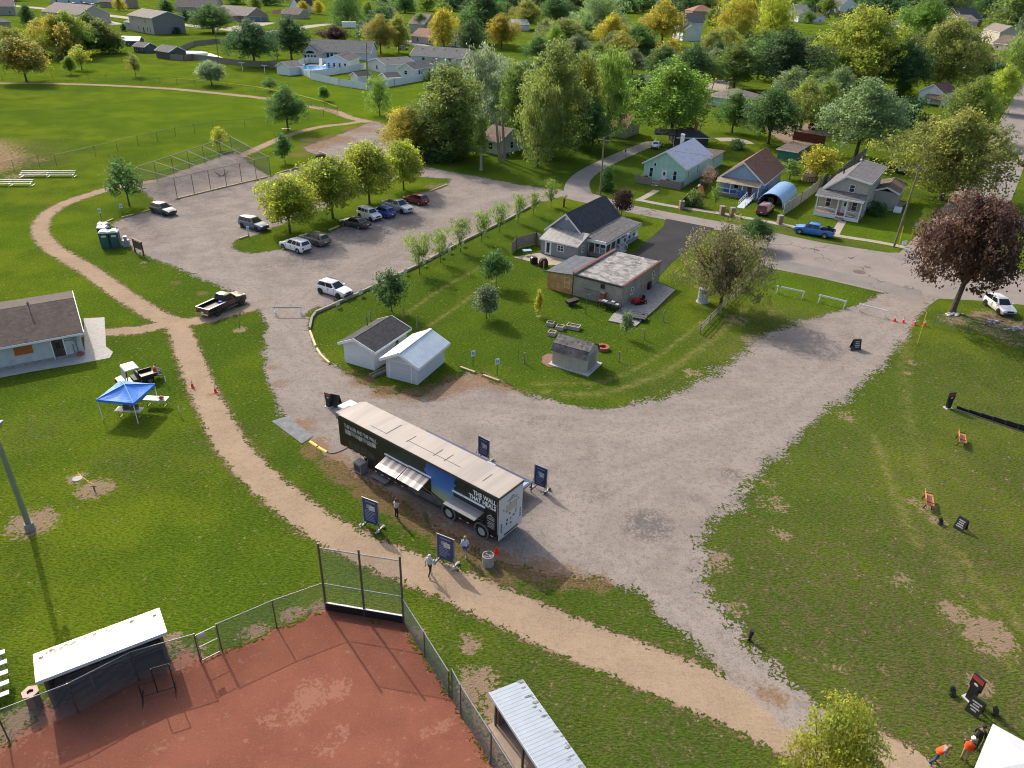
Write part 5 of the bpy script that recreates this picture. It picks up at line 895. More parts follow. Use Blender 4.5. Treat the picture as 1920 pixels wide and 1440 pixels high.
def car(kind,label,color,rear,front,side,cat='car',group=None,name=None,rim=None,rack=False,trim=None,bedmat=None,far_=False,wbc=None):
    K=KINDS[kind]; a,b=G(*rear),G(*front); yw=yaw(a,b); wb=(b-a).length if wbc is None else wbc
    hw=K['hw']; n=Vector((-math.sin(yw),math.cos(yw),0))   # left of heading
    mid=(a+b)/2+(n*(hw-.1) if side=='R' else -n*(hw-.1))
    t=thing(name or ('pickup_truck' if kind in('pickup','crew') else 'parked_car'),label,cat,(mid.x,mid.y,.018),yw,group)
    pm=PAINT(color); xf=wb/2+K['fo']; xr=-wb/2-K['ro']; cowl=wb/2-.05-(.95-K['cowl']) if False else wb/2-(1.0-K['cowl'])*.55-.1
    hood,belt,roof=K['hood'],K['belt'],K['roof']; L_=wb/2.85
    rf=cowl-.72*(1 if kind not in('boxy',) else .5); 
    pk=kind in('pickup','crew')
    if pk: rr=rf-(.85 if kind=='pickup' else 1.55); tail=rr-.15
    else: tail=xr+(.1 if kind in('suv','van','boxy','crossover') else .75); rr=tail+(.3 if kind in('suv','crossover') else .12 if kind in('boxy','van') else .62)
    if kind=='crossover': rr=tail+.45
    st=[(xf,.42,hood-.38,.8),(xf-.1,.3,hood-.22,.92),(xf-.45,.24,hood-.1,.98),(cowl+.1,.22,hood,1.0),(cowl-.25,.22,belt,1.0)]
    if pk: st+=[(tail,.26,belt,1.0),(tail-.02,.3,.82,1.0),(xr+.06,.34,.82,.99),(xr,.42,.8,.96)]
    else: st+=[(0,.22,belt,1.0),(xr+.5,.24,belt,1.0),(xr+.1,.32,belt-.03,.95),(xr,.42,belt-.22,.88)]
    mb=MB(); vs=[];k=10
    for x,zb,zt,q in st:
        h=hw*q; vs+=[(x,-h*.9,zb),(x,-h,zb+.14),(x,-h*1.0,(zb+zt)/2+.06),(x,-h*.985,zt-.12),(x,-h*.9,zt),(x,h*.9,zt),(x,h*.985,zt-.12),(x,h,(zb+zt)/2+.06),(x,h,zb+.14),(x,h*.9,zb)]
    fs=[(i*k+j,(i+1)*k+j,(i+1)*k+(j+1)%k,i*k+(j+1)%k) for i in range(len(st)-1) for j in range(k)]+[tuple(range(k)),tuple(range(len(st)*k-1,len(st)*k-k-1,-1))]
    mb.add(vs,fs)
    bw,tw=hw*.9,hw*.72; z0=belt-.02
    Bq=[(cowl,-bw,hood-.02),(cowl,bw,hood-.02),(tail,bw,z0),(tail,-bw,z0)]; Tq=[(rf,-tw,roof-.05),(rf,tw,roof-.05),(rr,tw,roof-.06),(rr,-tw,roof-.06)]
    Cq=[(rf-.15,-tw*.85,roof),(rf-.15,tw*.85,roof),(rr+.12,tw*.85,roof-.005),(rr+.12,-tw*.85,roof-.005)]
    mb.add(Bq+Tq+Cq,[(0,1,5,4),(1,2,6,5),(2,3,7,6),(3,0,4,7),(4,5,9,8),(5,6,10,9),(6,7,11,10),(7,4,8,11),(8,9,10,11)])
    if pk:
        mb.box(xr+.02,tail,-hw*.985,-hw*.86,.7,belt-.02).box(xr+.02,tail,hw*.86,hw*.985,.7,belt-.02)
    bo=mb.build('body',pm,t,smooth=True); bo.data.set_sharp_from_angle(angle=rad(38))
    ws,nn=panel([Bq[0],Bq[1],Tq[1],Tq[0]],.07,.93,.08,.94); MB().extr(ws,nn).build('windscreen',M_glass,t)
    ws,nn=panel([Bq[2],Bq[3],Tq[3],Tq[2]],.1,.9,.18 if not pk else .25,.9); MB().extr(ws,nn).build('rear_window',M_glass,t)
    for s in (0,1):
        c=[Bq[3],Bq[0],Tq[0],Tq[3]] if s==0 else [Bq[1],Bq[2],Tq[2],Tq[1]]
        nw=K['nw']; e=[.06+.88*i/nw for i in range(nw+1)]
        for i in range(nw):
            ws,nn=panel(c,e[i]+.018,e[i+1]-.018,.12,.9); MB().extr(ws,nn).build('side_window',M_glass,t)
    for sx in (1,-1):
        for sy in (1,-1):
            ar=MB(); R_=K['r']; ar.lathe([(.001,0),(R_*1.17,0),(R_*1.17,.012),(.001,.012)],18,0,Matrix.Translation((sx*wb/2,sy*(hw+.004 if sy>0 else hw+.016),R_*1.04))@Matrix.Rotation(rad(90),4,'X')); ar.build('wheel_arch',M_black,t)
            wheel(t,sx*wb/2,sy*(hw-.075),R_,.24,rim)
    for sy in (1,-1):
        MB().box(xf-.16,xf-.005,sy*hw*.6-.17,sy*hw*.6+.17,hood-.36,hood-.2).build('headlight',M_lamp,t); MB().box(xr-.01 if not pk else xr-.02,xr+.16,sy*hw*.76-.12,sy*hw*.76+.12,belt-.36,belt-.14).build('taillight',M_red,t)
        MB().box(cowl-.35,cowl-.15,sy*hw*1.0-.02 if sy>0 else -hw*1.0-.16,sy*hw*1.0+.16 if sy>0 else -hw+.02,belt+.02,belt+.16).build('mirror',trim or pm,t)
        MB().box(-wb*.08,-wb*.08+.18,sy*hw-.012,sy*hw+.012,belt-.2,belt-.16).build('door_handle',M_dkgrey,t)
    dsm=MB()
    for sy in (1,-1):
        for x_ in ((cowl-.2,cowl-1.1) if pk and kind=='pickup' else (cowl-.2,cowl-1.15,cowl-2.0)): dsm.box(x_-.012,x_+.012,sy*hw-.006,sy*hw+.006,.36,belt-.06)
    dsm.build('door_seam',M_black,t)
    MB().box(xf-.08,xf+.03,-hw*.42,hw*.42,hood-.42,hood-.24).build('grille',M_black,t); MB().box(xf-.12,xf+.06,-hw*.8,hw*.8,.36,.54).build('front_bumper',M_dkgrey if kind!='pickup' else M_chrome,t); MB().box(xr-.06,xr+.12,-hw*.82,hw*.82,.4,.58).build('rear_bumper',M_dkgrey if not pk else M_chrome,t)
    MB().box(xr-.075 if pk else xr-.012,xr,-.16,.16,.62,.74).build('licence_plate',M_white,t)
    if rack:
        q=MB()
        for sy in (1,-1): q.bar((rf-.2,sy*tw*.88,roof+.07),(rr+.2,sy*tw*.88,roof+.06),.04,.05)
        q.build('roof_rack',M_dkgrey,t)
    if pk:
        MB().box(xr-.005,xr+.06,-hw*.86,hw*.86,.7,belt-.03).build('tailgate',pm,t); MB().box(xr+.1,tail-.04,-hw*.855,hw*.855,.8,.85).box(tail-.05,tail,-hw*.855,hw*.855,.8,belt-.04).build('bed_liner',bedmat or M_black,t)
    return t,dict(xf=xf,xr=xr,cowl=cowl,tail=tail,hw=hw,belt=belt,roof=roof,rr=rr,rf=rf)
g0='cars parked in the gravel lot'
WH=(.72,.73,.74)
car('crossover','small white crossover parked by the timber edging, black lower trim','' or WH,(601.9,550.4),(635.2,560.4),'R',group=g0,rack=True)
car('suv','white estate style car parked nose in beside the tan car',WH,(559.2,475.8),(532,467),'L',group=g0)
car('suv','tan grey car with cluttered roof beside the white estate style car',(.17,.15,.115),(595.2,463.3),(568,454.5),'L',group=g0,rack=True)
car('sedan','dark grey saloon car on the island edge beside the white boxy car',(.05,.052,.056),(673.3,430),(645,423.75),'L',group=g0)
car('boxy','white boxy car with upright windows between the dark saloon and the blue car',WH,(671,407),(700,417.2),'R',group=g0,wbc=2.7)
car('crossover','bright blue car next to the silver pickup',(.015,.07,.33),(724.4,410.8),(699,402.4),'L',group=g0,wbc=2.75)
t,d=car('pickup','silver single cab pickup truck with empty black bed, among the parked cars',(.42,.44,.47),(724,392.4),(755,401.5),'R',cat='pickup truck',group=g0,wbc=3.5)
car('crossover','maroon car at the far end of the parked row',(.2,.012,.02),(787.3,386),(761,379.6),'L',group=g0,wbc=2.75)
car('suv','steel blue car parked alone under the nearest island tree',(.08,.13,.2),(455.4,427),(481.5,434),'R',group=g0)
car('crossover','dark slate car parked alone beside the batting cage timber',(.045,.06,.075),(286.5,399),(310.4,405.8),'R',group=g0,wbc=2.8)
t,d=car('pickup','black pickup truck with red door lettering on the path crossing',(.008,.008,.009),(408.5,592.2),(453.4,570.8),'R',cat='pickup truck')
MB().box(d['xr'],d['tail'],-d['hw']*.99,-d['hw']*.85,d['belt']-.02,d['belt']+.02).box(d['xr'],d['tail'],d['hw']*.85,d['hw']*.99,d['belt']-.02,d['belt']+.02).box(d['xr'],d['xr']+.07,-d['hw']*.85,d['hw']*.85,d['belt']-.03,d['belt']+.01).build('bed_rail',MAT((.6,.62,.65),.25,.05,metal=.5),t)
MB().bar((-.6,-d['hw']-.1,.42),(1.0,-d['hw']-.1,.42),.14,.05).build('side_step',M_chrome,t)
q=MB()
for i in range(7): q.box(-.05+i*.13,.04+i*.13,-d['hw']-.012,-d['hw'],.86+(i%3)*.04,.98+(i%2)*.06)
q.box(0,.8,-d['hw']-.012,-d['hw'],.72,.77); q.build('door_lettering',MAT((.5,.06,.03),.5,.1),t)
q=MB(); q.lathe([(.18,0),(.22,.3),(.22,.34),(.001,.34)],10); tb=q.build('bucket',MAT((.01,.03,.4),.5,.1)); 
tb.location=t.location+Matrix.Rotation(t.rotation_euler[2],3,'Z')@Vector((d['tail']-.3,-.35,.85)); tag(tb,'small blue bucket in the bed of the black pickup','bucket')
t,d=car('crew','bright blue pickup truck with a black motorbike load at the street kerb',(.02,.16,.5),(1545,447.2),(1498,438.6),'L',cat='pickup truck')
def motorbike(loc,rot,label):
    t=thing('motorbike',label,'motorbike',loc,rot)
    for x in (-.7,.7): 
        m=MB(); m.lathe([(.22,-.06),(.3,-.06),(.31,0),(.3,.06),(.22,.06)],14,0,Matrix.Translation((x,0,.31))@Matrix.Rotation(rad(90),4,'X')); m.build('wheel',M_tyre,t)
    m=MB(); m.bar((-.65,0,.35),(.1,0,.7),.12,.16).bar((.1,0,.7),(.7,0,.35),.07,.07).bar((.45,0,.62),(.35,0,1.0),.06,.06).box(-.25,.25,-.16,.16,.3,.6); m.build('frame',M_black,t)
    MB().ball((.15,0,.82),.2,8,0,(1.2,.7,.6)).build('tank',M_black,t); MB().box(-.55,-.05,-.13,.13,.72,.82).build('seat',M_dkgrey,t); MB().cyl((.35,-.35,1.0),(.35,.35,1.0),.02,.02,6).build('handlebar',M_chrome,t); return t
Rt=Matrix.Rotation(t.rotation_euler[2],3,'Z'); motorbike(t.location+Rt@Vector((d['tail']-1.15,0,.85)),t.rotation_euler[2],'black motorbike standing in the bed of the bright blue pickup')
car('van','dark red minivan parked before the arched shelter',(.17,.01,.02),(1438,405.8),(1449,396.5),'R',cat='minivan',wbc=2.95)
car('crossover','white car half hidden under the purple leaved maple',WH,(1846,571.5),(1872.5,591),'R',wbc=2.75)
car('sedan','white car in the carport drive behind the mint house',WH,(1232,283),(1243,272),'R',wbc=2.7)
car('suv','red pickup like truck with raised bars in the dirt yard',(.22,.012,.02),(1512,243),(1535,238),'L',cat='truck',wbc=3.4)
car('suv','tan car on the drive between the two olive trees',(.33,.3,.26),(747,94),(766,94),'R',wbc=3); car('suv','silver car before the red roofed house',(.4,.4,.42),(836,88),(850,89),'R',wbc=3)
for (r_,f_,c_,lb) in [((137,10),(148,9.5),(.02,.02,.025),'black car, left of three before the pale grey house'),((158,10),(168,9.5),(.03,.03,.035),'dark car, middle of three before the pale grey house'),((172,12),(184,11.5),(.5,.5,.52),'silver car, right of three before the pale grey house'),((1828,76),(1836,76),(.01,.01,.012),'black car at the arched carport'),((350,29),(362,28),(.5,.48,.45),'white cart like car before the top street house'),((1668,318),(1684,326),(.02,.025,.03),'dark car behind the beige house')]:
    car('suv',lb,c_,r_,f_,'R',wbc=3.0)
car('sedan','small dark red car cut by the right edge on the side street',(.2,.01,.03),(1917,313),(1935,318),'R',wbc=2.6)
# box trailer far off
a=G(655,53); t=thing('box_trailer','white enclosed box trailer at the top street','trailer',a,.2); MB().box(-4,4,-1.3,1.3,.6,3.4).build('box',M_white,t); wheel(t,-.6,-1.1,.4); wheel(t,.6,-1.1,.4); MB().bar((4,0,.5),(5.3,0,.5),.12,.12).build('hitch',M_dkgrey,t)
# utility cart with cargo bed beside the blue canopy
a,b=G(232,733),G(285,717); yw=yaw(b,a); c=(a+b)/2; n=Vector((-math.sin(yw),math.cos(yw),0)); c=c-n*.55
t=thing('utility_cart','black utility cart with white cab roof beside the blue canopy','utility cart',c,yw)
q=MB(); q.box(-1.5,1.45,-.72,.72,.34,.52); q.extr([(.75,-.7,.52),(1.5,-.7,.52),(1.45,-.7,.86),(.85,-.7,.98)],(0,1.4,0)); q.build('body',M_black,t)
q=MB()
for x,y in((.75,-.66),(.75,.66),(-.3,-.66),(-.3,.66)): q.bar((x,y,.5),(x-.05 if x>0 else x+.05,y*.95,1.85),.06,.06)
q.build('roll_cage',M_black,t); MB().extr([(-.45,-.75,1.86),(.8,-.75,1.86),(.72,-.75,1.98),(-.35,-.75,1.98)],(0,1.5,0)).build('roof',MAT((.74,.75,.74),.45,.04),t)
MB().slab((.86,-.62,.98),(.86,.62,.98),(.73,.62,1.84),(.73,-.62,1.84),.02).build('windscreen',MAT((.45,.52,.55),.15,.03),t); MB().box(-.28,.2,-.6,.6,.55,.75).box(-.3,-.2,-.6,.6,.75,1.25).build('seat',MAT((.06,.06,.06),.7,.1),t)
q=MB(); q.box(-1.75,-.42,-.74,.74,.62,.68).box(-1.75,-.42,-.74,-.68,.68,.95).box(-1.75,-.42,.68,.74,.68,.95).box(-.48,-.42,-.68,.68,.68,.95); q.build('cargo_bed',M_black,t); MB().slab((-1.78,-.7,.62),(-2.25,-.7,.5),(-2.25,.7,.5),(-1.78,.7,.62),.05).build('tailgate',M_black,t)
for x in (-1.1,1.05):
    for y in (-.66,.66): wheel(t,x,y,.31,.24)
UTV=t
# riding mower, cart and yard machines
def mower(loc,rot):
    t=thing('riding_mower','red riding lawn mower on the broken concrete pad','lawn mower',loc,rot)
    MB().extr([(.15,-.28,.35),(1.0,-.28,.35),(1.0,-.28,.72),(.2,-.28,.82)],(0,.56,0)).build('hood',MAT((.42,.01,.012),.35,.08),t); MB().extr([(-.75,-.42,.42),(.1,-.42,.42),(.1,-.42,.52),(-.75,-.42,.62)],(0,.84,0)).build('fender',MAT((.42,.01,.012),.35,.08),t)
    MB().box(-.5,-.1,-.22,.22,.6,.7).box(-.6,-.48,-.22,.22,.66,1.05).build('seat',M_black,t); MB().bar((.2,0,.75),(.02,0,1.0),.04,.04).lathe([(.16,0),(.19,.02),(.16,.04)],12,0,Matrix.Translation((0,0,1.0))).build('steering_wheel',M_black,t); MB().box(-.3,.5,-.55,.55,.14,.3).build('mower_deck',M_black,t)
    for y in(-.4,.4): wheel(t,-.45,y,.26,.22); wheel(t,.75,y,.19,.16)
mower(G(1199,570),-2.6)
a=G(1072,572); t=thing('dump_cart','black two wheeled dump cart tipped on the grass','cart',a,.5); MB().extr([(-.6,-.4,.2),(.6,-.4,.35),(.75,-.4,.75),(-.7,-.4,.6)],(0,.8,0)).build('tub',M_black,t); wheel(t,0,-.45,.22,.14); wheel(t,0,.45,.22,.14); MB().bar((.6,0,.35),(1.3,0,.1),.05,.05).build('drawbar',M_dkgrey,t)
a=G(1192,598); t=thing('trailer_frame','small flat black utility trailer on the slab edge','trailer',a,-.35); q=MB(); q.box(-1.2,1.2,-.6,.6,.34,.42); q.build('bed',MAT((.06,.065,.07),.7,.2),t); q=MB()
for y in (-.6,.6): q.bar((-1.2,y,.62),(1.2,y,.62),.04,.04)
for x in (-1.2,0,1.2):
    for y in (-.6,.6): q.box(x-.02,x+.02,y-.02,y+.02,.42,.62)
q.build('rail',M_dkgrey,t); wheel(t,.7,-.7,.24,.16); wheel(t,.7,.7,.24,.16)
# ---------------------------------------------------------------- lettering
def text(par,body,size,M,mat,bold=.0,ext=.004,align='LEFT',sx=1.0,name='lettering',line=1.0):
    cu=bpy.data.curves.new('lettering','FONT'); cu.body=body; cu.size=size; cu.extrude=ext; cu.offset=bold; cu.align_x=align; cu.space_line=line; cu.resolution_u=2
    o=bpy.data.objects.new('lettering_src',cu); COL.objects.link(o); bpy.context.view_layer.update()
    me=bpy.data.meshes.new_from_object(o.evaluated_get(bpy.context.evaluated_depsgraph_get())); bpy.data.objects.remove(o); bpy.data.curves.remove(cu)
    me.transform(M@Matrix.Diagonal((sx,1,1,1))); me.materials.clear(); me.materials.append(mat)
    return link(name,me,par)
def basis(o,x,y):   # text plane: origin, right vector, up vector
    x=Vector(x).normalized(); y=Vector(y).normalized(); z=x.cross(y)
    return Matrix(((x.x,y.x,z.x,o[0]),(x.y,y.y,z.y,o[1]),(x.z,y.z,z.z,o[2]),(0,0,0,1)))
for par,s,size,o,m in TEXTS: text(par,s,size,basis(o,(1,0,0),(0,0,1)),m,.004)
M_letter=MAT((.78,.79,.8),.5,.03,name='white_lettering')
# ---------------------------------------------------------------- exhibit trailer
TY=2.48824512; t=thing('exhibit_trailer','long black exhibit trailer with white roof, painted mural side and open awning panels','trailer',(-.60487549,39.10103647,.018),TY)
LT,WT,HT=16.1,2.59,4.08
M_tr=MAT((.010,.012,.012),.35,.15,.8,name='black_vinyl')
mb=MB(); mb.extr([(0,0,.42),(0,0,HT-.1),(LT,0,HT-.1),(LT,0,1.28),(12.95,0,1.28),(12.95,0,.5),(12.6,0,.42)],(0,-WT,0)); mb.build('body',M_tr,t)
m,nt,b=nt_new('white_trailer_roof'); co=N(nt,'ShaderNodeTexCoord').outputs['Object']; mp=N(nt,'ShaderNodeMapping'); mp.inputs['Scale'].default_value=(1.1,.12,1); mp.inputs['Rotation'].default_value=(0,0,.18); L(nt,co,mp.inputs[0])
c=mixc(nt,smooth(nt,noise(nt,mp.outputs[0],.9,4,.6),.35,.7),(.38,.325,.28),(.29,.25,.22)); c=mixc(nt,mathn(nt,'MULTIPLY',smooth(nt,noise(nt,co,3,5,.7),.6,.75),.3),c,(.22,.2,.18)); L(nt,c,b.inputs['Base Color']); b.inputs['Roughness'].default_value=.45; M_troof=m
q=MB(); q.extr([(-.03,.04,HT-.1),(-.03,.04,HT),(LT-.3,.04,HT),(LT+.02,-.25,HT),(LT+.02,-WT+.25,HT),(LT-.3,-WT-.04,HT),(-.03,-WT-.04,HT),(-.03,-WT-.04,HT-.1)][1:7],(0,0,.03)); r=q.build('roof',M_troof,t)
q=MB(); q.box(-.04,LT-.3,.0,.05,HT-.16,HT+.005).box(-.04,LT-.3,-WT-.05,-WT,HT-.16,HT+.005).box(-.06,0,-WT-.05,.05,HT-.16,HT+.02); q.build('roof_rail',M_dkgrey,t)
q=MB()
for x in (12.6,9.3,6.6,5.6,2.0): q.box(x-.03,x+.03,-1.7,-.7,HT+.03,HT+.045)
q.box(4.2,9.4,-.92,-.88,HT+.03,HT+.045); q.build('roof_seam',MAT((.12,.11,.11),.7,.1),r)
q=MB(); q.box(11.2,12.9,-2.1,-.5,HT+.03,HT+.06); q.build('roof_hatch',M_troof,r)
# rear wall
MB().box(-.03,0,-WT+.02,-.0,.4,HT-.16).build('rear_wall',MAT((.52,.54,.56),.45,.05,1),t)
q=MB(); q.box(-.045,-.03,-1.95,-.75,2.35,2.95); q.build('rear_panel',MAT((.45,.4,.33),.6,.08),t)
q=MB()
for y,z,a,c_ in [(-.5,2.75,.06,.1),(-2.1,2.9,.06,.1),(-1.9,3.1,.05,.08),(-1.2,3.0,.05,.08),(-.75,2.5,.05,.12),(-1.15,2.15,.12,.14),(-1.6,1.75,.2,.1),(-1.85,2.0,.05,.4),(-.9,1.7,.14,.14),(-1.3,1.65,.07,.16),(-.85,1.4,.12,.16),(-1.3,1.25,.12,.12)]: q.box(-.055,-.03,y-a/2,y+a/2,z-c_/2,z+c_/2)
for k in range(4): q.box(-.055,-.03,-.33,-.22,1.0+k*.2,1.09+k*.2).box(-.055,-.03,-2.4,-2.29,1.2+k*.2,1.29+k*.2)
q.box(-.06,-.03,-2.1,-.6,.52,.62); q.build('rear_fitting',M_black,t)
q=MB(); q.extr([(-.05,-.95,3.3),(-.05,-1.7,3.42),(-.05,-1.45,3.55),(-.05,-1.3,3.45)],(.02,0,0)); q.box(-.05,-.03,-2.0,-.9,3.22,3.27); q.build('rear_emblem',MAT((.2,.21,.22),.5,.1),t)
text(t,'MOBILE\nEXHIBIT',.14,basis((-.05,-.25,1.95),(0,-1,0),(0,0,1)),MAT((.12,.13,.14),.5,.1)) if False else None
# mural, drawn as flat printed panels on the side (y=+)
def sidep(name,pts,mat,off,th=.004,par=None): return MB().extr([(x,off,z) for x,z in pts],(0,th,0)).build(name,mat,par or t)
m,nt,b=nt_new('printed_sky'); co=N(nt,'ShaderNodeTexCoord').outputs['Object']; sx=N(nt,'ShaderNodeSeparateXYZ'); L(nt,co,sx.inputs[0])
rp=N(nt,'ShaderNodeValToRGB'); L(nt,mathn(nt,'MULTIPLY',mathn(nt,'SUBTRACT',sx.outputs[2],.9),1/3.1),rp.inputs[0]); cr_=rp.color_ramp
cr_.elements[0].position=0; cr_.elements[0].color=(.55,.5,.16,1); cr_.elements[1].position=1; cr_.elements[1].color=(.012,.06,.3,1)
for p_,c_ in ((.28,(.32,.42,.3,1)),(.5,(.06,.2,.5,1))):
    e=cr_.elements.new(p_); e.color=c_
L(nt,rp.outputs[0],b.inputs['Base Color']); b.inputs['Roughness'].default_value=.35; M_psky=m
m,nt,b=nt_new('printed_trees'); co=N(nt,'ShaderNodeTexCoord').outputs['Object']
c=mixc(nt,smooth(nt,noise(nt,co,3.5,6,.75),.45,.7),(.008,.014,.014),(.035,.055,.05)); c=mixc(nt,smooth(nt,noise(nt,co,9,3,.7),.62,.7),c,(.09,.12,.15)); L(nt,c,b.inputs['Base Color']); b.inputs['Roughness'].default_value=.35; M_ptree=m
mural=sidep('mural',[(3.55,.75),(3.55,3.9),(7.3,3.9),(7.3,.75)],M_psky,.001)
q=random.Random(3)
edge=[(6.9+q.uniform(-.25,.3)-.25*abs((z-2.4)/1.5),z) for z in np.linspace(3.9,.9,16)]
sidep('tree_print',[(11.85,.5),(11.85,3.9)]+edge+[(7.2,.5)],M_ptree,.006,par=mural)
edge2=[(3.9+q.uniform(-.15,.2),z) for z in np.linspace(2.3,3.9,10)]
sidep('tree_print',[(2.95,2.8)]+[(3.5,2.8)]+edge2+[(2.95,3.9)],M_ptree,.007,par=mural)
sidep('hill_print',[(6.9,.6),(6.9,1.75),(5.6,1.4),(4.5,1.15),(3.55,1.0),(3.55,.5),(6.9,.5)],MAT((.012,.035,.04),.4,.2,2),.006,par=mural)
sidep('lawn_print',[(7.2,.46),(7.2,1.05),(4.7,1.02),(4.0,.8),(4.0,.46)],MAT((.02,.05,.018),.4,.3,2),.011,par=mural)
sidep('wall_print',[(8.6,.5),(8.6,1.45),(7.0,1.5),(4.6,1.08),(5.6,.62)],BAND((.12,.11,.125),'X',.22,.6,.4,.2),.016,par=mural); sidep('wall_cap_print',[(8.6,1.45),(8.6,1.62),(7,1.58),(4.6,1.1),(7.0,1.5)],MAT((.35,.25,.17),.5,.3,3),.017,par=mural)
sidep('column_print',[(3.62,1.55),(3.62,2.15),(3.52,2.25),(3.42,2.15),(3.42,1.55)],MAT((.45,.43,.3),.5,.1),.008,par=mural)
# titles
X=(-1,0,0);Zu=(0,0,1)
tt=text(t,'THE WAR AND THE WALL',.46,basis((15.4,.012,3.2),X,Zu),MAT((.5,.5,.49),.6,.3,3),.012,sx=.66)
tw=text(t,'THE WALL',.5,basis((.22,.012,3.3),X,Zu),M_letter,.018,align='RIGHT',sx=.84); text(t,'THAT HEALS',.5,basis((.22,.012,2.86),X,Zu),M_letter,.018,align='RIGHT',sx=.84)
q=random.Random(4); ph=MB(); x=15.4
i=0
while x>11.95:
    wd=q.uniform(.28,.6); ph.box(max(11.9,x-wd),x-.03,.001,.008,2.68+q.uniform(-.05,.05),3.06+q.uniform(-.03,.03),i%3); x-=wd; i+=1
ph.build('photo_strip',[MAT((.3,.31,.31),.5,.6,9),MAT((.42,.43,.43),.5,.6,8),MAT((.2,.21,.21),.5,.6,7)],t)
fg=MB(); x=15.0
while x>12.1:
    h_=q.uniform(.45,.75); fg.extr([(x,.001,1.5),(x-.2,.001,1.5),(x-.22,.001,1.5+h_*.7),(x-.15,.001,1.5+h_),(x-.05,.001,1.5+h_),(x+.02,.001,1.5+h_*.7)],(0,.004,0)); x-=q.uniform(.2,.36)
fg.build('figure_print',MAT((.045,.05,.045),.5,.4,8),t)
ib=MB(); ib.box(3.0,3.6,.001,.008,3.28,3.34).box(2.95,3.5,.001,.008,3.18,3.23).box(2.95,3.45,.001,.008,3.08,3.13)
for k in range(5): ib.box(.35,1.0-.1*(k%2),.001,.008,1.2+k*.12,1.25+k*.12)
ib.box(.35,1.02,.001,.008,1.88,1.95).box(.35,1.02,.001,.008,2.02,2.06).extr([(1.05,.001,2.1),(.7,.001,2.32),(.35,.001,2.1),(.7,.001,2.2)],(0,.007,0)); ib.build('info_print',MAT((.45,.46,.47),.5,.2,6),t)
MB().box(.06,.1,.001,.012,.9,3.7).box(.2,1.05,.001,.01,2.78,2.81).build('trim_strip',MAT((.4,.41,.42),.4,.1),t)
# display windows and awning panels
for x0,x1,zt,zb in [(8.45,10.85,2.72,1.2),(6.2,8.35,2.78,1.2),(1.2,4.05,2.7,1.2)]:
    MB().box(x0,x1,-.06,.02,zb,zt-.06).build('display_window',M_glass,t); MB().box(x0-.05,x1+.05,.005,.1,zt-.03,zt+.06).build('window_rail',M_trim,t)
m,nt,b=nt_new('mirror_awning'); co=N(nt,'ShaderNodeTexCoord').outputs['Object']; sx=N(nt,'ShaderNodeSeparateXYZ'); L(nt,co,sx.inputs[0])
c=mixc(nt,smooth(nt,mathn(nt,'SINE',mathn(nt,'MULTIPLY',sx.outputs[0],9)),-.4,.8),(.24,.23,.235),(.5,.465,.445)); L(nt,c,b.inputs['Base Color']); b.inputs['Metallic'].default_value=.35; b.inputs['Roughness'].default_value=.3; M_awn=m
for x0,x1,zt,y1,z1,mm in [(8.62,10.8,2.62,1.15,2.12,M_awn),(6.35,8.5,2.68,1.15,2.15,M_awn),(1.25,4.1,2.3,1.05,2.12,MAT((.28,.29,.31),.3,.1,1,.5))]:
    q=MB(); q.slab((x0,.02,zt-.1),(x0,y1,z1),(x1,y1,z1),(x1,.02,zt-.1),-.05); aw=q.build('awning_panel',mm,t)
    q=MB(); q.bar((x0+.06,.03,1.5),(x0+.06,y1*.75,z1+.05),.03,.03).bar((x1-.06,.03,1.5),(x1-.06,y1*.75,z1+.05),.03,.03); q.build('strut',M_steel,aw)
# running gear, marker tape
for x in (1.44,4.49):
    for y in (-.08,-WT+.08):
        wheel(t,x,y,.5,.32,MAT((.42,.42,.43),.35,.15,9))
    MB().lathe([(.56,0),(.66,0),(.66,.09),(.56,.09)],24,0,Matrix.Translation((x,.02,.56))@Matrix.Rotation(rad(-90),4,'X')).build('fender',M_steel,t)
q=MB(); x=.1; i=0
while x<12.5:
    q.box(x,x+.24,0,.012,.5,.56,i%2); x+=.36; i+=1
x=13.1
while x<15.9:
    q.box(x,x+.24,0,.012,1.32,1.38,i%2); x+=.36; i+=1
q.build('marker_tape',[MAT((.45,.03,.02),.5,.1),MAT((.75,.75,.72),.5,.05)],t)
# front end: ladder, box, landing gear
q=MB()
for y in (-.35,-.85): q.bar((LT+.25,y,1.5),(LT+.25,y,HT-.2),.05,.05)
for k in range(7): q.bar((LT+.25,-.35,1.6+k*.36),(LT+.25,-.85,1.6+k*.36),.045,.045)
q.build('ladder',MAT((.42,.4,.36),.6,.15),t)
MB().box(LT+.02,LT+.5,-1.6,-.2,HT-.7,HT-.15).build('air_unit',MAT((.2,.2,.2),.6,.15),t); MB().box(LT+.02,LT+1.2,-2.3,-1.0,HT-.4,HT-.2).build('nose_cover',MAT((.6,.58,.56),.5,.06),t)
for y in (-.35,-WT+.35): MB().bar((13.6,y,0),(13.6,y,1.3),.16,.16).box(13.4,13.8,y-.2,y+.2,-.01,.04).build('landing_leg',M_dkgrey,t)
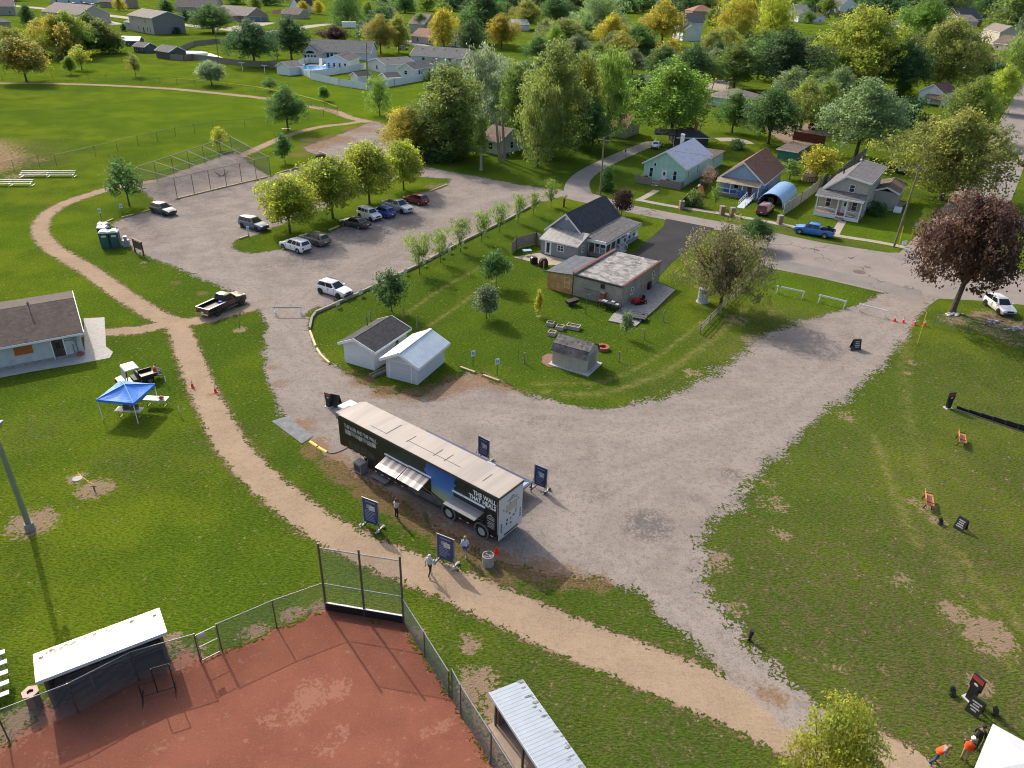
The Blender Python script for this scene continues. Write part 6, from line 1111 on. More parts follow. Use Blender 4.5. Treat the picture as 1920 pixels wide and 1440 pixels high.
# deck along the far side
q=MB(); q.box(1.8,12.7,-6.3,-WT-.12,.86,.95); q.build('walk_deck',MAT((.02,.045,.12),.5,.35,1.2),t)
q=MB()
for k in range(10): q.box(1.85+k*1.18,1.91+k*1.18,-6.28,-6.22,0,.86)
q.build('deck_leg',M_dkgrey,t)
q=MB(); q.lathe([(.001,0),(.3,0),(.34,.03),(.001,.04)],14,0,Matrix.Translation((3.2,-5.6,.95))); q.extr([(2.0,-4.6,.951),(2.6,-5.4,.951),(2.0,-6.1,.951)],(0,0,.004)); q.box(5.2,6.0,-6.1,-5.4,.95,1.05); q.build('deck_print',MAT((.3,.36,.45),.5,.3,3),t)
tr=t; trl=lambda x,y,z=0: t.location+Matrix.Rotation(TY,3,'Z')@Vector((x,y,z))
def at_tr(x,y): p=trl(x,y); return Vector((p.x,p.y,.018))
# things round the trailer
tt=thing('generator_box','grey metal box unit under the nose of the exhibit trailer','equipment box',at_tr(13.5,.3),TY); MB().box(-.4,.4,-.35,.35,.05,.95).build('case',MAT((.25,.25,.24),.6,.15),tt); MB().box(-.32,.32,.352,.362,.2,.8).build('vent_panel',M_dkgrey,tt)
g=G(715,902); tt=thing('step_platform','grey aluminium step platform below the awning panels','step',(g.x,g.y,.018),TY); MB().box(-.75,.75,-.32,.32,.22,.28).build('deck',MAT((.2,.205,.215),.5,.1,metal=.3),tt)
for x in (-.65,.65):
    for y in (-.26,.26): MB().box(x-.03,x+.03,y-.03,y+.03,0,.22).build('leg',M_dkgrey,tt)
# grey floor mat
ma=[G(p,q_,.02) for p,q_ in ((509,790),(538,781),(588,818),(566,832))]; mb=MB(); mb.extr(ma[::-1] if (ma[1]-ma[0]).cross(ma[2]-ma[0]).z<0 else ma,(0,0,.03)); tag(mb.build('floor_mat',BAND((.13,.14,.15),'X',.5,.4,.8,.2)),'flat grey ribbed mat lying on the grass edge left of the trailer','mat')
for (p0,p1),lb in [(((581,828),(595,837)),'yellow rubber cable ramp nearest the grey mat'),(((597,839),(613,848)),'yellow rubber cable ramp nearest the trailer nose')]:
    a,b=G(*p0),G(*p1); c=(a+b)/2; tt=MB(); l=(b-a).length/2; tt.extr([(-l,-.14,0),(-l,.14,0),(-l,.07,.07),(-l,-.07,.07)],(2*l,0,0)); tag(tt.build('cable_ramp',M_yel,None,(c.x,c.y,.018),yaw(a,b)),lb,'cable ramp',group='yellow cable ramps')
def cable(name,pts,r,mat,label,cat):
    mb=MB(); P=[Vector(p) for p in pts]
    for a,b in zip(P,P[1:]): mb.cyl(a,b,r,r,6)
    return tag(mb.build(name,mat),label,cat)
S_=spline(np.array([G(613,849)[:2],G(625,851)[:2],G(640,846)[:2],G(655,838)[:2]]),5); cable('power_cable',[(x,y,.04) for x,y in S_]+[trl(14,-.3,1.2)],.025,M_black,'black power cable running from the cable ramps to the trailer','cable')
# banners
def banner(p0,p1,ptop,label,lines,group,zoff=.018,seed=0,dark=False):
    a,b=G(*p0),G(*p1); c=(a+b)/2; w=(b-a).length; h=hgt(a,ptop); tt=thing('info_banner',label,'banner',(c.x,c.y,zoff if zoff else 0),yaw(a,b),group); w=min(w,1.35)
    M_nav=MAT((.022,.045,.14),.55,.12,name='navy_banner')
    pn=MB().box(-w/2+.05,w/2-.05,-.015,.015,.28,h-.06).build('panel',M_nav,tt)
    for s in (-1,1):
        MB().bar((s*w/2,0,0),(s*w/2,0,h),.05,.05).build('post',M_steel,tt)
        MB().bar((s*w/2,-.5,.03),(s*w/2,.5,.03),.12,.06).build('foot',MAT((.45,.44,.42),.6,.15),tt)
        q=MB(); q.bar((s*w/2,-.42,.05),(s*w/2,0,.9),.03,.03).bar((s*w/2,.42,.05),(s*w/2,0,.9),.03,.03); q.build('brace',M_steel,tt)
        MB().ball((s*(w/2+.12),.3,.12),.11,6,0,(1,1.4,.7)).ball((s*(w/2+.1),-.3,.09),.1,6,0,(1,1.4,.7)).build('sandbag',MAT((.5,.47,.43),.9,.2,4) if seed%2 else MAT((.04,.04,.04),.8,.2),tt)
    MB().bar((-w/2,0,h-.03),(w/2,0,h-.03),.05,.05).build('top_rail',M_steel,tt)
    q=random.Random(seed); pr=MB(); z=h-.4
    pr.box(-w*.32,w*.32,-.022,-.014,h-.3,h-.22); pr.box(-w*.25,w*.1,-.022,-.014,h-.62-.2,h-.48)
    for k in range(lines):
        z=h-1.0-k*.13
        if z<.4: break
        pr.box(-w*.36,w*q.uniform(.05,.36),-.02,-.014,z,z+.045)
    pr.build('print',MAT((.22,.27,.38),.6,.2,9),pn); MB().box(-w*.1,w*.28,-.024,-.014,h-.95,h-.55).build('photo',MAT((.5,.5,.48),.5,.5,7),pn)
    return tt
gb='navy information banners round the trailer'
banner((683,982),(712,993),931,'navy information banner on steel posts in the grass, left of the standing visitor',10,gb,.0,1)
banner((820,1049),(852,1062),999,'navy information banner on steel posts between the two women at the path',10,gb,.0,3)
banner((897,855),(917,866),816,'navy information banner behind the trailer roof on the gravel',10,gb,.018,5)
banner((1001,912),(1024,922),870,'navy information banner on the gravel behind the trailer rear',11,gb,.018,6)
# A-frame signs
def aframe(loc,rot,h,w,label,txt,group=None,red=False):
    tt=thing('sandwich_board',label,'sign',loc,rot,group); s=.32*h/1.0
    for k,sg in enumerate((-1,1)):
        q=MB(); q.slab((-w/2,sg*s,0),(w/2,sg*s,0),(w/2,sg*.02,h),(-w/2,sg*.02,h),.03*(-sg)); pn=q.build('panel',MAT((.015,.016,.018),.5,.15),tt)
        if sg<0:
            up=Vector((0,s-.02,h)).normalized()
            pr=MB(); q_=random.Random(int(loc[0]*7)); rx=Vector((1,0,0)); nn_=rx.cross(up)*.006
            for i in range(4):
                o=Vector((0,-s,0))+Vector((0,-up.z,up.y))*.04+up*(h*.82-i*h*.17); l_=w*q_.uniform(.2,.38); pr.add([o-rx*l_-up*h*.045,o+rx*l_-up*h*.045,o+rx*l_+up*h*.045,o-rx*l_+up*h*.045],[(0,1,2,3)])
            pr.build('print',MAT((.4,.4,.4),.5,.5,14),pn)
aframe((*G(630,760)[:2],.018),rad(200)+TY-math.pi,1.1,.85,'black sandwich board sign behind the trailer nose, beside the tall kiosk',['WELCOME','VISITORS'])
aframe((*G(1603,654)[:2],.018),.15,1.1,.9,'black sandwich board sign alone on the gravel entrance',['EXHIBIT','PARKING','AHEAD'])
aframe(G(1800,991),-1.0,.95,.72,'black sandwich board sign beside the bench on the grass',['PLEASE','WALK'])
aframe(G(1826,1334),-.95,.95,.7,'black sandwich board sign with white print beside the white canopy',['EXHIBIT','HOURS'])
def kiosk(p,ptop,rot,label,z=.0):
    g=G(*p); h=hgt(g,ptop); tt=thing('kiosk',label,'sign stand',(g.x,g.y,z),rot)
    MB().box(-.35,.35,-.25,.25,0,.06).build('base',MAT((.5,.49,.47),.7,.1),tt); MB().extr([(-.2,-.15,.06),(.2,-.15,.06),(.24,-.1,h*.62),(-.24,-.1,h*.62)],(0,.25,0)).build('stand',M_black,tt)
    MB().box(-.34,.34,-.06,.06,h*.5,h).build('panel',M_black,tt); MB().box(-.32,.32,-.066,-.06,h*.8,h*.97).build('header',MAT((.32,.04,.035),.5,.1),tt)
    q=MB(); q.ball((0,-.065,h*.68),.1,6,0,(1.4,.1,.8)); q.box(-.2,.2,-.067,-.06,h*.56,h*.58); q.build('emblem',MAT((.5,.5,.5),.5,.1),tt)
kiosk((617,763),737,.2+TY-math.pi,'tall black kiosk sign with red header at the trailer nose',.018); kiosk((1777,765),736,.25,'black kiosk sign with red header at the start of the black memorial wall'); kiosk((1818,1312),1270,-1.2,'black kiosk sign with red header near the white canopy')
# the low black wall that starts at the kiosk
a,b=G(1793,766),G(2080,862); d=(b-a); ln=d.length; tt=thing('memorial_wall','long low black panelled memorial wall rising to the right edge','wall',a,yaw(a,b)); n=int(ln/1.0)
for k in range(n): MB().box(k*1.0+.01,k*1.0+.99,-.06,.06,0,.28+k*.055).build('wall_panel',MAT((.012,.012,.013),.25,.1),tt)
MB().box(0,n,-.3,-.1,-.01,.05).build('base_rail',M_dkgrey,tt)
# floodlights on the ground
for p,lb in [((1763,983),'small black ground floodlight left of the sandwich board by the benches'),((1785,1303),'small black ground floodlight left of the kiosk by the canopy'),((1865,1340),'small black ground floodlight in the shadow beside the canopy'),((1597,657),'small black ground floodlight by the gravel sandwich board')]:
    tt=thing('floodlight',lb,'floodlight',(*G(*p)[:2],.018),.5,'ground floodlights'); MB().box(-.18,.18,-.12,.12,0,.05).build('base',M_black,tt); MB().extr([(-.17,-.1,.1),(.17,-.1,.1),(.17,.05,.4),(-.17,.05,.4)],(0,.12,.06)).build('head',M_black,tt); MB().box(-.21,-.18,-.03,.03,.05,.3).box(.18,.21,-.03,.03,.05,.3).build('bracket',M_dkgrey,tt)
# benches
def bench(p,rot,label):
    tt=thing('bench',label,'bench',G(*p),rot,'benches facing the memorial wall'); M_s=MAT((.6,.21,.09),.6,.15,6,name='varnished_slats')
    q=MB(); [q.box(-.75,.75,-.3+k*.14,-.175+k*.14,.44,.48) for k in range(4)]; q.build('seat',M_s,tt)
    q=MB(); [q.slab((-.75,.27+k*.03,.54+k*.13),(.75,.27+k*.03,.54+k*.13),(.75,.3+k*.03,.655+k*.13),(-.75,.3+k*.03,.655+k*.13),.035) for k in range(3)]; q.build('backrest',M_s,tt)
    for x in (-.62,.62): MB().bar((x,-.22,0),(x,-.15,.44),.06,.06).bar((x,.36,0),(x,.2,.44),.06,.06).bar((x,.2,.44),(x,.36,.92),.06,.05).bar((x,-.25,.42),(x,.25,.42),.06,.05).bar((x,-.22,.62),(x,.28,.66),.05,.04).build('side_frame',M_black,tt)
bench((1739,946),yaw(G(1735,941),G(1732,917)),'orange brown slatted bench nearest the sandwich board'); bench((1801,830),yaw(G(1797,827),G(1795,811)),'orange brown slatted bench nearest the black memorial wall')
# ---------------------------------------------------------------- fences
def chain_panel(mb,a,b,z0,z1,sp_,r):
    """diamond wire between a and b as thin three sided wires"""
    a=Vector(a);b=Vector(b); d=b-a; ln=d.length
    if ln<.05: return
    u=d/ln; H_=z1-z0; nn=Vector((-u.y,u.x,0))
    k=-H_
    while k<ln:
        for sg in (1,-1):
            s0,s1=(k,k+H_) if sg>0 else (k+H_,k)
            zz0,zz1=z0,z1
            p,q=s0,s1
            # clip to 0..ln
            def pt(s):
                t=(s-s0)/(s1-s0); return a+u*s+Vector((0,0,zz0+(zz1-zz0)*t))
            lo,hi=max(0,min(p,q)),min(ln,max(p,q))
            if hi-lo<.01: continue
            P,Q=pt(lo),pt(hi); w=Vector((0,0,1))*r; o=len(mb.v)
            mb.v+= [tuple(P+w),tuple(P-w*.6+nn*r),tuple(P-w*.6-nn*r),tuple(Q+w),tuple(Q-w*.6+nn*r),tuple(Q-w*.6-nn*r)]
            for f in ((0,1,4,3),(1,2,5,4),(2,0,3,5)): mb.f.append([i+o for i in f]); mb.m.append(0)
        k+=sp_
def chainlink(label,pts,h,spacing,wire,r,mat=None,post=None,cap=None,px=True,posts=None,group=None,h0=0.05,name='chain_link_fence',wiremat=None,rail=True,tall=None):
    P=[G(*p) for p in pts] if px else [Vector(p) for p in pts]
    t=thing(name,label,'fence',(0,0,0),0,group); t.location=P[0]; o=P[0]
    mb=MB(); rl=MB(); mat=mat or M_steel; loc=[]
    for a,b in zip(P,P[1:]):
        n=max(1,round((b-a).length/spacing))
        for i in range(n): loc.append(a+(b-a)*i/n)
        chain_panel(mb,a-o,b-o,h0,h-.03,wire,r)
        rl.cyl((a-o)+Vector((0,0,h)),(b-o)+Vector((0,0,h)),.028,.028,6)
    loc.append(P[-1])
    if rail: rl.build('top_rail',cap or mat,t)
    mb.build('mesh',wiremat or mat,t)
    for p in loc[:100]: MB().cyl(p-o+Vector((0,0,-.05)),p-o+Vector((0,0,h+.04)),.04,.04,7).build('post',post or mat,t)
    return t
M_wire=MAT((.17,.18,.19),.55,.1,4,.4,name='chain_wire')
# backstop
P0,P1=G(612,1143),G(757,1168); HB=5.3; t=thing('backstop','tall chain link baseball backstop with black kick board','backstop',P0,yaw(P0,P1)); w=(P1-P0).length
for x in (0,w/2,w): MB().cyl((x,0,-.05),(x,0,HB),.075,.065,8).build('post',M_steeld,t)
for z in (2.15,HB-.35): MB().cyl((0,0,z),(w,0,z),.035,.035,6).build('rail',M_steel,t)
mb=MB(); chain_panel(mb,(0,0,0),(w,0,0),.65,HB-.36,.1,.005); mb.build('mesh',M_wire,t)
MB().box(.06,w-.06,-.06,-.01,.02,.62).build('kick_board',MAT((.006,.006,.007),.7,.1),t); MB().box(.03,w-.03,-.09,.02,.625,.66).build('board_cap',M_white,t)
chainlink('chain link fence from the backstop to the gate beside the left dugout',[(612,1143),(519,1177),(417,1222)],2.2,3.2,.09,.0048,M_steel,M_steeld,wiremat=M_wire)
chainlink('chain link fence in front of the left dugout and trash can',[(377,1242),(261,1276),(147,1337),(17,1389),(-140,1460)],2.25,4,.09,.0048,M_steel,M_steeld,wiremat=M_wire)
a,b=G(377,1242),G(417,1222); t=thing('gate','open topped chain link gate between the two left fences','gate',a,yaw(a,b)); w=(b-a).length
q=MB()
for z in (.12,1.15,2.1): q.cyl((.08,0,z),(w-.08,0,z),.025,.025,6)
q.cyl((.08,0,.12),(.08,0,2.1),.025,.025,6).cyl((w-.08,0,.12),(w-.08,0,2.1),.025,.025,6); q.build('frame',M_steel,t); MB().box(.15,.55,-.03,-.02,1.75,2.05).build('notice_plate',MAT((.45,.45,.5),.5,.1),t); mb=MB(); chain_panel(mb,(.1,0,0),(w-.1,0,0),.14,2.08,.11,.003); mb.build('mesh',M_wire,t)
chainlink('chain link fence running right from the backstop to the double gate posts',[(757,1168),(797,1232),(842,1306)],2.0,2.6,.09,.0048,M_steel,M_steeld,wiremat=M_wire)
chainlink('chain link fence before the right dugout',[(848,1310),(864,1341),(920,1432),(1010,1580)],2.35,3.4,.09,.0048,M_steel,M_steeld,wiremat=M_wire)
chainlink('long yellow capped outfield fence at the upper left',[(-60,150),(5,150),(100,150),(200,152),(300,157),(400,166),(480,176),(560,192),(610,206),(634,216)],2.0,6,.35,.007,M_steeld,M_steeld,cap=M_yel,wiremat=MAT((.06,.08,.05),.7,.1))
chainlink('long chain link fence along the foul side of the ball field',[(-30,338),(28,322),(75,313),(107,312),(180,295),(260,274),(330,258),(400,245),(460,242),(580,226),(634,216)],2.1,6,.3,.006,M_steeld,M_steeld,wiremat=MAT((.06,.08,.05),.7,.1))
chainlink('chain link fence along the right street edge beside the cones',[(1749,612),(1873,634),(1960,654)],1.5,3.2,.14,.003,M_steel,M_steel,wiremat=M_wire)
# batting cage
M_pipe=MAT((.17,.175,.18),.6,.1,6,0,name='dull_pipe')
t=thing('batting_cage','large grey pipe framed batting cage with netting over gravel','batting cage',(0,0,0)); c0=[G(*p) for p in ((262,352),(436,288),(508,330),(333,373))]; t.location=c0[0]; o=c0[0]; hc=3.4
def lerp(a,b,k): return a+(b-a)*k
for i in range(7):
    a,b=lerp(c0[0],c0[1],i/6)-o,lerp(c0[3],c0[2],i/6)-o; z=Vector((0,0,hc))
    for p in (a,b): MB().cyl(p,p+z,.05,.05,7).build('post',M_steeld,t)
    MB().cyl(a+z,b+z,.035,.035,7).build('cross_bar',M_pipe,t)
q=MB()
for a,b in ((c0[0],c0[1]),(c0[3],c0[2])): q.cyl(a-o+z,b-o+z,.05,.05,6)
m_=(lerp(c0[0],c0[3],.5)-o,lerp(c0[1],c0[2],.5)-o); q.cyl(m_[0]+z,m_[1]+z,.04,.04,6); q.build('long_bar',M_pipe,t)
mb=MB(); 
for a,b in ((c0[0],c0[1]),(c0[3],c0[2]),(c0[0],c0[3]),(c0[1],c0[2]),(lerp(c0[0],c0[3],.5),lerp(c0[1],c0[2],.5))): chain_panel(mb,a-o,b-o,.05,hc,.3,.0075)
mb.build('netting',M_wire,t); MB().bar(lerp(c0[3],c0[2],.1)-o+Vector((0,0,.1)),lerp(c0[3],c0[2],.24)-o+Vector((0,0,.1)),.25,.12).build('home_board',M_white,t)
g=G(416,330); q=MB(); 
for k in range(14): a=k*.45; q.cyl((math.cos(a)*.2,math.sin(a)*.2,0),(math.cos(a)*1.3,math.sin(a)*.9,R.uniform(.05,.9)),.03,.015,5)
tag(q.build('brush_pile',M_dkgrey,None,(g.x,g.y,.015)),'tangled dark brush heap inside the batting cage','brush pile')
# wood fences, vinyl fences
def board_fence(label,pts,h,mat,name='wooden_fence',step=.16,post_mat=None,cat='fence',group=None,ps=2.6):
    P=[G(*p) for p in pts]; t=thing(name,label,cat,P[0],0,group); o=P[0]; mb=MB()
    for a,b in zip(P,P[1:]):
        boards(mb,a-o,b-o,.05,h,.03,step)
        n=max(1,round((b-a).length/ps))
        for i in range(n+1): p=lerp(a,b,i/n)-o; MB().box(p.x-.06,p.x+.06,p.y-.06,p.y+.06,0,h+.1).build('post',post_mat or mat,t)
    mb.build('boards',mat,t); return t
M_vin=MAT((.62,.67,.72),.5,.04,name='vinyl'); M_vinw=MAT((.74,.76,.78),.5,.03)
board_fence('pale vinyl fence along the lawn behind the feathery tree',[(583,149),(636,161),(690,169),(740,161),(794,151),(796,140)],2.1,M_vin,'vinyl_fence',.5,ps=5); board_fence('inner vinyl fence between the pool and the ranch yard',[(583,147),(640,138),(686,130)],2.2,M_vin,'vinyl_fence',.5,ps=5)
board_fence('white scalloped vinyl fence round the blue pool',[(560,138),(583,147)],2.1,M_vinw,'vinyl_fence',.4,ps=4); board_fence('white vinyl fence behind the pool loungers',[(560,124),(580,118),(612,120),(616,130)],2.1,M_vinw,'vinyl_fence',.4,ps=4)
board_fence('long weathered wooden fence along the lawn by the dark tree',[(320,112),(345,114),(362,112),(410,118),(455,124),(490,126),(520,124)],2.0,M_woodg,ps=4); board_fence('weathered wooden fence behind the oval pool',[(341,96),(365,86),(405,82),(440,86)],2.0,M_woodg,ps=4)
board_fence('wooden yard fence beside the patio of the grey house',[(960,477),(968,467),(1005,457),(1013,462)],1.7,M_woodg)
board_fence('grey wooden yard fence running back from the beige house',[(1550,352),(1575,331),(1600,311),(1622,292)],1.9,M_woodg); board_fence('pale weathered wooden fence between the arched shelter and the beige house',[(1468,404),(1500,382),(1535,355),(1552,340)],1.9,MAT((.36,.36,.31),.8,.2,3)); board_fence('dark wooden fence left of the arched tree lined yard of the blue house',[(1276,392),(1298,372),(1320,350),(1345,330)],1.5,M_dkgrey)
board_fence('dark red board fence in the dirt yard',[(1486,262),(1545,272)],2.0,MAT((.14,.035,.02),.8,.2)); board_fence('white picket fence beside the small white shed',[(478,123),(497,126),(517,128)],1.4,M_woodg)
# split rail fence
P=[G(*p) for p in ((1312,626),(1344,590),(1378,556),(1405,525),(1432,498))]; t=thing('split_rail_fence','grey split rail fence running under the brown half bare tree','fence',P[0]); o=P[0]
for i in range(9):
    p=lerp(P[0],P[-1],i/8)-o; MB().cyl(p,p+Vector((0,0,1.25)),.09,.08,7).build('post',M_woodg,t)
q=MB()
for i in range(8):
    a,b=lerp(P[0],P[-1],i/8)-o,lerp(P[0],P[-1],(i+1)/8)-o
    for z in (.35,.7,1.05): q.cyl(a+Vector((0,0,z+R.uniform(-.03,.03))),b+Vector((0,0,z+R.uniform(-.03,.03))),.055,.05,6)
q.build('rail',M_woodg,t)
# timbers edging the lots
def timber(pts,w,h,mat,label,z=.01,group=None):
    P=[G(*p) for p in pts]; o=P[0]; mb=MB()
    for a,b in zip(P,P[1:]): 
        n=max(1,round((b-a).length/2.4))
        for i in range(n): p,q=lerp(a,b,i/n)-o,lerp(a,b,(i+.985)/n)-o; mb.bar(p+Vector((0,0,h/2+z)),q+Vector((0,0,h/2+z)),w,h)
    return tag(mb.build('timber_edging',mat,None,o),label,'timber edging',group)
timber([(592,588),(655,560),(712,533),(780,501),(855,461),(955,411),(995,388),(1012,376)],.28,.3,MAT((.3,.26,.21),.85,.25,2),'long grey timber edging between the gravel lot and the sapling lawn')
timber([(592,588),(585,598),(581,618)],.24,.25,M_woodg,'short grey timber edging at the bend of the drive'); timber([(581,622),(587,638),(592,651)],.2,.2,MAT((.55,.47,.25),.8,.15,2),'yellowish timber edging piece at the drive bend, upper'); timber([(594,655),(602,668),(618,683)],.2,.2,MAT((.55,.47,.25),.8,.15,2),'yellowish timber edging piece at the drive bend, lower')
for pts,lb in [(((196,419),(212,412)),'timber beam at the lot edge beside the portable toilets'),(((229,409),(251,403)),'timber beam at the lot edge under the second parking sign'),(((268,399),(287,393)),'timber beam behind the dark slate car'),(((330,374),(420,352),(500,333)),'long timber beam along the front of the batting cage'),(((520,326),(560,314),(600,301)),'timber beam along the grass triangle beside the batting cage'),(((449,449),(466,443)),'timber beam at the tip of the parking island'),(((530,469),(540,466)),'timber beam under the nose of the white estate style car'),(((617,433),(636,425)),'timber beam before the dark saloon'),(((805,360),(838,347)),'timber beam at the far end of the parking island'),(((863,690),(891,700)),'yellow timber beam by the mulch, left of two'),(((906,705),(936,716)),'yellow timber beam by the mulch, right of two'),(((597,285),(612,290)),'timber beam by the dark mound')]:
    timber(pts,.22,.18,M_woodl,lb)
# yard signs along the timber
yw=yaw(G(655,560),G(855,461))
for i,((x,y),w_) in enumerate(zip([(634,577),(677,556),(761,515),(795,499),(827,483),(843,475),(868,462),(908,442)],['nearest the drive bend','second from the drive bend','beside the dark yard tree','under the largest sapling','between the first and second saplings','by the second sapling','by the third sapling','farthest along the row'])):
    tt=thing('yard_sign','small white yard sign on stakes along the timber edging, '+w_,'yard sign',G(x,y),yw,'white yard signs along the timber edging'); MB().box(-.32,.32,-.012,.012,.28,.82).build('panel',MAT((.66,.67,.68),.5,.08,5),tt)
    for s in (-.2,.2): MB().box(s-.01,s+.01,.013,.03,0,.7).build('stake',M_steel,tt)
# posts in the yard
for i,(x,y,ty,lb) in enumerate([(983,681,661,'left of the gambrel shed'),(1160,678,659,'right of the gambrel shed'),(1207,636,617,'between the slab corner and the gravel'),(1243,602,582,'beside the broken slab'),(782,616,592,'behind the white garage'),(757,592,577,'beside the dark roofed shed'),(695,601,583,'behind the dark roofed shed'),(1019,508,490,'near the wood annex')]):
    g=G(x,y); tag(MB().cyl((0,0,-.05),(0,0,hgt(g,ty)),.08,.07,8).build('fence_post',M_woodg,None,g),'weathered fence post in the lawn '+lb,'post',group='old fence posts in the lawn')
for i,(x,y) in enumerate([(1218,609),(1232,602),(1205,653),(1176,662),(972,670),(790,560),(823,547),(853,540),(877,523),(882,520),(838,617),(880,633)]):
    tag(MB().cyl((0,0,0),(0,0,1.0),.015,.015,5).build('wire_stake',M_dkgrey,None,G(x,y)),'thin dark wire stake standing in the mown lawn','stake',group='thin wire stakes in the lawn')
# signs on poles
def psign(p,ptop,label,kind='wheel',group=None,rot=.3):
    g=G(*p); h=hgt(g,ptop); tt=thing('parking_sign',label,'sign',g,rot,group); MB().cyl((0,0,-.05),(0,0,h),.035,.035,6).build('post',M_dkgrey,tt)
    pn=MB().box(-.2,.2,-.05,-.035,h-.62,h).build('panel',MAT((.7,.72,.74),.5,.05),tt); MB().box(-.13,.13,-.056,-.05,h-.5,h-.16).build('symbol_field',MAT((.03,.2,.5),.5,.05),pn)
    q=MB(); q.ball((0,-.058,h-.22),.03,6,0,(1,.2,1)); q.box(-.02,.02,-.06,-.055,h-.36,h-.25).lathe([(.06,-.003),(.085,-.003),(.085,.003),(.06,.003)],12,0,Matrix.Translation((.01,-.058,h-.4))@Matrix.Rotation(rad(90),4,'X')); q.build('symbol',M_white,pn)
psign((887,686),657,'blue and white wheelchair parking sign behind the mulch, left one',group='wheelchair parking signs'); psign((932,704),672,'blue and white wheelchair parking sign behind the mulch, right one',group='wheelchair parking signs'); psign((192,418),391,'blue and white wheelchair parking sign nearest the portable toilets',group='wheelchair parking signs'); psign((231,406),382,'blue and white wheelchair parking sign nearest the dark cage tree',group='wheelchair parking signs'); psign((467,447),424,'small sign on a thin pole at the tip of the parking island',group='wheelchair parking signs')
# stop sign, marker, yard sign, poles
g=G(1709,452); h=2.75; t=thing('stop_sign','grey backed octagonal stop sign with green street blade at the corner','sign',g,.45); MB().cyl((0,0,-.05),(0,0,h+.3),.04,.04,6).build('post',M_steeld,t)
oc=[(math.cos(math.pi/8+i*math.pi/4)*.42,0,h-.3+math.sin(math.pi/8+i*math.pi/4)*.42) for i in range(8)]; MB().extr([(x,-.045,z) for x,y,z in oc],(0,.008,0)).build('panel',MAT((.4,.41,.43),.4,.06,metal=.3),t); MB().extr([(x,-.035,z) for x,y,z in oc],(0,.006,0)).build('red_face',MAT((.5,.02,.02),.5,.05),t); MB().box(-.45,.45,-.02,.02,h+.16,h+.32).build('street_blade',MAT((.02,.2,.13),.5,.08),t)
a,b=G(1684,467),G(1694,424,hgt(G(1684,467),424)); tag(MB().cyl((0,0,0),b-a,.05,.05,7).build('guy_marker',M_yel,None,a),'thin yellow guy wire marker beside the leaning utility pole','marker')
tt=thing('yard_sign','white yard sign at the street corner by the utility pole','yard sign',G(1694,462),.3); MB().box(-.4,.4,-.02,.02,.25,.85).build('panel',M_white,tt); MB().box(-.3,-.28,.021,.04,0,.8).box(.28,.3,.021,.04,0,.8).build('stake',M_steel,tt)
PT={}
def pole(k,p,top,h,label,r=.16,cross=True,trans=False):
    a=G(*p); h=hgt(a,top[1]) if h is None else h; b=G(top[0],top[1],h)-a
    tt=thing('utility_pole',label,'utility pole',a); MB().cyl((0,0,-.1),b,r,r*.68,9).build('pole',MAT((.19,.155,.12),.9,.25,2),tt); PT[k]=a+b
    if cross: MB().bar(b+Vector((-.9,.35,-.5)),b+Vector((.9,-.35,-.5)),.1,.12).build('crossarm',M_woodg,tt)
    if trans: MB().cyl(b+Vector((.4,0,-1.9)),b+Vector((.4,0,-.9)),.22,.22,10).build('transformer',MAT((.4,.41,.42),.5,.1),tt)
    return tt
pole('u1',(1125,366),(1133,257),None,'wooden utility pole beside the conical evergreen at the lane'); pole('u2',(1676,463),(1726,308),None,'leaning wooden utility pole at the street corner'); pole('u3',(1312,245),(1340,150),None,'tall dark utility pole above the mint house',.15,False); pole('u4',(1824,243),(1840,190),None,'utility pole with a lamp in the trees by the side street'); pole('u5',(411,118),(402,50),None,'pale utility pole before the wooden pool fence',.17,False,True); pole('u6',(521,116),(513,58),None,'pale utility pole at the small white shed',.17,False,True); pole('u7',(689,156),(687,80),None,'dark utility pole inside the vinyl fenced yard',.17,False,True); pole('u8',(1829,120),(1840,84),None,'distant utility pole above the low white building',.17,False); pole('u9',(775,75),(773,52),None,'thin pole by the olive pair of trees',.14,False); pole('u10',(1768,30),(1777,2),None,'pale pole at the upper right, left of the dark roofed brick house',.18,False); pole('u11',(1780,26),(1785,-6),None,'pale taller pole at the top right edge',.18,False)
def wire(a,b,sag,label):
    a=PT[a] if isinstance(a,str) else a; b=PT[b] if isinstance(b,str) else b; n=10; mb=MB(); o=a
    Pp=[lerp(a,b,i/n)-o-Vector((0,0,sag*4*(i/n)*(1-i/n))) for i in range(n+1)]
    for p,q in zip(Pp,Pp[1:]): mb.cyl(p,q,.018,.018,4)
    tag(mb.build('power_line',M_dkgrey,None,o),label,'power line',group='overhead power lines')
for a,b,s,lb in [('u1','u2',1.6,'overhead line between the lane pole and the corner pole'),('u2','u4',1.8,'overhead line from the corner pole up the side street'),('u5','u6',1.0,'overhead line between the two pale poles'),('u6','u7',1.4,'overhead line from the white shed pole to the yard pole'),('u4','u8',2,'overhead line along the far side street'),('u1','u3',1,'overhead line from the lane pole over the mint house')]: wire(a,b,s,lb)
wire('u5',G(150,62,9),1.5,'overhead line from the pale pole to the left wood')
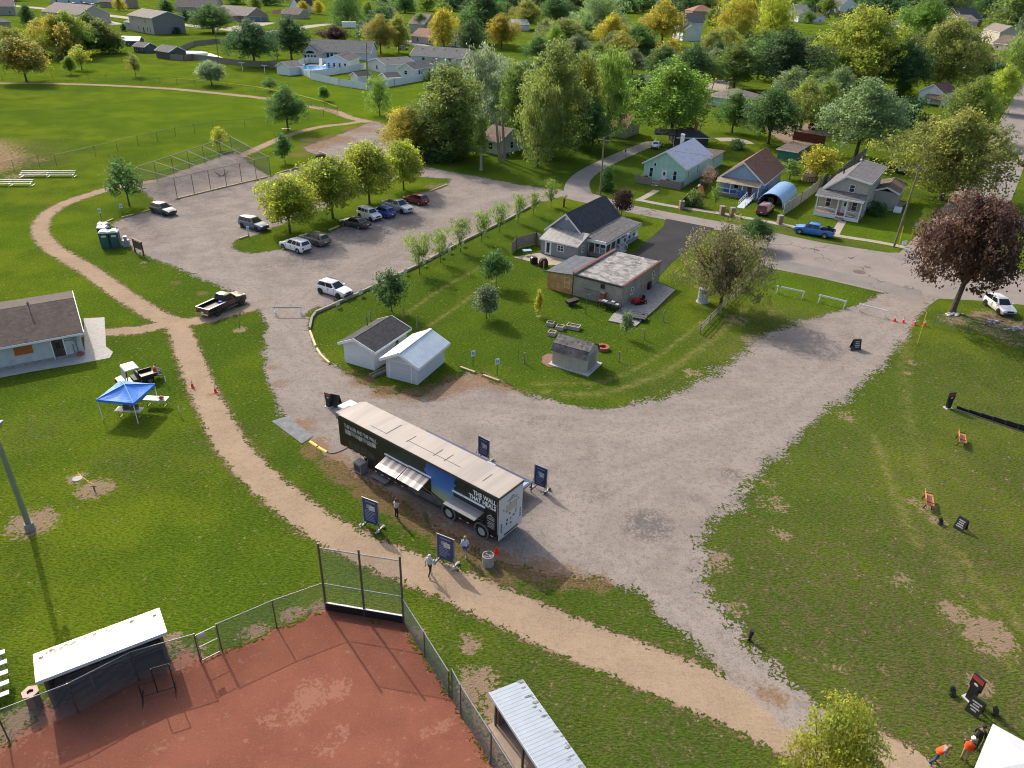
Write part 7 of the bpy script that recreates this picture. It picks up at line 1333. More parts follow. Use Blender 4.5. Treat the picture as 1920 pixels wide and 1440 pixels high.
# light pole
g=G(57,993); t=thing('light_pole','tall steel floodlight pole leaving the left edge of the photo','light pole',g,1.75); MB().cyl((0,0,.0),(0,0,.55),.33,.28,14).build('base',M_concd,t); MB().cyl((0,0,.3),(0,0,9.6),.19,.13,12).build('shaft',MAT((.3,.33,.36),.35,.1,2,.6),t); MB().bar((-.6,0,9.2),(.6,0,9.2),.1,.1).bar((-.5,0,8.4),(.5,0,8.4),.1,.1).build('crossarm',M_steel,t)
for x,z in ((-.5,9.2),(.5,9.2),(-.4,8.4),(.4,8.4)): MB().lathe([(.08,0),(.3,.35),(.3,.4),(.001,.38)],12,0,Matrix.Translation((x,0,z+.05))@Matrix.Rotation(rad(120),4,'X')).build('lamp_head',M_steel,t)
# dugouts
def dugout(label,fl,fr,bl,br,zf,zb,back):
    a=G(*fl,zf); b=G(*fr,zf); c=G(*br,zb); d=G(*bl,zb); u=(b-a); u.z=0; ln=u.length; yw=yaw(a,b); dep=((d-a)-u.normalized()*((d-a).dot(u.normalized()))); dep.z=0; D=dep.length
    t=thing('dugout',label,'dugout',(a.x,a.y,0),yw); 
    q=MB(); q.slab((0,0,zf-.12),(ln,0,zf-.12),(ln,D,zb-.12),(0,D,zb-.12),.1); q.build('roof',BAND((.36,.362,.375),'X',.3,.6,.4,.06,.2,name='ribbed_white_roof',dirt=None),t)
    st=random.Random(9); s=MB()
    for k in range(26): x=st.uniform(.3,ln-.2); y=D-abs(st.gauss(0,.16))-.1; w=st.uniform(.04,.16); h=st.uniform(.08,.3); zz=lambda yy: zf+(zb-zf)*yy/D-.012; s.add([(x-w,y-h,zz(y-h)),(x+w,y-h*.7,zz(y-h*.7)),(x+w*.7,y,zz(y)),(x-w*.6,y,zz(y))],[(0,1,2,3)])
    s.build('stain',MAT((.4,.37,.33),.8,.25,9),t)
    W_=MAT((.16,.1,.085),.85,.15,2,name='dugout_block')
    q=MB(); q.box(.25,ln-.25,D-.45,D-.27,0,zb-.13).box(.25,.43,.3,D-.46,0,zf-.2).box(ln-.43,ln-.25,.3,D-.46,0,zf-.2); q.build('wall',W_,t)
    MB().box(.5,ln-.5,D-1.0,D-.55,.4,.46).build('bench',M_woodg,t); MB().box(.0,ln,-.03,.0,zf-.2,zf+.0).build('fascia',MAT((.5,.54,.58),.5,.05),t); MB().bar((.3,.35,1.15),(ln-.3,.35,1.15),.05,.05).build('rail',M_steeld,t)
    MB().box(.2,ln-.2,.3,D-.5,.01,.07).build('floor',MAT((.13,.085,.065),.95,.25,2),t)
    for x in (.34,ln*.36,ln*.66,ln-.34): MB().box(x-.05,x+.05,.22,.32,0,zf-.14).build('post',M_steeld,t)
    return t
dugout('left dugout with white metal roof and dark brown walls',(66,1279),(313,1184),(60,1227),(300,1138),2.5,2.25,0)
# right dugout: open side faces the field (left)
dugout('right dugout with pale ribbed roof at the bottom edge',(917,1298),(1040,1490),(977,1269),(1123,1470),2.45,2.2,0) if False else None
a=G(917,1298,2.45); b=G(1010,1440,2.45); u=(b-a).normalized(); b2=a+u*8
t=None
def dug2():
    a=G(917,1298,2.45); b=G(1010,1440,2.45); u=(b-a); u.z=0; u.normalize(); c=G(977,1269,2.2); n=Vector((-u.y,u.x,0)); D=(c-a).dot(n); ln=7.0
    t=thing('dugout','right dugout with pale blue ribbed roof at the bottom edge','dugout',(a.x,a.y,0),math.atan2(u.y,u.x))
    MB().slab((0,0,2.33),(ln,0,2.33),(ln,D,2.1),(0,D,2.1),.1).build('roof',BAND((.42,.47,.52),'X',.22,.7,.35,.05,.3,name='ribbed_blue_roof'),t)
    st=random.Random(5); s=MB()
    for k in range(34): x=st.uniform(.0,ln); y=D-abs(st.gauss(0,.14)); w=st.uniform(.02,.08); h=st.uniform(.06,.4); s.add([(x-w,y-h,2.46-.23*(y-h)/D),(x+w,y-h*.7,2.46-.23*(y-h*.7)/D),(x+w*.7,y,2.46-.23*y/D),(x-w*.6,y,2.46-.23*y/D)],[(0,1,2,3)])
    s.build('stain',MAT((.3,.27,.25),.8,.3,9),t)
    W_=MAT((.19,.12,.1),.85,.15,2); q=MB(); q.box(.25,ln,D-.4,D-.25,0,2.05).box(.25,.42,.35,D-.4,0,2.2); q.build('wall',W_,t); MB().box(.5,ln,D-.95,D-.5,.4,.46).build('bench',M_woodg,t); MB().box(.0,ln,-.03,0,2.25,2.46).build('fascia',MAT((.55,.6,.65),.5,.05),t); MB().box(.1,ln,-.1,D-.45,.01,.07).build('floor',MAT((.33,.25,.19),.9,.15,2),t)
    for x in (.3,3,6): MB().box(x-.05,x+.05,.2,.3,0,2.3).build('post',M_steeld,t)
dug2()
# pitching screen
a,b=G(268,1312),G(333,1293); t=thing('pitching_screen','black L shaped pitching screen frame before the left dugout','screen',a,yaw(a,b)); w=(b-a).length
q=MB(); r_=.03
pts=[(0,0,.25),(0,0,1.15),(w*.45,0,1.15),(w*.45,0,2.05),(w*.95,0,2.05),(w*.95,0,.25),(0,0,.25)]
for p,s in zip(pts,pts[1:]): q.cyl(p,s,r_,r_,7)
q.cyl((w*.45,0,.25),(w*.45,0,1.2),r_,r_,7); q.build('frame',M_black,t); q=MB()
for x in (0,w*.95): q.cyl((x,-.6,0),(x,.6,0.03),r_,r_,7); q.cyl((x,0,0),(x,0,.25),r_,r_,7)
q.build('foot',M_black,t)
# hexagonal bin
g=G(67,1322); h=hgt(g,1290); t=thing('trash_bin','brown hexagonal trash bin with pale lid beside the left dugout','trash bin',g,.2); q=MB()
for i in range(6):
    a0,a1=i*math.pi/3,(i+1)*math.pi/3; q.extr([(math.cos(a0)*.38,math.sin(a0)*.38,.02),(math.cos(a1)*.38,math.sin(a1)*.38,.02),(math.cos(a1)*.38,math.sin(a1)*.38,.98),(math.cos(a0)*.38,math.sin(a0)*.38,.98)],(-math.cos((a0+a1)/2)*.04,-math.sin((a0+a1)/2)*.04,0),i%2)
q.build('panel',[MAT((.2,.1,.07),.8,.15),MAT((.13,.065,.05),.8,.15)],t); MB().lathe([(.17,.98),(.43,.98),(.43,1.06),(.17,1.06)],6).build('lid',MAT((.5,.36,.3),.7,.1),t); MB().cyl((0,0,.6),(0,0,.97),.17,.17,12).build('liner',M_black,t)
# bleachers
def bleacher(p,rot,n,ln,label,group=None):
    t=thing('bleacher',label,'bleacher',G(*p),rot,group)
    for k in range(n):
        MB().box(0,ln,k*.6,k*.6+.28,.4+k*.22,.45+k*.22).build('seat_plank',MAT((.27,.275,.28),.6,.08),t)
    q=MB()
    for x in (.15,ln*.5,ln-.15): q.bar((x,-.2,.02),(x,n*.6,.02),.06,.05).bar((x,n*.6-.3,0),(x,n*.6-.3,.4+(n-1)*.22),.05,.05).bar((x,0,.38),(x,n*.6-.3,.38+(n-1)*.22),.05,.05).bar((x,.1,0),(x,.1,.4),.05,.05)
    q.build('frame',M_steel,t); return t
dr=(G(66,1279)-G(313,1184)).normalized(); o=G(17,1297); t=thing('bleacher','white plank bleacher ends cut by the left edge beside the left dugout','bleacher',o)
for k,(x,y) in enumerate([(17,1297),(17,1277),(15,1258),(13,1239),(9,1221)]):
    e=G(x,y,.45+.2*k)-o; MB().bar(e,e+dr*4.5,.3,.05).build('seat_plank',M_white,t)
q=MB()
for s_ in (.2,2.2,4.2): q.bar(Vector((0,0,.2))+dr*s_,G(9,1221,1.2)-o+dr*s_,.06,.06).bar(dr*s_,dr*s_+Vector((0,0,.42)),.05,.05).bar(Vector((*(G(9,1221,1.2)-o)[:2],0))+dr*s_,G(9,1221,1.2)-o+dr*s_,.05,.05)
q.build('frame',M_steel,t)
bleacher((36,333),.12,3,9,'low white bleacher by the infield corner at the left',"bleachers by the ball field"); bleacher((-25,350),.12,3,7,'low white bleacher cut by the left edge',"bleachers by the ball field")
# canopy (blue) with tables
P=[G(*p) for p in ((193,787),(260,794),(301,758))]; fx=(P[1]-P[0]); ux=fx.normalized(); uy=Vector((-ux.y,ux.x,0)); s=3.2; t=thing('canopy','bright blue pop up canopy on white legs on the left grass','canopy',P[0],math.atan2(ux.y,ux.x))
z0=2.02; zt=2.75; q=MB(); c=[(-.05,-.05,z0),(s+.05,-.05,z0),(s+.05,s+.05,z0),(-.05,s+.05,z0)]; ap=(s/2,s/2,zt)
n_=6
for i in range(4):
    a,b=Vector(c[i]),Vector(c[(i+1)%4]); A_=Vector(ap); o=len(q.v)
    for j in range(n_+1):
        for k in range(n_+1):
            p=lerp(lerp(a,b,k/n_),A_,j/n_); sag=-.10*math.sin(math.pi*j/n_)*math.sin(math.pi*k/n_)+.012*math.sin(k*9+j*5); q.v.append((p.x,p.y,p.z+sag))
    for j in range(n_):
        for k in range(n_): q.f.append([o+j*(n_+1)+k,o+j*(n_+1)+k+1,o+(j+1)*(n_+1)+k+1,o+(j+1)*(n_+1)+k]); q.m.append(0)
    q.add([a,b,b-Vector((0,0,.22)),a-Vector((0,0,.22))],[(0,1,2,3)])
q.build('roof_cloth',MAT((.015,.2,.72),.55,.08,1.5,name='blue_canvas'),t,smooth=False)
for x in (0,s):
    for y in (0,s): MB().box(x-.025,x+.025,y-.025,y+.025,0,z0).build('leg',M_trim,t)
q=MB()
for i in range(4): q.bar(Vector(c[i])+Vector((0,0,.03)),Vector(ap)+Vector((0,0,.03)),.04,.02)
q.build('ridge_seam',MAT((.35,.5,.7),.5,.05),t)
CAN=t
def table(loc,rot,label,ln=1.8):
    t=thing('folding_table',label,'table',loc,rot,'folding tables under the blue canopy'); MB().box(-ln/2,ln/2,-.38,.38,.7,.75).build('table_top',MAT((.7,.7,.71),.5,.04),t)
    for x in (-ln*.36,ln*.36): MB().bar((x,-.3,0),(x,-.3,.7),.03,.03).bar((x,.3,0),(x,.3,.7),.03,.03).bar((x,-.3,.05),(x,.3,.05),.03,.03).build('leg',M_steeld,t)
    return t
cl=lambda x,y,z=0: P[0]+ux*x+uy*y+Vector((0,0,z))
tb1=table(cl(2.0,.9),math.atan2(ux.y,ux.x)+.1,'white folding table with two brown boxes at the front of the blue canopy',2.2); tb2=table(cl(3.2,3.0),math.atan2(ux.y,ux.x)+.1,'white folding table with an orange bag at the back of the blue canopy',2.0)
def obox(loc,rot,sx,sy,sz,mat,name,label,cat):
    t=thing(name,label,cat,loc,rot); q=MB(); q.box(-sx,sx,-sy,sy,0,sz*.9); q.build('body',mat,t); q=MB(); q.slab((-sx,-sy,sz*.9),(sx,-sy,sz*.9),(sx,-sy-.12,sz*1.15),(-sx,-sy-.12,sz*1.15),.02).slab((-sx,sy+.12,sz*1.15),(sx,sy+.12,sz*1.15),(sx,sy,sz*.9),(-sx,sy,sz*.9),.02); q.build('flap',mat,t)
obox(cl(1.75,.9,.75),.3,.24,.2,.32,MAT((.1,.06,.05),.8,.2),'box','dark brown box on the front folding table, left one','box'); obox(cl(2.45,.95,.75),.1,.3,.2,.26,MAT((.16,.1,.075),.8,.25),'box','brown box on the front folding table, right one','box')
t=thing('bag','orange red round bag on the back folding table','bag',cl(3.75,2.95,.75)); MB().ball((0,0,.15),.22,8,0,(1.1,.9,.7)).build('body',MAT((.6,.09,.03),.7,.12),t); MB().box(-.02,.02,-.12,.12,.28,.33).build('handle',M_black,t)
for p,lb in [((311,723),'white feather flag marker on a stake above the canopy'),((336,779),'white feather flag marker on a stake below the canopy')]:
    g=G(*p); t=thing('flag_marker',lb,'marker',g,.9,'white stake flags'); MB().cyl((0,0,0),(0,0,.9),.012,.012,5).build('stake',M_dkgrey,t); MB().extr([(0,-.006,.35),(.14,-.006,.45),(.12,-.006,.95),(0,-.006,.9)],(0,.012,0)).build('flag',MAT((.65,.68,.62),.6,.05),t)
# cones
def cone(p,label,h=.72,z=.0):
    t=thing('traffic_cone',label,'traffic cone',(*G(*p)[:2],z),R.uniform(0,1),'orange traffic cones'); MB().box(-.19,.19,-.19,.19,0,.04).build('base',M_orange,t); MB().lathe([(.14,.04),(.03,h),(.001,h)],14).build('cone_body',MAT((.8,.06,.012),.5,.08),t)
    for z0,z1 in ((.36,.5),(.55,.63)): r=lambda z:.14-.11*(z-.04)/(h-.04)+.004; MB().lathe([(r(z0*h/.72),z0*h/.72),(r(z1*h/.72),z1*h/.72)],14).build('band',M_white,t)
for p,lb in [((361,726),'orange cone on the left of the dirt path'),((404,735),'orange cone on the right of the dirt path'),((1677,602),'orange cone first from the white barricades at the gravel entrance'),((1693,605),'orange cone second from the white barricades at the gravel entrance'),((1715,609),'orange cone third from the white barricades at the gravel entrance'),((1733,611),'orange cone beside the yellow pole')]: cone(p,lb,z=.014)
t=thing('traffic_cone','short red orange cone lying beside the concrete cylinder behind the trailer','traffic cone',G(931,1037),.2,'orange traffic cones'); MB().lathe([(.2,.02),(.16,.1),(.04,.5),(.001,.5)],12).build('cone_body',MAT((.85,.03,.01),.5,.05),t); MB().box(-.2,.2,-.2,.2,0,.04).build('base',M_orange,t)
# concrete cylinder
g=G(915,1058); t=thing('concrete_drum','grey concrete drum filled with stones beside the red orange cone','drum',g); MB().lathe([(.40,0),(.40,.82),(.33,.84),(.33,.7),(.001,.7)],18).build('shell',MAT((.3,.285,.26),.9,.15,3,bmp=.3),t); q=MB(); [q.ball((R.uniform(-.22,.22),R.uniform(-.22,.22),.74),.07,5) for k in range(14)]; q.build('stones',M_concd,t)
# barricades
def barricade(p,q_,label,z=0,rm=None):
    a,b=G(*p),G(*q_); t=thing('barricade',label,'barricade',(a.x,a.y,z),yaw(a,b),'white saw horse barricades'); w=(b-a).length
    MB().box(-.1,w+.1,-.025,.025,.78,.98).build('rail',rm or M_white,t)
    for x in (.06,w-.06): MB().bar((x,-.32,0),(x,-.03,.95),.08,.05).bar((x,.32,0),(x,.03,.95),.08,.05).bar((x,-.2,.35),(x,.2,.35),.05,.05).build('leg',M_white,t)
barricade((1455,549),(1505,560),'white saw horse barricade on the grass, leftmost of three by the street'); barricade((1534,566),(1583,578),'white saw horse barricade in the middle of three by the street'); barricade((1609,584),(1660,597),'white saw horse barricade on the gravel next to the cones',.014); barricade((514,590),(565,590),'pale saw horse barricade across the gravel neck',.014,MAT((.42,.4,.38),.7,.1))
# yellow pole and stubs
a=G(1720,645); b=G(1738,586,hgt(a,586))-a; tag(MB().cyl((0,0,0),b,.045,.045,8).build('yellow_pole',M_yel,None,a),'yellow leaning pole on the grass beside the last cone','pole')
# toilets
def toilet(loc,rot,label):
    t=thing('portable_toilet',label,'portable toilet',loc,rot,'portable toilets by the lot'); Gm=MAT((.012,.07,.07),.5,.12,2,name='green_plastic')
    MB().box(-.55,.55,-.55,.55,.06,2.05).build('body',Gm,t); MB().box(-.6,.6,-.6,.6,0,.07).build('base',M_dkgrey,t); MB().extr([(-.6,-.6,2.05),(.6,-.6,2.05),(.56,-.6,2.2),(.2,-.6,2.34),(-.2,-.6,2.34),(-.56,-.6,2.2)],(0,1.2,0)).build('roof',MAT((.66,.7,.69),.5,.04),t)
    d=MB().box(-.42,.42,-.585,-.55,.12,1.9).build('door',MAT((.02,.09,.09),.5,.1,2),t); MB().box(-.3,.3,-.6,-.585,1.52,1.78).build('label_plate',MAT((.55,.6,.65),.5,.1),d); MB().cyl((.4,.4,2.2),(.4,.4,2.55),.05,.05,7).build('vent_pipe',M_dkgrey,t)
yt=yaw(G(192,465),G(229,463)); ux_=Vector((math.cos(yt),math.sin(yt),0)); uy_=Vector((-ux_.y,ux_.x,0)); b0=G(218,465)
toilet(b0+uy_*.6,yt,'dark green portable toilet with white roof nearest the hand wash stand'); toilet(b0-ux_*1.22+uy_*.6,yt,'dark green portable toilet at the front left of the group'); toilet(b0-ux_*1.9+uy_*4.2,yt+1.2,'dark green portable toilet at the rear of the group, beside the parking sign'); toilet(b0-ux_*1.7+uy_*2.7,yt+1.2,'dark green portable toilet in the second row, partly hidden')
t=thing('hand_wash_station','grey portable hand wash stand beside the green toilets','hand wash stand',G(238,462),yt); MB().box(-.4,.4,-.35,.35,0,.9).build('tank',MAT((.24,.25,.27),.6,.1),t); MB().box(-.16,.16,-.2,.2,.9,1.35).build('column',MAT((.3,.31,.33),.6,.1),t); MB().box(-.22,.22,-.25,.25,1.35,1.42).build('cap',M_white,t)
a,b=G(254,473),G(270,480); t=thing('notice_board','dark wooden notice board frame beside the hand wash stand','notice board',a,yaw(a,b)); w=(b-a).length; Wd=MAT((.06,.03,.022),.7,.2); 
for x in (0,w): MB().box(x-.07,x+.07,-.07,.07,0,1.9).build('post',Wd,t)
MB().box(.07,w-.07,-.03,.03,.7,1.7).build('panel',MAT((.09,.05,.035),.7,.2),t); MB().box(-.15,w+.15,-.15,.15,1.88,1.96).build('top_board',Wd,t)
for p,ty,lb in [((270,493),468,'young staked sapling stem by the notice board'),((450,618),585,'young staked sapling stem in a dirt ring below the black pickup')]:
    g=G(*p); h=hgt(g,ty); t=thing('sapling_stem',lb,'sapling',g,0); MB().cyl((0,0,0),(.08,0,h),.025,.012,6).build('stem',M_bark,t); MB().cyl((.06,0,h*.7),(.1,0,h),.03,.03,6).build('wrap',MAT((.4,.42,.3),.7,.1),t)
# white canopy, bottom right
def wcan():
    ap=G(1862,1357,2.1); w2=G(1829,1437,2.1); d=(w2-ap); d.z=0; u=d.normalized(); n=Vector((-u.y,u.x,0))
    if n.x<0: n=-n
    s=3.6; t=thing('canopy','white pop up canopy cut by the lower right corner','canopy',(ap.x,ap.y,0)); pk=u*s/2+n*s/2+Vector((0,0,2.85)); z=Vector((0,0,2.1)); c=[Vector((0,0,0))+z,u*s+z,u*s+n*s+z,n*s+z]; q=MB()
    for i in range(4):
        a,b=c[i],c[(i+1)%4]; m_=lerp(lerp(a,b,.5),pk,.5)-Vector((0,0,.05)); q.add([a,b,lerp(b,pk,.5)-Vector((0,0,.04)),pk,lerp(a,pk,.5)-Vector((0,0,.04)),m_],[(0,1,2,5),(0,5,4),(4,5,3),(5,2,3)]); q.add([a,b,b-Vector((0,0,.25)),a-Vector((0,0,.25))],[(0,1,2,3)])
    q.build('roof_cloth',MAT((.56,.57,.6),.6,.03),t)
    for p in c: MB().cyl((p.x,p.y,0),(p.x,p.y,2.1),.03,.03,6).build('leg',M_steeld,t)
wcan()
# yard items
def planter(p,sx,sy,label):
    t=thing('planter',label,'planter',G(*p),-.35,'pale stone planters'); q=MB(); h=.42; q.box(-sx,sx,-sy,-sy+.09,0,h).box(-sx,sx,sy-.09,sy,0,h).box(-sx,-sx+.09,-sy+.09,sy-.09,0,h).box(sx-.09,sx,-sy+.09,sy-.09,0,h); q.build('box',MAT((.38,.34,.3),.9,.15,3),t); MB().box(-sx+.09,sx-.09,-sy+.09,sy-.09,.02,h-.1).build('soil',MAT((.14,.085,.05),.95,.3,4),t)
planter((1032,610),.42,.36,'square stone planter with thin stakes behind it'); planter((1050,617),.42,.4,'square stone planter with green seedlings'); planter((1035,628),.42,.38,'square stone planter nearest the gambrel shed'); planter((1075,616),.75,.42,'long stone planter beside the square ones')
g=G(1130,655); t=thing('fire_ring','round red brick fire ring behind the gambrel shed','fire ring',g); q=MB(); q.lathe([(.38,0),(.68,0),(.68,.36),(.38,.36),(.38,.02)],20); q.build('ring',M_brick,t); MB().lathe([(.001,.03),(.38,.05)],14).build('ash',MAT((.05,.045,.04),.95,.2),t)
tag(sheet('brick_patch',[(1017,668),(1027,663),(1036,664),(1038,688),(1028,688),(1016,680)],MAT((.2,.1,.075),.9,.3,6),.02),kind='structure')
g=G(1317,566); h=hgt(g,541); t=thing('lattice_barrel','white lattice wrapped round well cover under the brown tree','well cover',g); MB().lathe([(.62,0),(.62,h),(.001,h)],16).build('body',MAT((.32,.33,.33),.8,.3,5),t); q=MB()
for k in range(20): a=k*.314; q.bar((math.cos(a)*.63,math.sin(a)*.63,0),(math.cos(a+.5)*.63,math.sin(a+.5)*.63,h),.03,.03).bar((math.cos(a)*.63,math.sin(a)*.63,0),(math.cos(a-.5)*.63,math.sin(a-.5)*.63,h),.03,.03)
q.build('lattice',M_white,t); MB().lathe([(.8,-.01),(.8,.06),(.001,.06)],14).build('slab',M_conc,t)
g=G(1098,589); h=hgt(g,552); t=thing('clothes_pole','green clothes line pole in the lawn before the old garage','pole',g); MB().cyl((0,0,0),(0,0,h),.05,.05,7).build('post',MAT((.06,.17,.15),.6,.1),t); MB().bar((-.4,0,h),(.4,0,h),.06,.06).build('crossarm',MAT((.06,.17,.15),.6,.1),t)
for p,lb in [((455,133),'white T shaped clothes pole on the lawn, left one'),((497,138),'white T shaped clothes pole on the lawn, right one')]:
    g=G(*p); t=thing('clothes_pole',lb,'pole',g,0,'white clothes poles'); MB().cyl((0,0,0),(0,0,2.6),.09,.09,7).build('post',M_white,t); MB().bar((-1,0,2.6),(1,0,2.6),.14,.14).build('crossarm',M_white,t)
g=G(1129,570); t=thing('brick_chimney_stack','short red brick stack leaning by the old garage wall','brick stack',g,-.57); MB().box(-.28,.28,-.28,.28,0,1.45).build('stack',M_brick,t); MB().box(-.36,.36,-.36,.36,1.45,1.55).build('cap',M_concd,t)
t=thing('junk_table','cluttered black wire racks and scrap by the old garage wall','scrap rack',G(1142,580),-.55); q=MB()
for k in range(12): q.cyl((R.uniform(-1.3,1.3),R.uniform(-.4,.4),0),(R.uniform(-1.3,1.3),R.uniform(-.4,.4),R.uniform(.5,1.0)),.02,.02,5)
for x in(-1.3,0,1.3): q.box(x-.03,x+.03,-.4,-.34,0,.9).box(x-.03,x+.03,.34,.4,0,.9)
q.build('rack',M_black,t); q=MB(); q.box(-1.35,1.35,-.42,.42,.86,.9); q.build('shelf',M_dkgrey,t); q=MB(); q.box(-.9,-.3,-.3,.2,.9,.98).box(.2,.6,-.2,.25,.9,1.1).box(.8,1.2,-.3,.1,.9,.96); q.build('scrap',MAT((.4,.4,.4),.6,.3,4),t)
t=thing('metal_grille','rusty wire bed grille leaning by the old garage wall','wire grille',G(1092,560),-.57); q=MB()
for k in range(12): q.cyl((k*.2,0,.1),(k*.2,.25,1.3),.012,.012,4)
for z in (.1,.7,1.3): q.cyl((0,.25*(z-.1)/1.2,z),(2.2,.25*(z-.1)/1.2,z),.02,.02,5)
q.build('wires',M_steeld,t)
for p,lb,s in [((1215,543),'black wheeled bin against the right wall of the old garage, near one',.95),((1219,534),'black wheeled bin against the right wall of the old garage, far one',1.0)]:
    t=thing('wheeled_bin',lb,'bin',G(*p),.9,'black wheeled bins'); MB().extr([(-.25,-.28,.06),(.25,-.28,.06),(.3,-.28,s),(-.3,-.28,s)],(0,.56,0)).build('body',M_black,t); MB().box(-.33,.33,-.31,.31,s,s+.07).build('lid',M_dkgrey,t); MB().cyl((-.2,-.3,.1),(-.2,.3,.1),.1,.1,8).build('wheel',M_tyre,t)
a=G(1190,560); t=thing('round_disc','grey blue round metal disc leaning on the old garage side wall','metal disc',a,rad(64)); MB().lathe([(.001,-.03),(.75,-.03),(.78,0),(.75,.03),(.001,.03)],20,0,Matrix.Translation((0,.25,.8))@Matrix.Rotation(rad(75),4,'X')).build('disc',MAT((.16,.17,.19),.5,.15),t)
for p,lb,s in [((1001,494),'covered black grill on the patio, left one',.9),((1019,500),'covered black grill on the patio, right one',1.1)]:
    t=thing('grill',lb,'grill',G(*p),.3,'black grills on the patio'); MB().extr([(-.5*s,-.3,.05),(.5*s,-.3,.05),(.45*s,-.3,.8),(.3*s,-.3,1.05*s),(-.3*s,-.3,1.05*s),(-.5*s,-.3,.8)],(0,.6,0)).build('cover',M_black,t)
t=thing('patio_table','pale blue patio table beside the wooden fence','table',G(988,478),.3); MB().box(-.6,.6,-.4,.4,.66,.7).build('table_top',MAT((.2,.4,.5),.5,.1),t)
for x in(-.5,.5):
    for y in(-.32,.32): MB().box(x-.02,x+.02,y-.02,y+.02,0,.66).build('leg',M_steeld,t)
g=G(1057,388); h=hgt(g,368); t=thing('garden_post','tall dark red carved garden post with a pale top by the street','garden post',g); MB().cyl((0,0,0),(0,0,h*.8),.16,.13,8).build('post',MAT((.12,.02,.015),.7,.3),t); MB().ball((0,0,h*.88),.2,8).build('top',MAT((.5,.45,.55),.6,.2),t)
t=thing('dark_mound','dark round mulch mound behind the timber by the upper gravel','mound',G(603,296)); MB().ball((0,0,.2),1.0,8,0,(1.3,1,.7)).build('heap',MAT((.05,.042,.036),.95,.4,5,bmp=.6),t)
bench_w=thing('bench','white bench at the foot of the dark round outfield tree','bench',G(537,245),.3); MB().box(-1,1,-.25,.25,.42,.48).build('seat',M_white,bench_w); MB().box(-.8,-.7,-.2,.2,0,.42).box(.7,.8,-.2,.2,0,.42).build('leg',M_white,bench_w)
for p,lb in [((1277,392),'brick gate pillar at the end of the dark fence'),((1353,402),'brick gate pillar left of the ramp'),((1372,405),'brick gate pillar right beside the ramp'),((1461,420),'brick pillar at the pale wooden fence')]:
    t=thing('gate_pillar',lb,'pillar',G(*p),.2,'brick gate pillars'); MB().box(-.35,.35,-.35,.35,0,1.3).build('shaft',MAT((.3,.2,.15),.9,.25,6),t); MB().box(-.4,.4,-.4,.4,1.3,1.4).build('cap',M_concd,t)
t=thing('play_slide','orange and blue plastic play slide in the blue house garden','play slide',G(1316,368),.5); MB().slab((-.6,0,0),(.6,0,0),(.5,.8,1.6),(-.5,.8,1.6),.15).build('chute',MAT((.75,.16,.02),.5,.1),t); MB().box(-.5,.5,.8,1.3,0,1.2).build('tower',MAT((.5,.12,.03),.5,.1),t); MB().ball((.0,1,1.5),.35,7).build('roof',MAT((.5,.5,.5),.6,.1),t)
t=thing('play_dome','tan domed play tent in the golden tree yard','play tent',G(1517,338),.3); MB().lathe([(1.5,0),(1.45,1.0),(1.0,1.9),(.001,2.3)],12).build('cover',MAT((.5,.38,.22),.7,.15),t); q=MB(); [q.bar((-1.9+k*.6,-1.8,0),(-1.9+k*.6,-1.8,1.1),.08,.08) for k in range(7)]; q.bar((-1.9,-1.8,1.05),(1.7,-1.8,1.05),.1,.1); q.build('rail',MAT((.1,.06,.04),.8,.2),t)
def pool(poly,label,rim):
    P=[G(*p) for p in poly]; c=sum(P,Vector())/len(P); t=thing('swimming_pool',label,'pool',c); r=max((p-c).length for p in P); 
    pts=[(math.cos(a)*r,math.sin(a)*r*rim) for a in np.arange(24)*2*math.pi/24]; MB().extr([(x,y,.02) for x,y in pts],(0,0,.85)).build('wall',M_white,t); MB().extr([(x*.95,y*.95,.868) for x,y in pts],(0,0,.02)).build('water',MAT((.02,.3,.75),.1,.1,1),t)
pool([(577,131),(592,127),(603,132),(590,137)],'bright blue garden pool inside the white vinyl fence',.75); pool([(341,104),(362,99),(372,104)],'blue round pool behind the wooden fence on the left',.7)
sheet('pool_deck',[(345,107),(352,98),(395,100),(418,108),(415,116),(365,108)],MAT((.6,.55,.5),.8,.1),.03); sheet('pool_deck',[(560,136),(580,120),(614,122),(614,132),(588,145)],MAT((.42,.33,.27),.8,.15),.03)
g=G(592,124); t=thing('patio_set','white loungers and dark closed umbrella beside the bright blue pool','patio furniture',g); q=MB(); [q.slab((x,-1,.3),(x+.7,-1,.3),(x+.7,1,.5),(x,1,.5),.1) for x in (-6,-4.5,3,5)]; q.build('lounger',M_white,t); MB().cyl((-3,-3,0),(-3,-3,2.6),.25,.05,8).build('umbrella',MAT((.02,.025,.05),.7,.1),t); MB().slab((2,-3,.3),(3.2,-3,.3),(2.6,0,2.6),(1.6,0,2.6),.2).build('pool_slide',M_white,t)
g=G(530,50); t=thing('flag_pole','flag pole with a pale red flag before the brown brick house','flag pole',g); MB().cyl((0,0,0),(0,0,9),.1,.07,7).build('pole',M_steel,t); MB().extr([(-.1,0,6.8),(-5,0,6.0),(-5,0,8.0),(-.1,0,8.9)],(0,.05,0)).build('flag',MAT((.55,.25,.25),.7,.2,1),t)
g=G(1611,510); tag(MB().lathe([(.001,.03),(.8,.03),(.8,.024)],18).build('manhole_cover',MAT((.13,.085,.06),.8,.3,5),None,(g.x,g.y,0)),'rusty round manhole cover in the street','manhole cover')
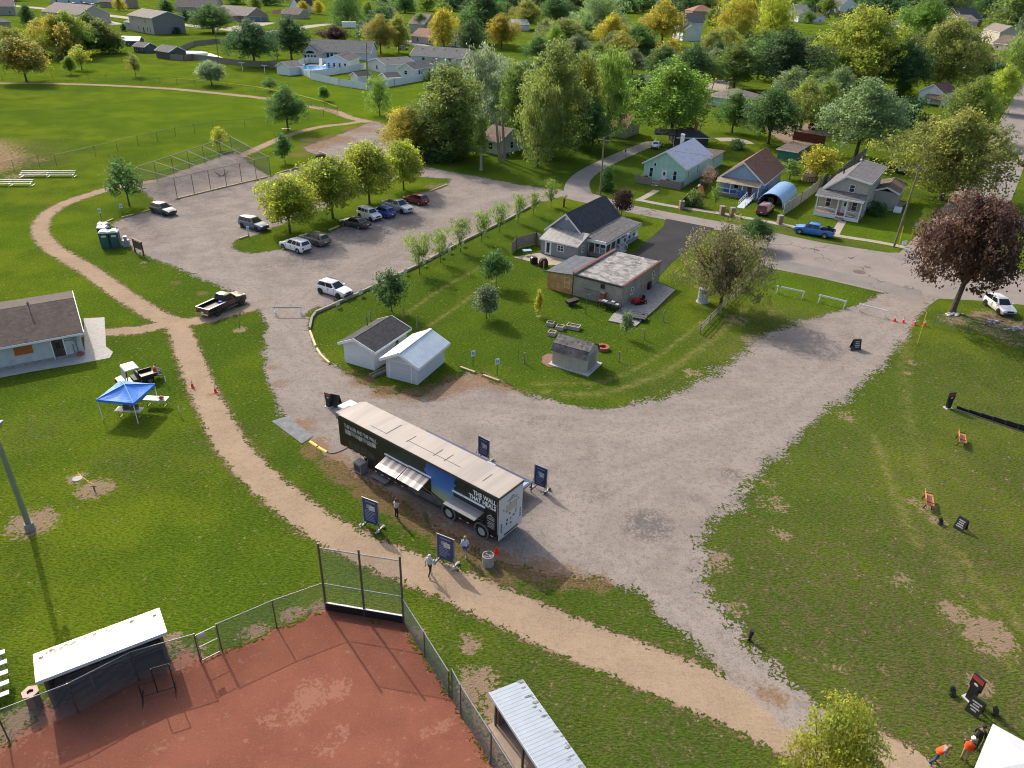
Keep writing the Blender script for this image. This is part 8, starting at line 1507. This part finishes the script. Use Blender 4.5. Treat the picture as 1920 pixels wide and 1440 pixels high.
for p,lb in [((1785,590),'litter of pale stones and cloth round the purple maple trunk'),((1858,604),'pale heap of stones on the verge, middle one'),((1907,617),'pale heap of stones on the verge at the right edge')]:
    g=G(*p); q=MB(); [q.ball((R.gauss(0,.5),R.gauss(0,.2),.06),R.uniform(.12,.22),5,R.randint(0,1),(1.3,1,.6)) for k in range(44)]; tag(q.build('stone_heap',[MAT((.5,.47,.45),.8,.2),MAT((.14,.12,.12),.8,.3)],None,g,.2),lb,'stones',group='pale stone heaps on the verge')
g=G(925,700)
t=thing('board_stack','stack of old boards between the two white sheds','board stack',G(714,699),.9); q=MB(); [q.box(-1.2,1.2,-.35+k*.12,-.26+k*.12,R.uniform(.0,.05),R.uniform(.1,.3)) for k in range(6)]; q.build('boards',M_woodg,t)
for p,lb,c_ in [((178,921),'thin dark hydrant stand in the round dirt patch',M_dkgrey),((145,898),'round grey lid in the small dirt patch',M_conc)]:
    g=G(*p); t=thing('hydrant' if c_ is M_dkgrey else 'ground_cover_plate',lb,'utility fitting',g)
    if c_ is M_dkgrey: MB().cyl((0,0,0),(0,0,.5),.05,.05,8).bar((-.2,0,.45),(.2,0,.45),.06,.06).build('standpipe',c_,t)
    else: MB().lathe([(.35,0),(.35,.05),(.001,.06)],14).build('lid',c_,t)
cable('yellow_hose',[(*G(145,885)[:2],.03),(*G(152,893)[:2],.03),(*G(160,899)[:2],.03),(*G(168,905)[:2],.03),(*G(177,909)[:2],.03)],.02,M_yel,'thin yellow hose between the two dirt patches','hose')
t=thing('stump','dark thin stump and stick at the gravel edge','stump',G(1404,1200)); MB().cyl((0,0,0),(.1,.05,.75),.1,.14,8).build('stump',MAT((.02,.017,.015),.8,.3),t); MB().cyl((-.3,-.1,.1),(.05,0,.2),.05,.04,6).build('stick',MAT((.3,.2,.13),.8,.2),t)
# ---------------------------------------------------------------- people
SKIN=MAT((.42,.24,.16),.6,.06,name='skin')
def person(loc,rot,label,top,bottom,hair,shoes=(.03,.03,.035),sleeves=True,shorts=False,pose=None,scale=1.0,vest=None,cap=None,fat=1.0,hairlen=.0,group=None,collar=None,sock=None):
    J=dict(pel=(0,0,.96),spi=(0,0,1.13),che=(0,0,1.33),nec=(0,-.005,1.48),hb=(0,-.02,1.555),hd=(0,-.03,1.64),ht=(0,-.02,1.72))
    for s,n in((1,'l'),(-1,'r')):
        J.update({'sh'+n:(s*.175,0,1.41),'el'+n:(s*.235,.03,1.15),'wr'+n:(s*.245,-.07,.93),'hi'+n:(s*.095,0,.92),'kn'+n:(s*.105,-.02,.5),'an'+n:(s*.11,.02,.1),'to'+n:(s*.125,-.15,.045)})
    if pose: J.update(pose)
    names=list(J); ix={k:i for i,k in enumerate(names)}
    E=[('pel','spi'),('spi','che'),('che','nec'),('nec','hb'),('hb','hd'),('hd','ht')]
    for n in 'lr': E+=[('che','sh'+n),('sh'+n,'el'+n),('el'+n,'wr'+n),('pel','hi'+n),('hi'+n,'kn'+n),('kn'+n,'an'+n),('an'+n,'to'+n)]
    Rr=dict(pel=(.155*fat,.12*fat),spi=(.145*fat,.11*fat),che=(.165*fat,.115*fat),nec=(.06,.06),hb=(.068,.075),hd=(.078,.098),ht=(.055,.07))
    for n in 'lr': Rr.update({'sh'+n:(.066,.066),'el'+n:(.046,.046),'wr'+n:(.031,.031),'hi'+n:(.095*fat,.1*fat),'kn'+n:(.064,.064),'an'+n:(.046,.046),'to'+n:(.04,.03)})
    me=bpy.data.meshes.new('body'); me.from_pydata([J[k] for k in names],[(ix[a],ix[b]) for a,b in E],[]); o=bpy.data.objects.new('body_src',me); COL.objects.link(o)
    o.modifiers.new('s','SKIN'); sv=me.skin_vertices[0].data
    for k in names: sv[ix[k]].radius=Rr[k]
    sv[ix['pel']].use_root=True
    md=o.modifiers.new('u','SUBSURF'); md.levels=1; md.render_levels=1
    bpy.context.view_layer.update(); ev=bpy.data.meshes.new_from_object(o.evaluated_get(bpy.context.evaluated_depsgraph_get()))
    mb=MB(); mb.v=[tuple(v.co) for v in ev.vertices]; Jv={k:Vector(p) for k,p in J.items()}
    def near(c):
        best=None
        for a,b in E:
            A_,B_=Jv[a],Jv[b]; d=B_-A_; t=max(0,min(1,(c-A_).dot(d)/d.length_squared)); q=(c-A_-d*t).length-.4*(Rr[a][0]*(1-t)+Rr[b][0]*t)
            if best is None or q<best[0]: best=(q,a,b,t)
        return best
    for p in ev.polygons:
        c=p.center; _,a,b,t=near(c); m=0   # 0 top 1 bottom 2 skin 3 shoes 4 sock
        if a=='nec' or a in('hb','hd') or (a=='che' and b=='nec' and t>.75): m=2
        elif a[:2]=='el': m=0 if sleeves and t<.92 else 2
        elif a[:2]=='sh': m=0 if sleeves or t<.55 else 2
        elif a[:2]=='hi': m=1 if (not shorts or t<.85) else 2
        elif a[:2]=='kn': m=1 if not shorts else (2 if t<.72 else 4)
        elif a[:2]=='an': m=3
        elif a=='pel': m=1 if c.z<J['pel'][2]+.05 else 0
        if b[:2]=='an' and t>.9: m=3
        mb.f.append(list(p.vertices)); mb.m.append(m)
    bpy.data.objects.remove(o); bpy.data.meshes.remove(ev)
    hd=Vector(J['hd'])
    fdir=Vector((0,-1,0))
    mb.ball(hd+Vector((0,-.105,-.005)),.02,5,2,(.8,1.3,1.3)); mb.ball(hd+Vector((.085,0,0)),.028,5,2,(.4,.8,1.2)); mb.ball(hd+Vector((-.085,0,0)),.028,5,2,(.4,.8,1.2))
    for s in(1,-1): mb.ball(hd+Vector((s*.034,-.092,.02)),.012,4,5)
    mb.ball(hd+Vector((0,-.093,-.052)),.018,4,6,(1.3,.5,.35))
    for s,n in((1,'l'),(-1,'r')):
        w=Jv['wr'+n]; d=(w-Jv['el'+n]).normalized(); side=d.cross(Vector((s,0,0))).normalized(); out=side.cross(d).normalized()
        pc=w+d*.055; mb.cyl(w,w+d*.1,.028,.036,7,2)
        for k in range(4):
            st=w+d*.095+side*((k-1.5)*.019); l=(.075,.085,.08,.06)[k]; m1=st+d*l*.5; m2=m1+(d*.75-out*s*.5*0+Vector((0,-.3,0))*.6).normalized()*l*.5; mb.cyl(st,m1,.0095,.009,5,2); mb.cyl(m1,m2,.009,.0075,5,2)
        st=w+d*.035+side*.034; m1=st+(d*.6+side*.8).normalized()*.045; mb.cyl(st,m1,.011,.01,5,2); mb.cyl(m1,m1+d*.035,.01,.008,5,2)
    t=thing('person',label,'person',loc,rot,group); t.scale=(scale,)*3
    TM=MAT(top,.85,.1,6); BM=MAT(bottom,.85,.12,6)
    mb.build('body',[TM,BM,SKIN,MAT(shoes,.6,.1),MAT(sock,.8,.1) if sock else SKIN,MAT((.02,.015,.012),.4,.1),MAT((.3,.1,.09),.6,.1)],t,smooth=True)
    h=MB(); h.ball(hd+Vector((0,.012,.04)),.106,9,0,(.93,1.05,.95))
    h.v=[v for v in h.v]
    if hairlen: h.ball(hd+Vector((0,.05,-.05)),.09,8,0,(1.05,.75,1.2))
    hv=MB(); hv.v=h.v; hv.f=[f for f in h.f if not all(h.v[i][1]<hd.y-.045 and h.v[i][2]<hd.z+.06 for i in f)]; hv.m=[0]*len(hv.f)
    hv.build('hair',MAT(hair,.8,.2,20),t,smooth=True)
    if cap:
        c=MB(); c.lathe([(.115,.03),(.118,.07),(.09,.125),(.03,.15),(.001,.152)],14,0,Matrix.Translation(hd)); c.extr([(-.07,-.09,.045),(.07,-.09,.045),(.055,-.19,.035),(-.055,-.19,.035)],(0,0,.012),0,Matrix.Translation(hd)); c.build('cap',MAT(cap,.7,.08),t)
    if vest:
        v=MB(); che=Jv['che']; spi=Jv['spi']; pel=Jv['pel']; n=14; rings=[(pel.lerp(spi,.1),.205*fat,.172*fat),(spi,.2*fat,.168*fat),(che,.222*fat,.172*fat),(che.lerp(Jv['nec'],.55),.19,.13),(che.lerp(Jv['nec'],.9),.1,.085)]
        vs=[]
        for c,rx,ry in rings: vs+=[c+Vector((math.cos(6.2832*i/n)*rx,math.sin(6.2832*i/n)*ry,0)) for i in range(n)]
        v.add(vs,[(r*n+i,r*n+(i+1)%n,(r+1)*n+(i+1)%n,(r+1)*n+i) for r in range(len(rings)-1) for i in range(n)]); v.build('vest',MAT(vest,.75,.07,5),t,smooth=True)
    return t
walk=dict(knl=(.1,-.14,.52),anl=(.1,-.16,.12),tol=(.11,-.32,.09),knr=(-.1,.06,.51),anr=(-.1,.28,.14),tor=(-.11,.14,.03),ell=(.24,.12,1.17),wrl=(.22,.14,.95),elr=(-.24,-.06,1.16),wrr=(-.2,-.22,1.0))
person(G(806,1079),2.6,'white haired person in a pale grey sweater walking on the dirt path',(.48,.49,.53),(.02,.022,.03),(.62,.6,.58),pose=walk,hairlen=1)
person(G(872,1044),3.0,'woman in a pale lavender top and blue shorts standing beside the trailer rear wheels',(.52,.54,.72),(.03,.1,.28),(.4,.25,.13),shoes=(.7,.7,.7),shorts=True,hairlen=1,fat=1.2,pose=walk,sock=(.6,.6,.6))
person(G(744,972),2.4,'person in a light grey jacket and black trousers standing with folded arms before the trailer',(.44,.43,.43),(.015,.015,.018),(.12,.07,.045),hairlen=1,pose=dict(ell=(.24,.02,1.16),wrl=(.02,-.17,1.2),elr=(-.24,.02,1.16),wrr=(-.03,-.19,1.16)))
bend=dict(spi=(0,-.06,1.12),che=(0,-.16,1.29),nec=(0,-.24,1.42),hb=(0,-.29,1.48),hd=(0,-.34,1.55),ht=(0,-.37,1.62),shl=(.175,-.19,1.36),shr=(-.175,-.19,1.36),ell=(.25,-.25,1.1),wrl=(.2,-.42,.95),elr=(-.25,-.25,1.1),wrr=(-.16,-.42,.98),knl=(.12,-.1,.5),anl=(.13,-.02,.1),tol=(.14,-.19,.045),knr=(-.11,.02,.5),anr=(-.12,.22,.1),tor=(-.13,.06,.045))
person(G(1750,1432),1.1,'bare headed person in an orange vest and blue jeans bending forward near the canopy',(.2,.21,.23),(.03,.065,.16),(.2,.14,.09),sleeves=True,pose=bend,vest=(.85,.08,.01))
person(G(1805,1425),2.5,'person in an orange vest, white cap and khaki shorts beside the white canopy',(.02,.025,.06),(.36,.27,.17),(.4,.35,.3),shorts=True,vest=(.85,.08,.01),cap=(.75,.76,.76),fat=1.12,shoes=(.06,.03,.03),pose=dict(ell=(.28,-.05,1.15),wrl=(.25,-.28,1.05)))
person(G(1825,1402),2.2,'person in dark clothes and a black cap behind the vest wearer by the canopy',(.015,.016,.02),(.02,.02,.025),(.03,.02,.02),cap=(.012,.012,.014))
sit=dict(pel=(0,0,.5),spi=(0,-.02,.68),che=(0,-.06,.88),nec=(0,-.1,1.03),hb=(0,-.13,1.1),hd=(0,-.16,1.18),ht=(0,-.16,1.26),shl=(.175,-.07,.96),shr=(-.175,-.07,.96),ell=(.24,-.2,.74),wrl=(.17,-.4,.66),elr=(-.24,-.2,.74),wrr=(-.17,-.4,.66),hil=(.095,-.03,.47),hir=(-.095,-.03,.47),knl=(.13,-.43,.46),knr=(-.13,-.43,.46),anl=(.13,-.48,.08),anr=(-.13,-.48,.08),tol=(.14,-.63,.03),tor=(-.14,-.63,.03))
Rt=Matrix.Rotation(UTV.rotation_euler[2],3,'Z'); pl=UTV.location+Rt@Vector((-1.85,.0,.24))
person(pl,UTV.rotation_euler[2]-math.pi/2,'person in an orange vest and grey sleeves sitting on the utility cart tailgate',(.4,.4,.5),(.3,.3,.36),(.25,.18,.12),pose=sit,vest=(.85,.08,.01),cap=None)
person(G(1172,294),.6,'distant person in a navy top walking along the lane past the grove',(.03,.05,.16),(.45,.33,.26),(.05,.03,.02),pose=walk)
# ---------------------------------------------------------------- light
w=bpy.data.worlds.new('World'); sc.world=w; w.use_nodes=True; wn=w.node_tree; bg=wn.nodes['Background']
sky=wn.nodes.new('ShaderNodeTexSky'); sky.sky_type='NISHITA'; sky.sun_disc=False
SUN_EL=rad(36); az=math.atan2(.8,-.6)   # direction toward the sun
sky.sun_elevation=SUN_EL; sky.sun_rotation=math.atan2(-.6,.8); sky.air_density=1.0; sky.dust_density=4.0; sky.ozone_density=.4
wn.links.new(sky.outputs[0],bg.inputs[0]); bg.inputs[1].default_value=SKY_S
sl=bpy.data.lights.new('sun','SUN'); sl.energy=SUN_S; sl.angle=rad(.55); sl.color=(1,.93,.82); so=bpy.data.objects.new('sun',sl); COL.objects.link(so)
d=Vector((.6*math.cos(SUN_EL),-.8*math.cos(SUN_EL),-math.sin(SUN_EL))); so.rotation_euler=d.to_track_quat('-Z','Y').to_euler()
sc.view_settings.view_transform='Standard'; sc.view_settings.look='None'; sc.view_settings.gamma=1; sc.view_settings.exposure=EXPO
sc.render.engine='CYCLES'; sc.cycles.max_bounces=6; sc.cycles.diffuse_bounces=3; sc.cycles.glossy_bounces=2; sc.cycles.transmission_bounces=2; sc.cycles.use_denoising=True; sc.cycles.filter_width=1.05
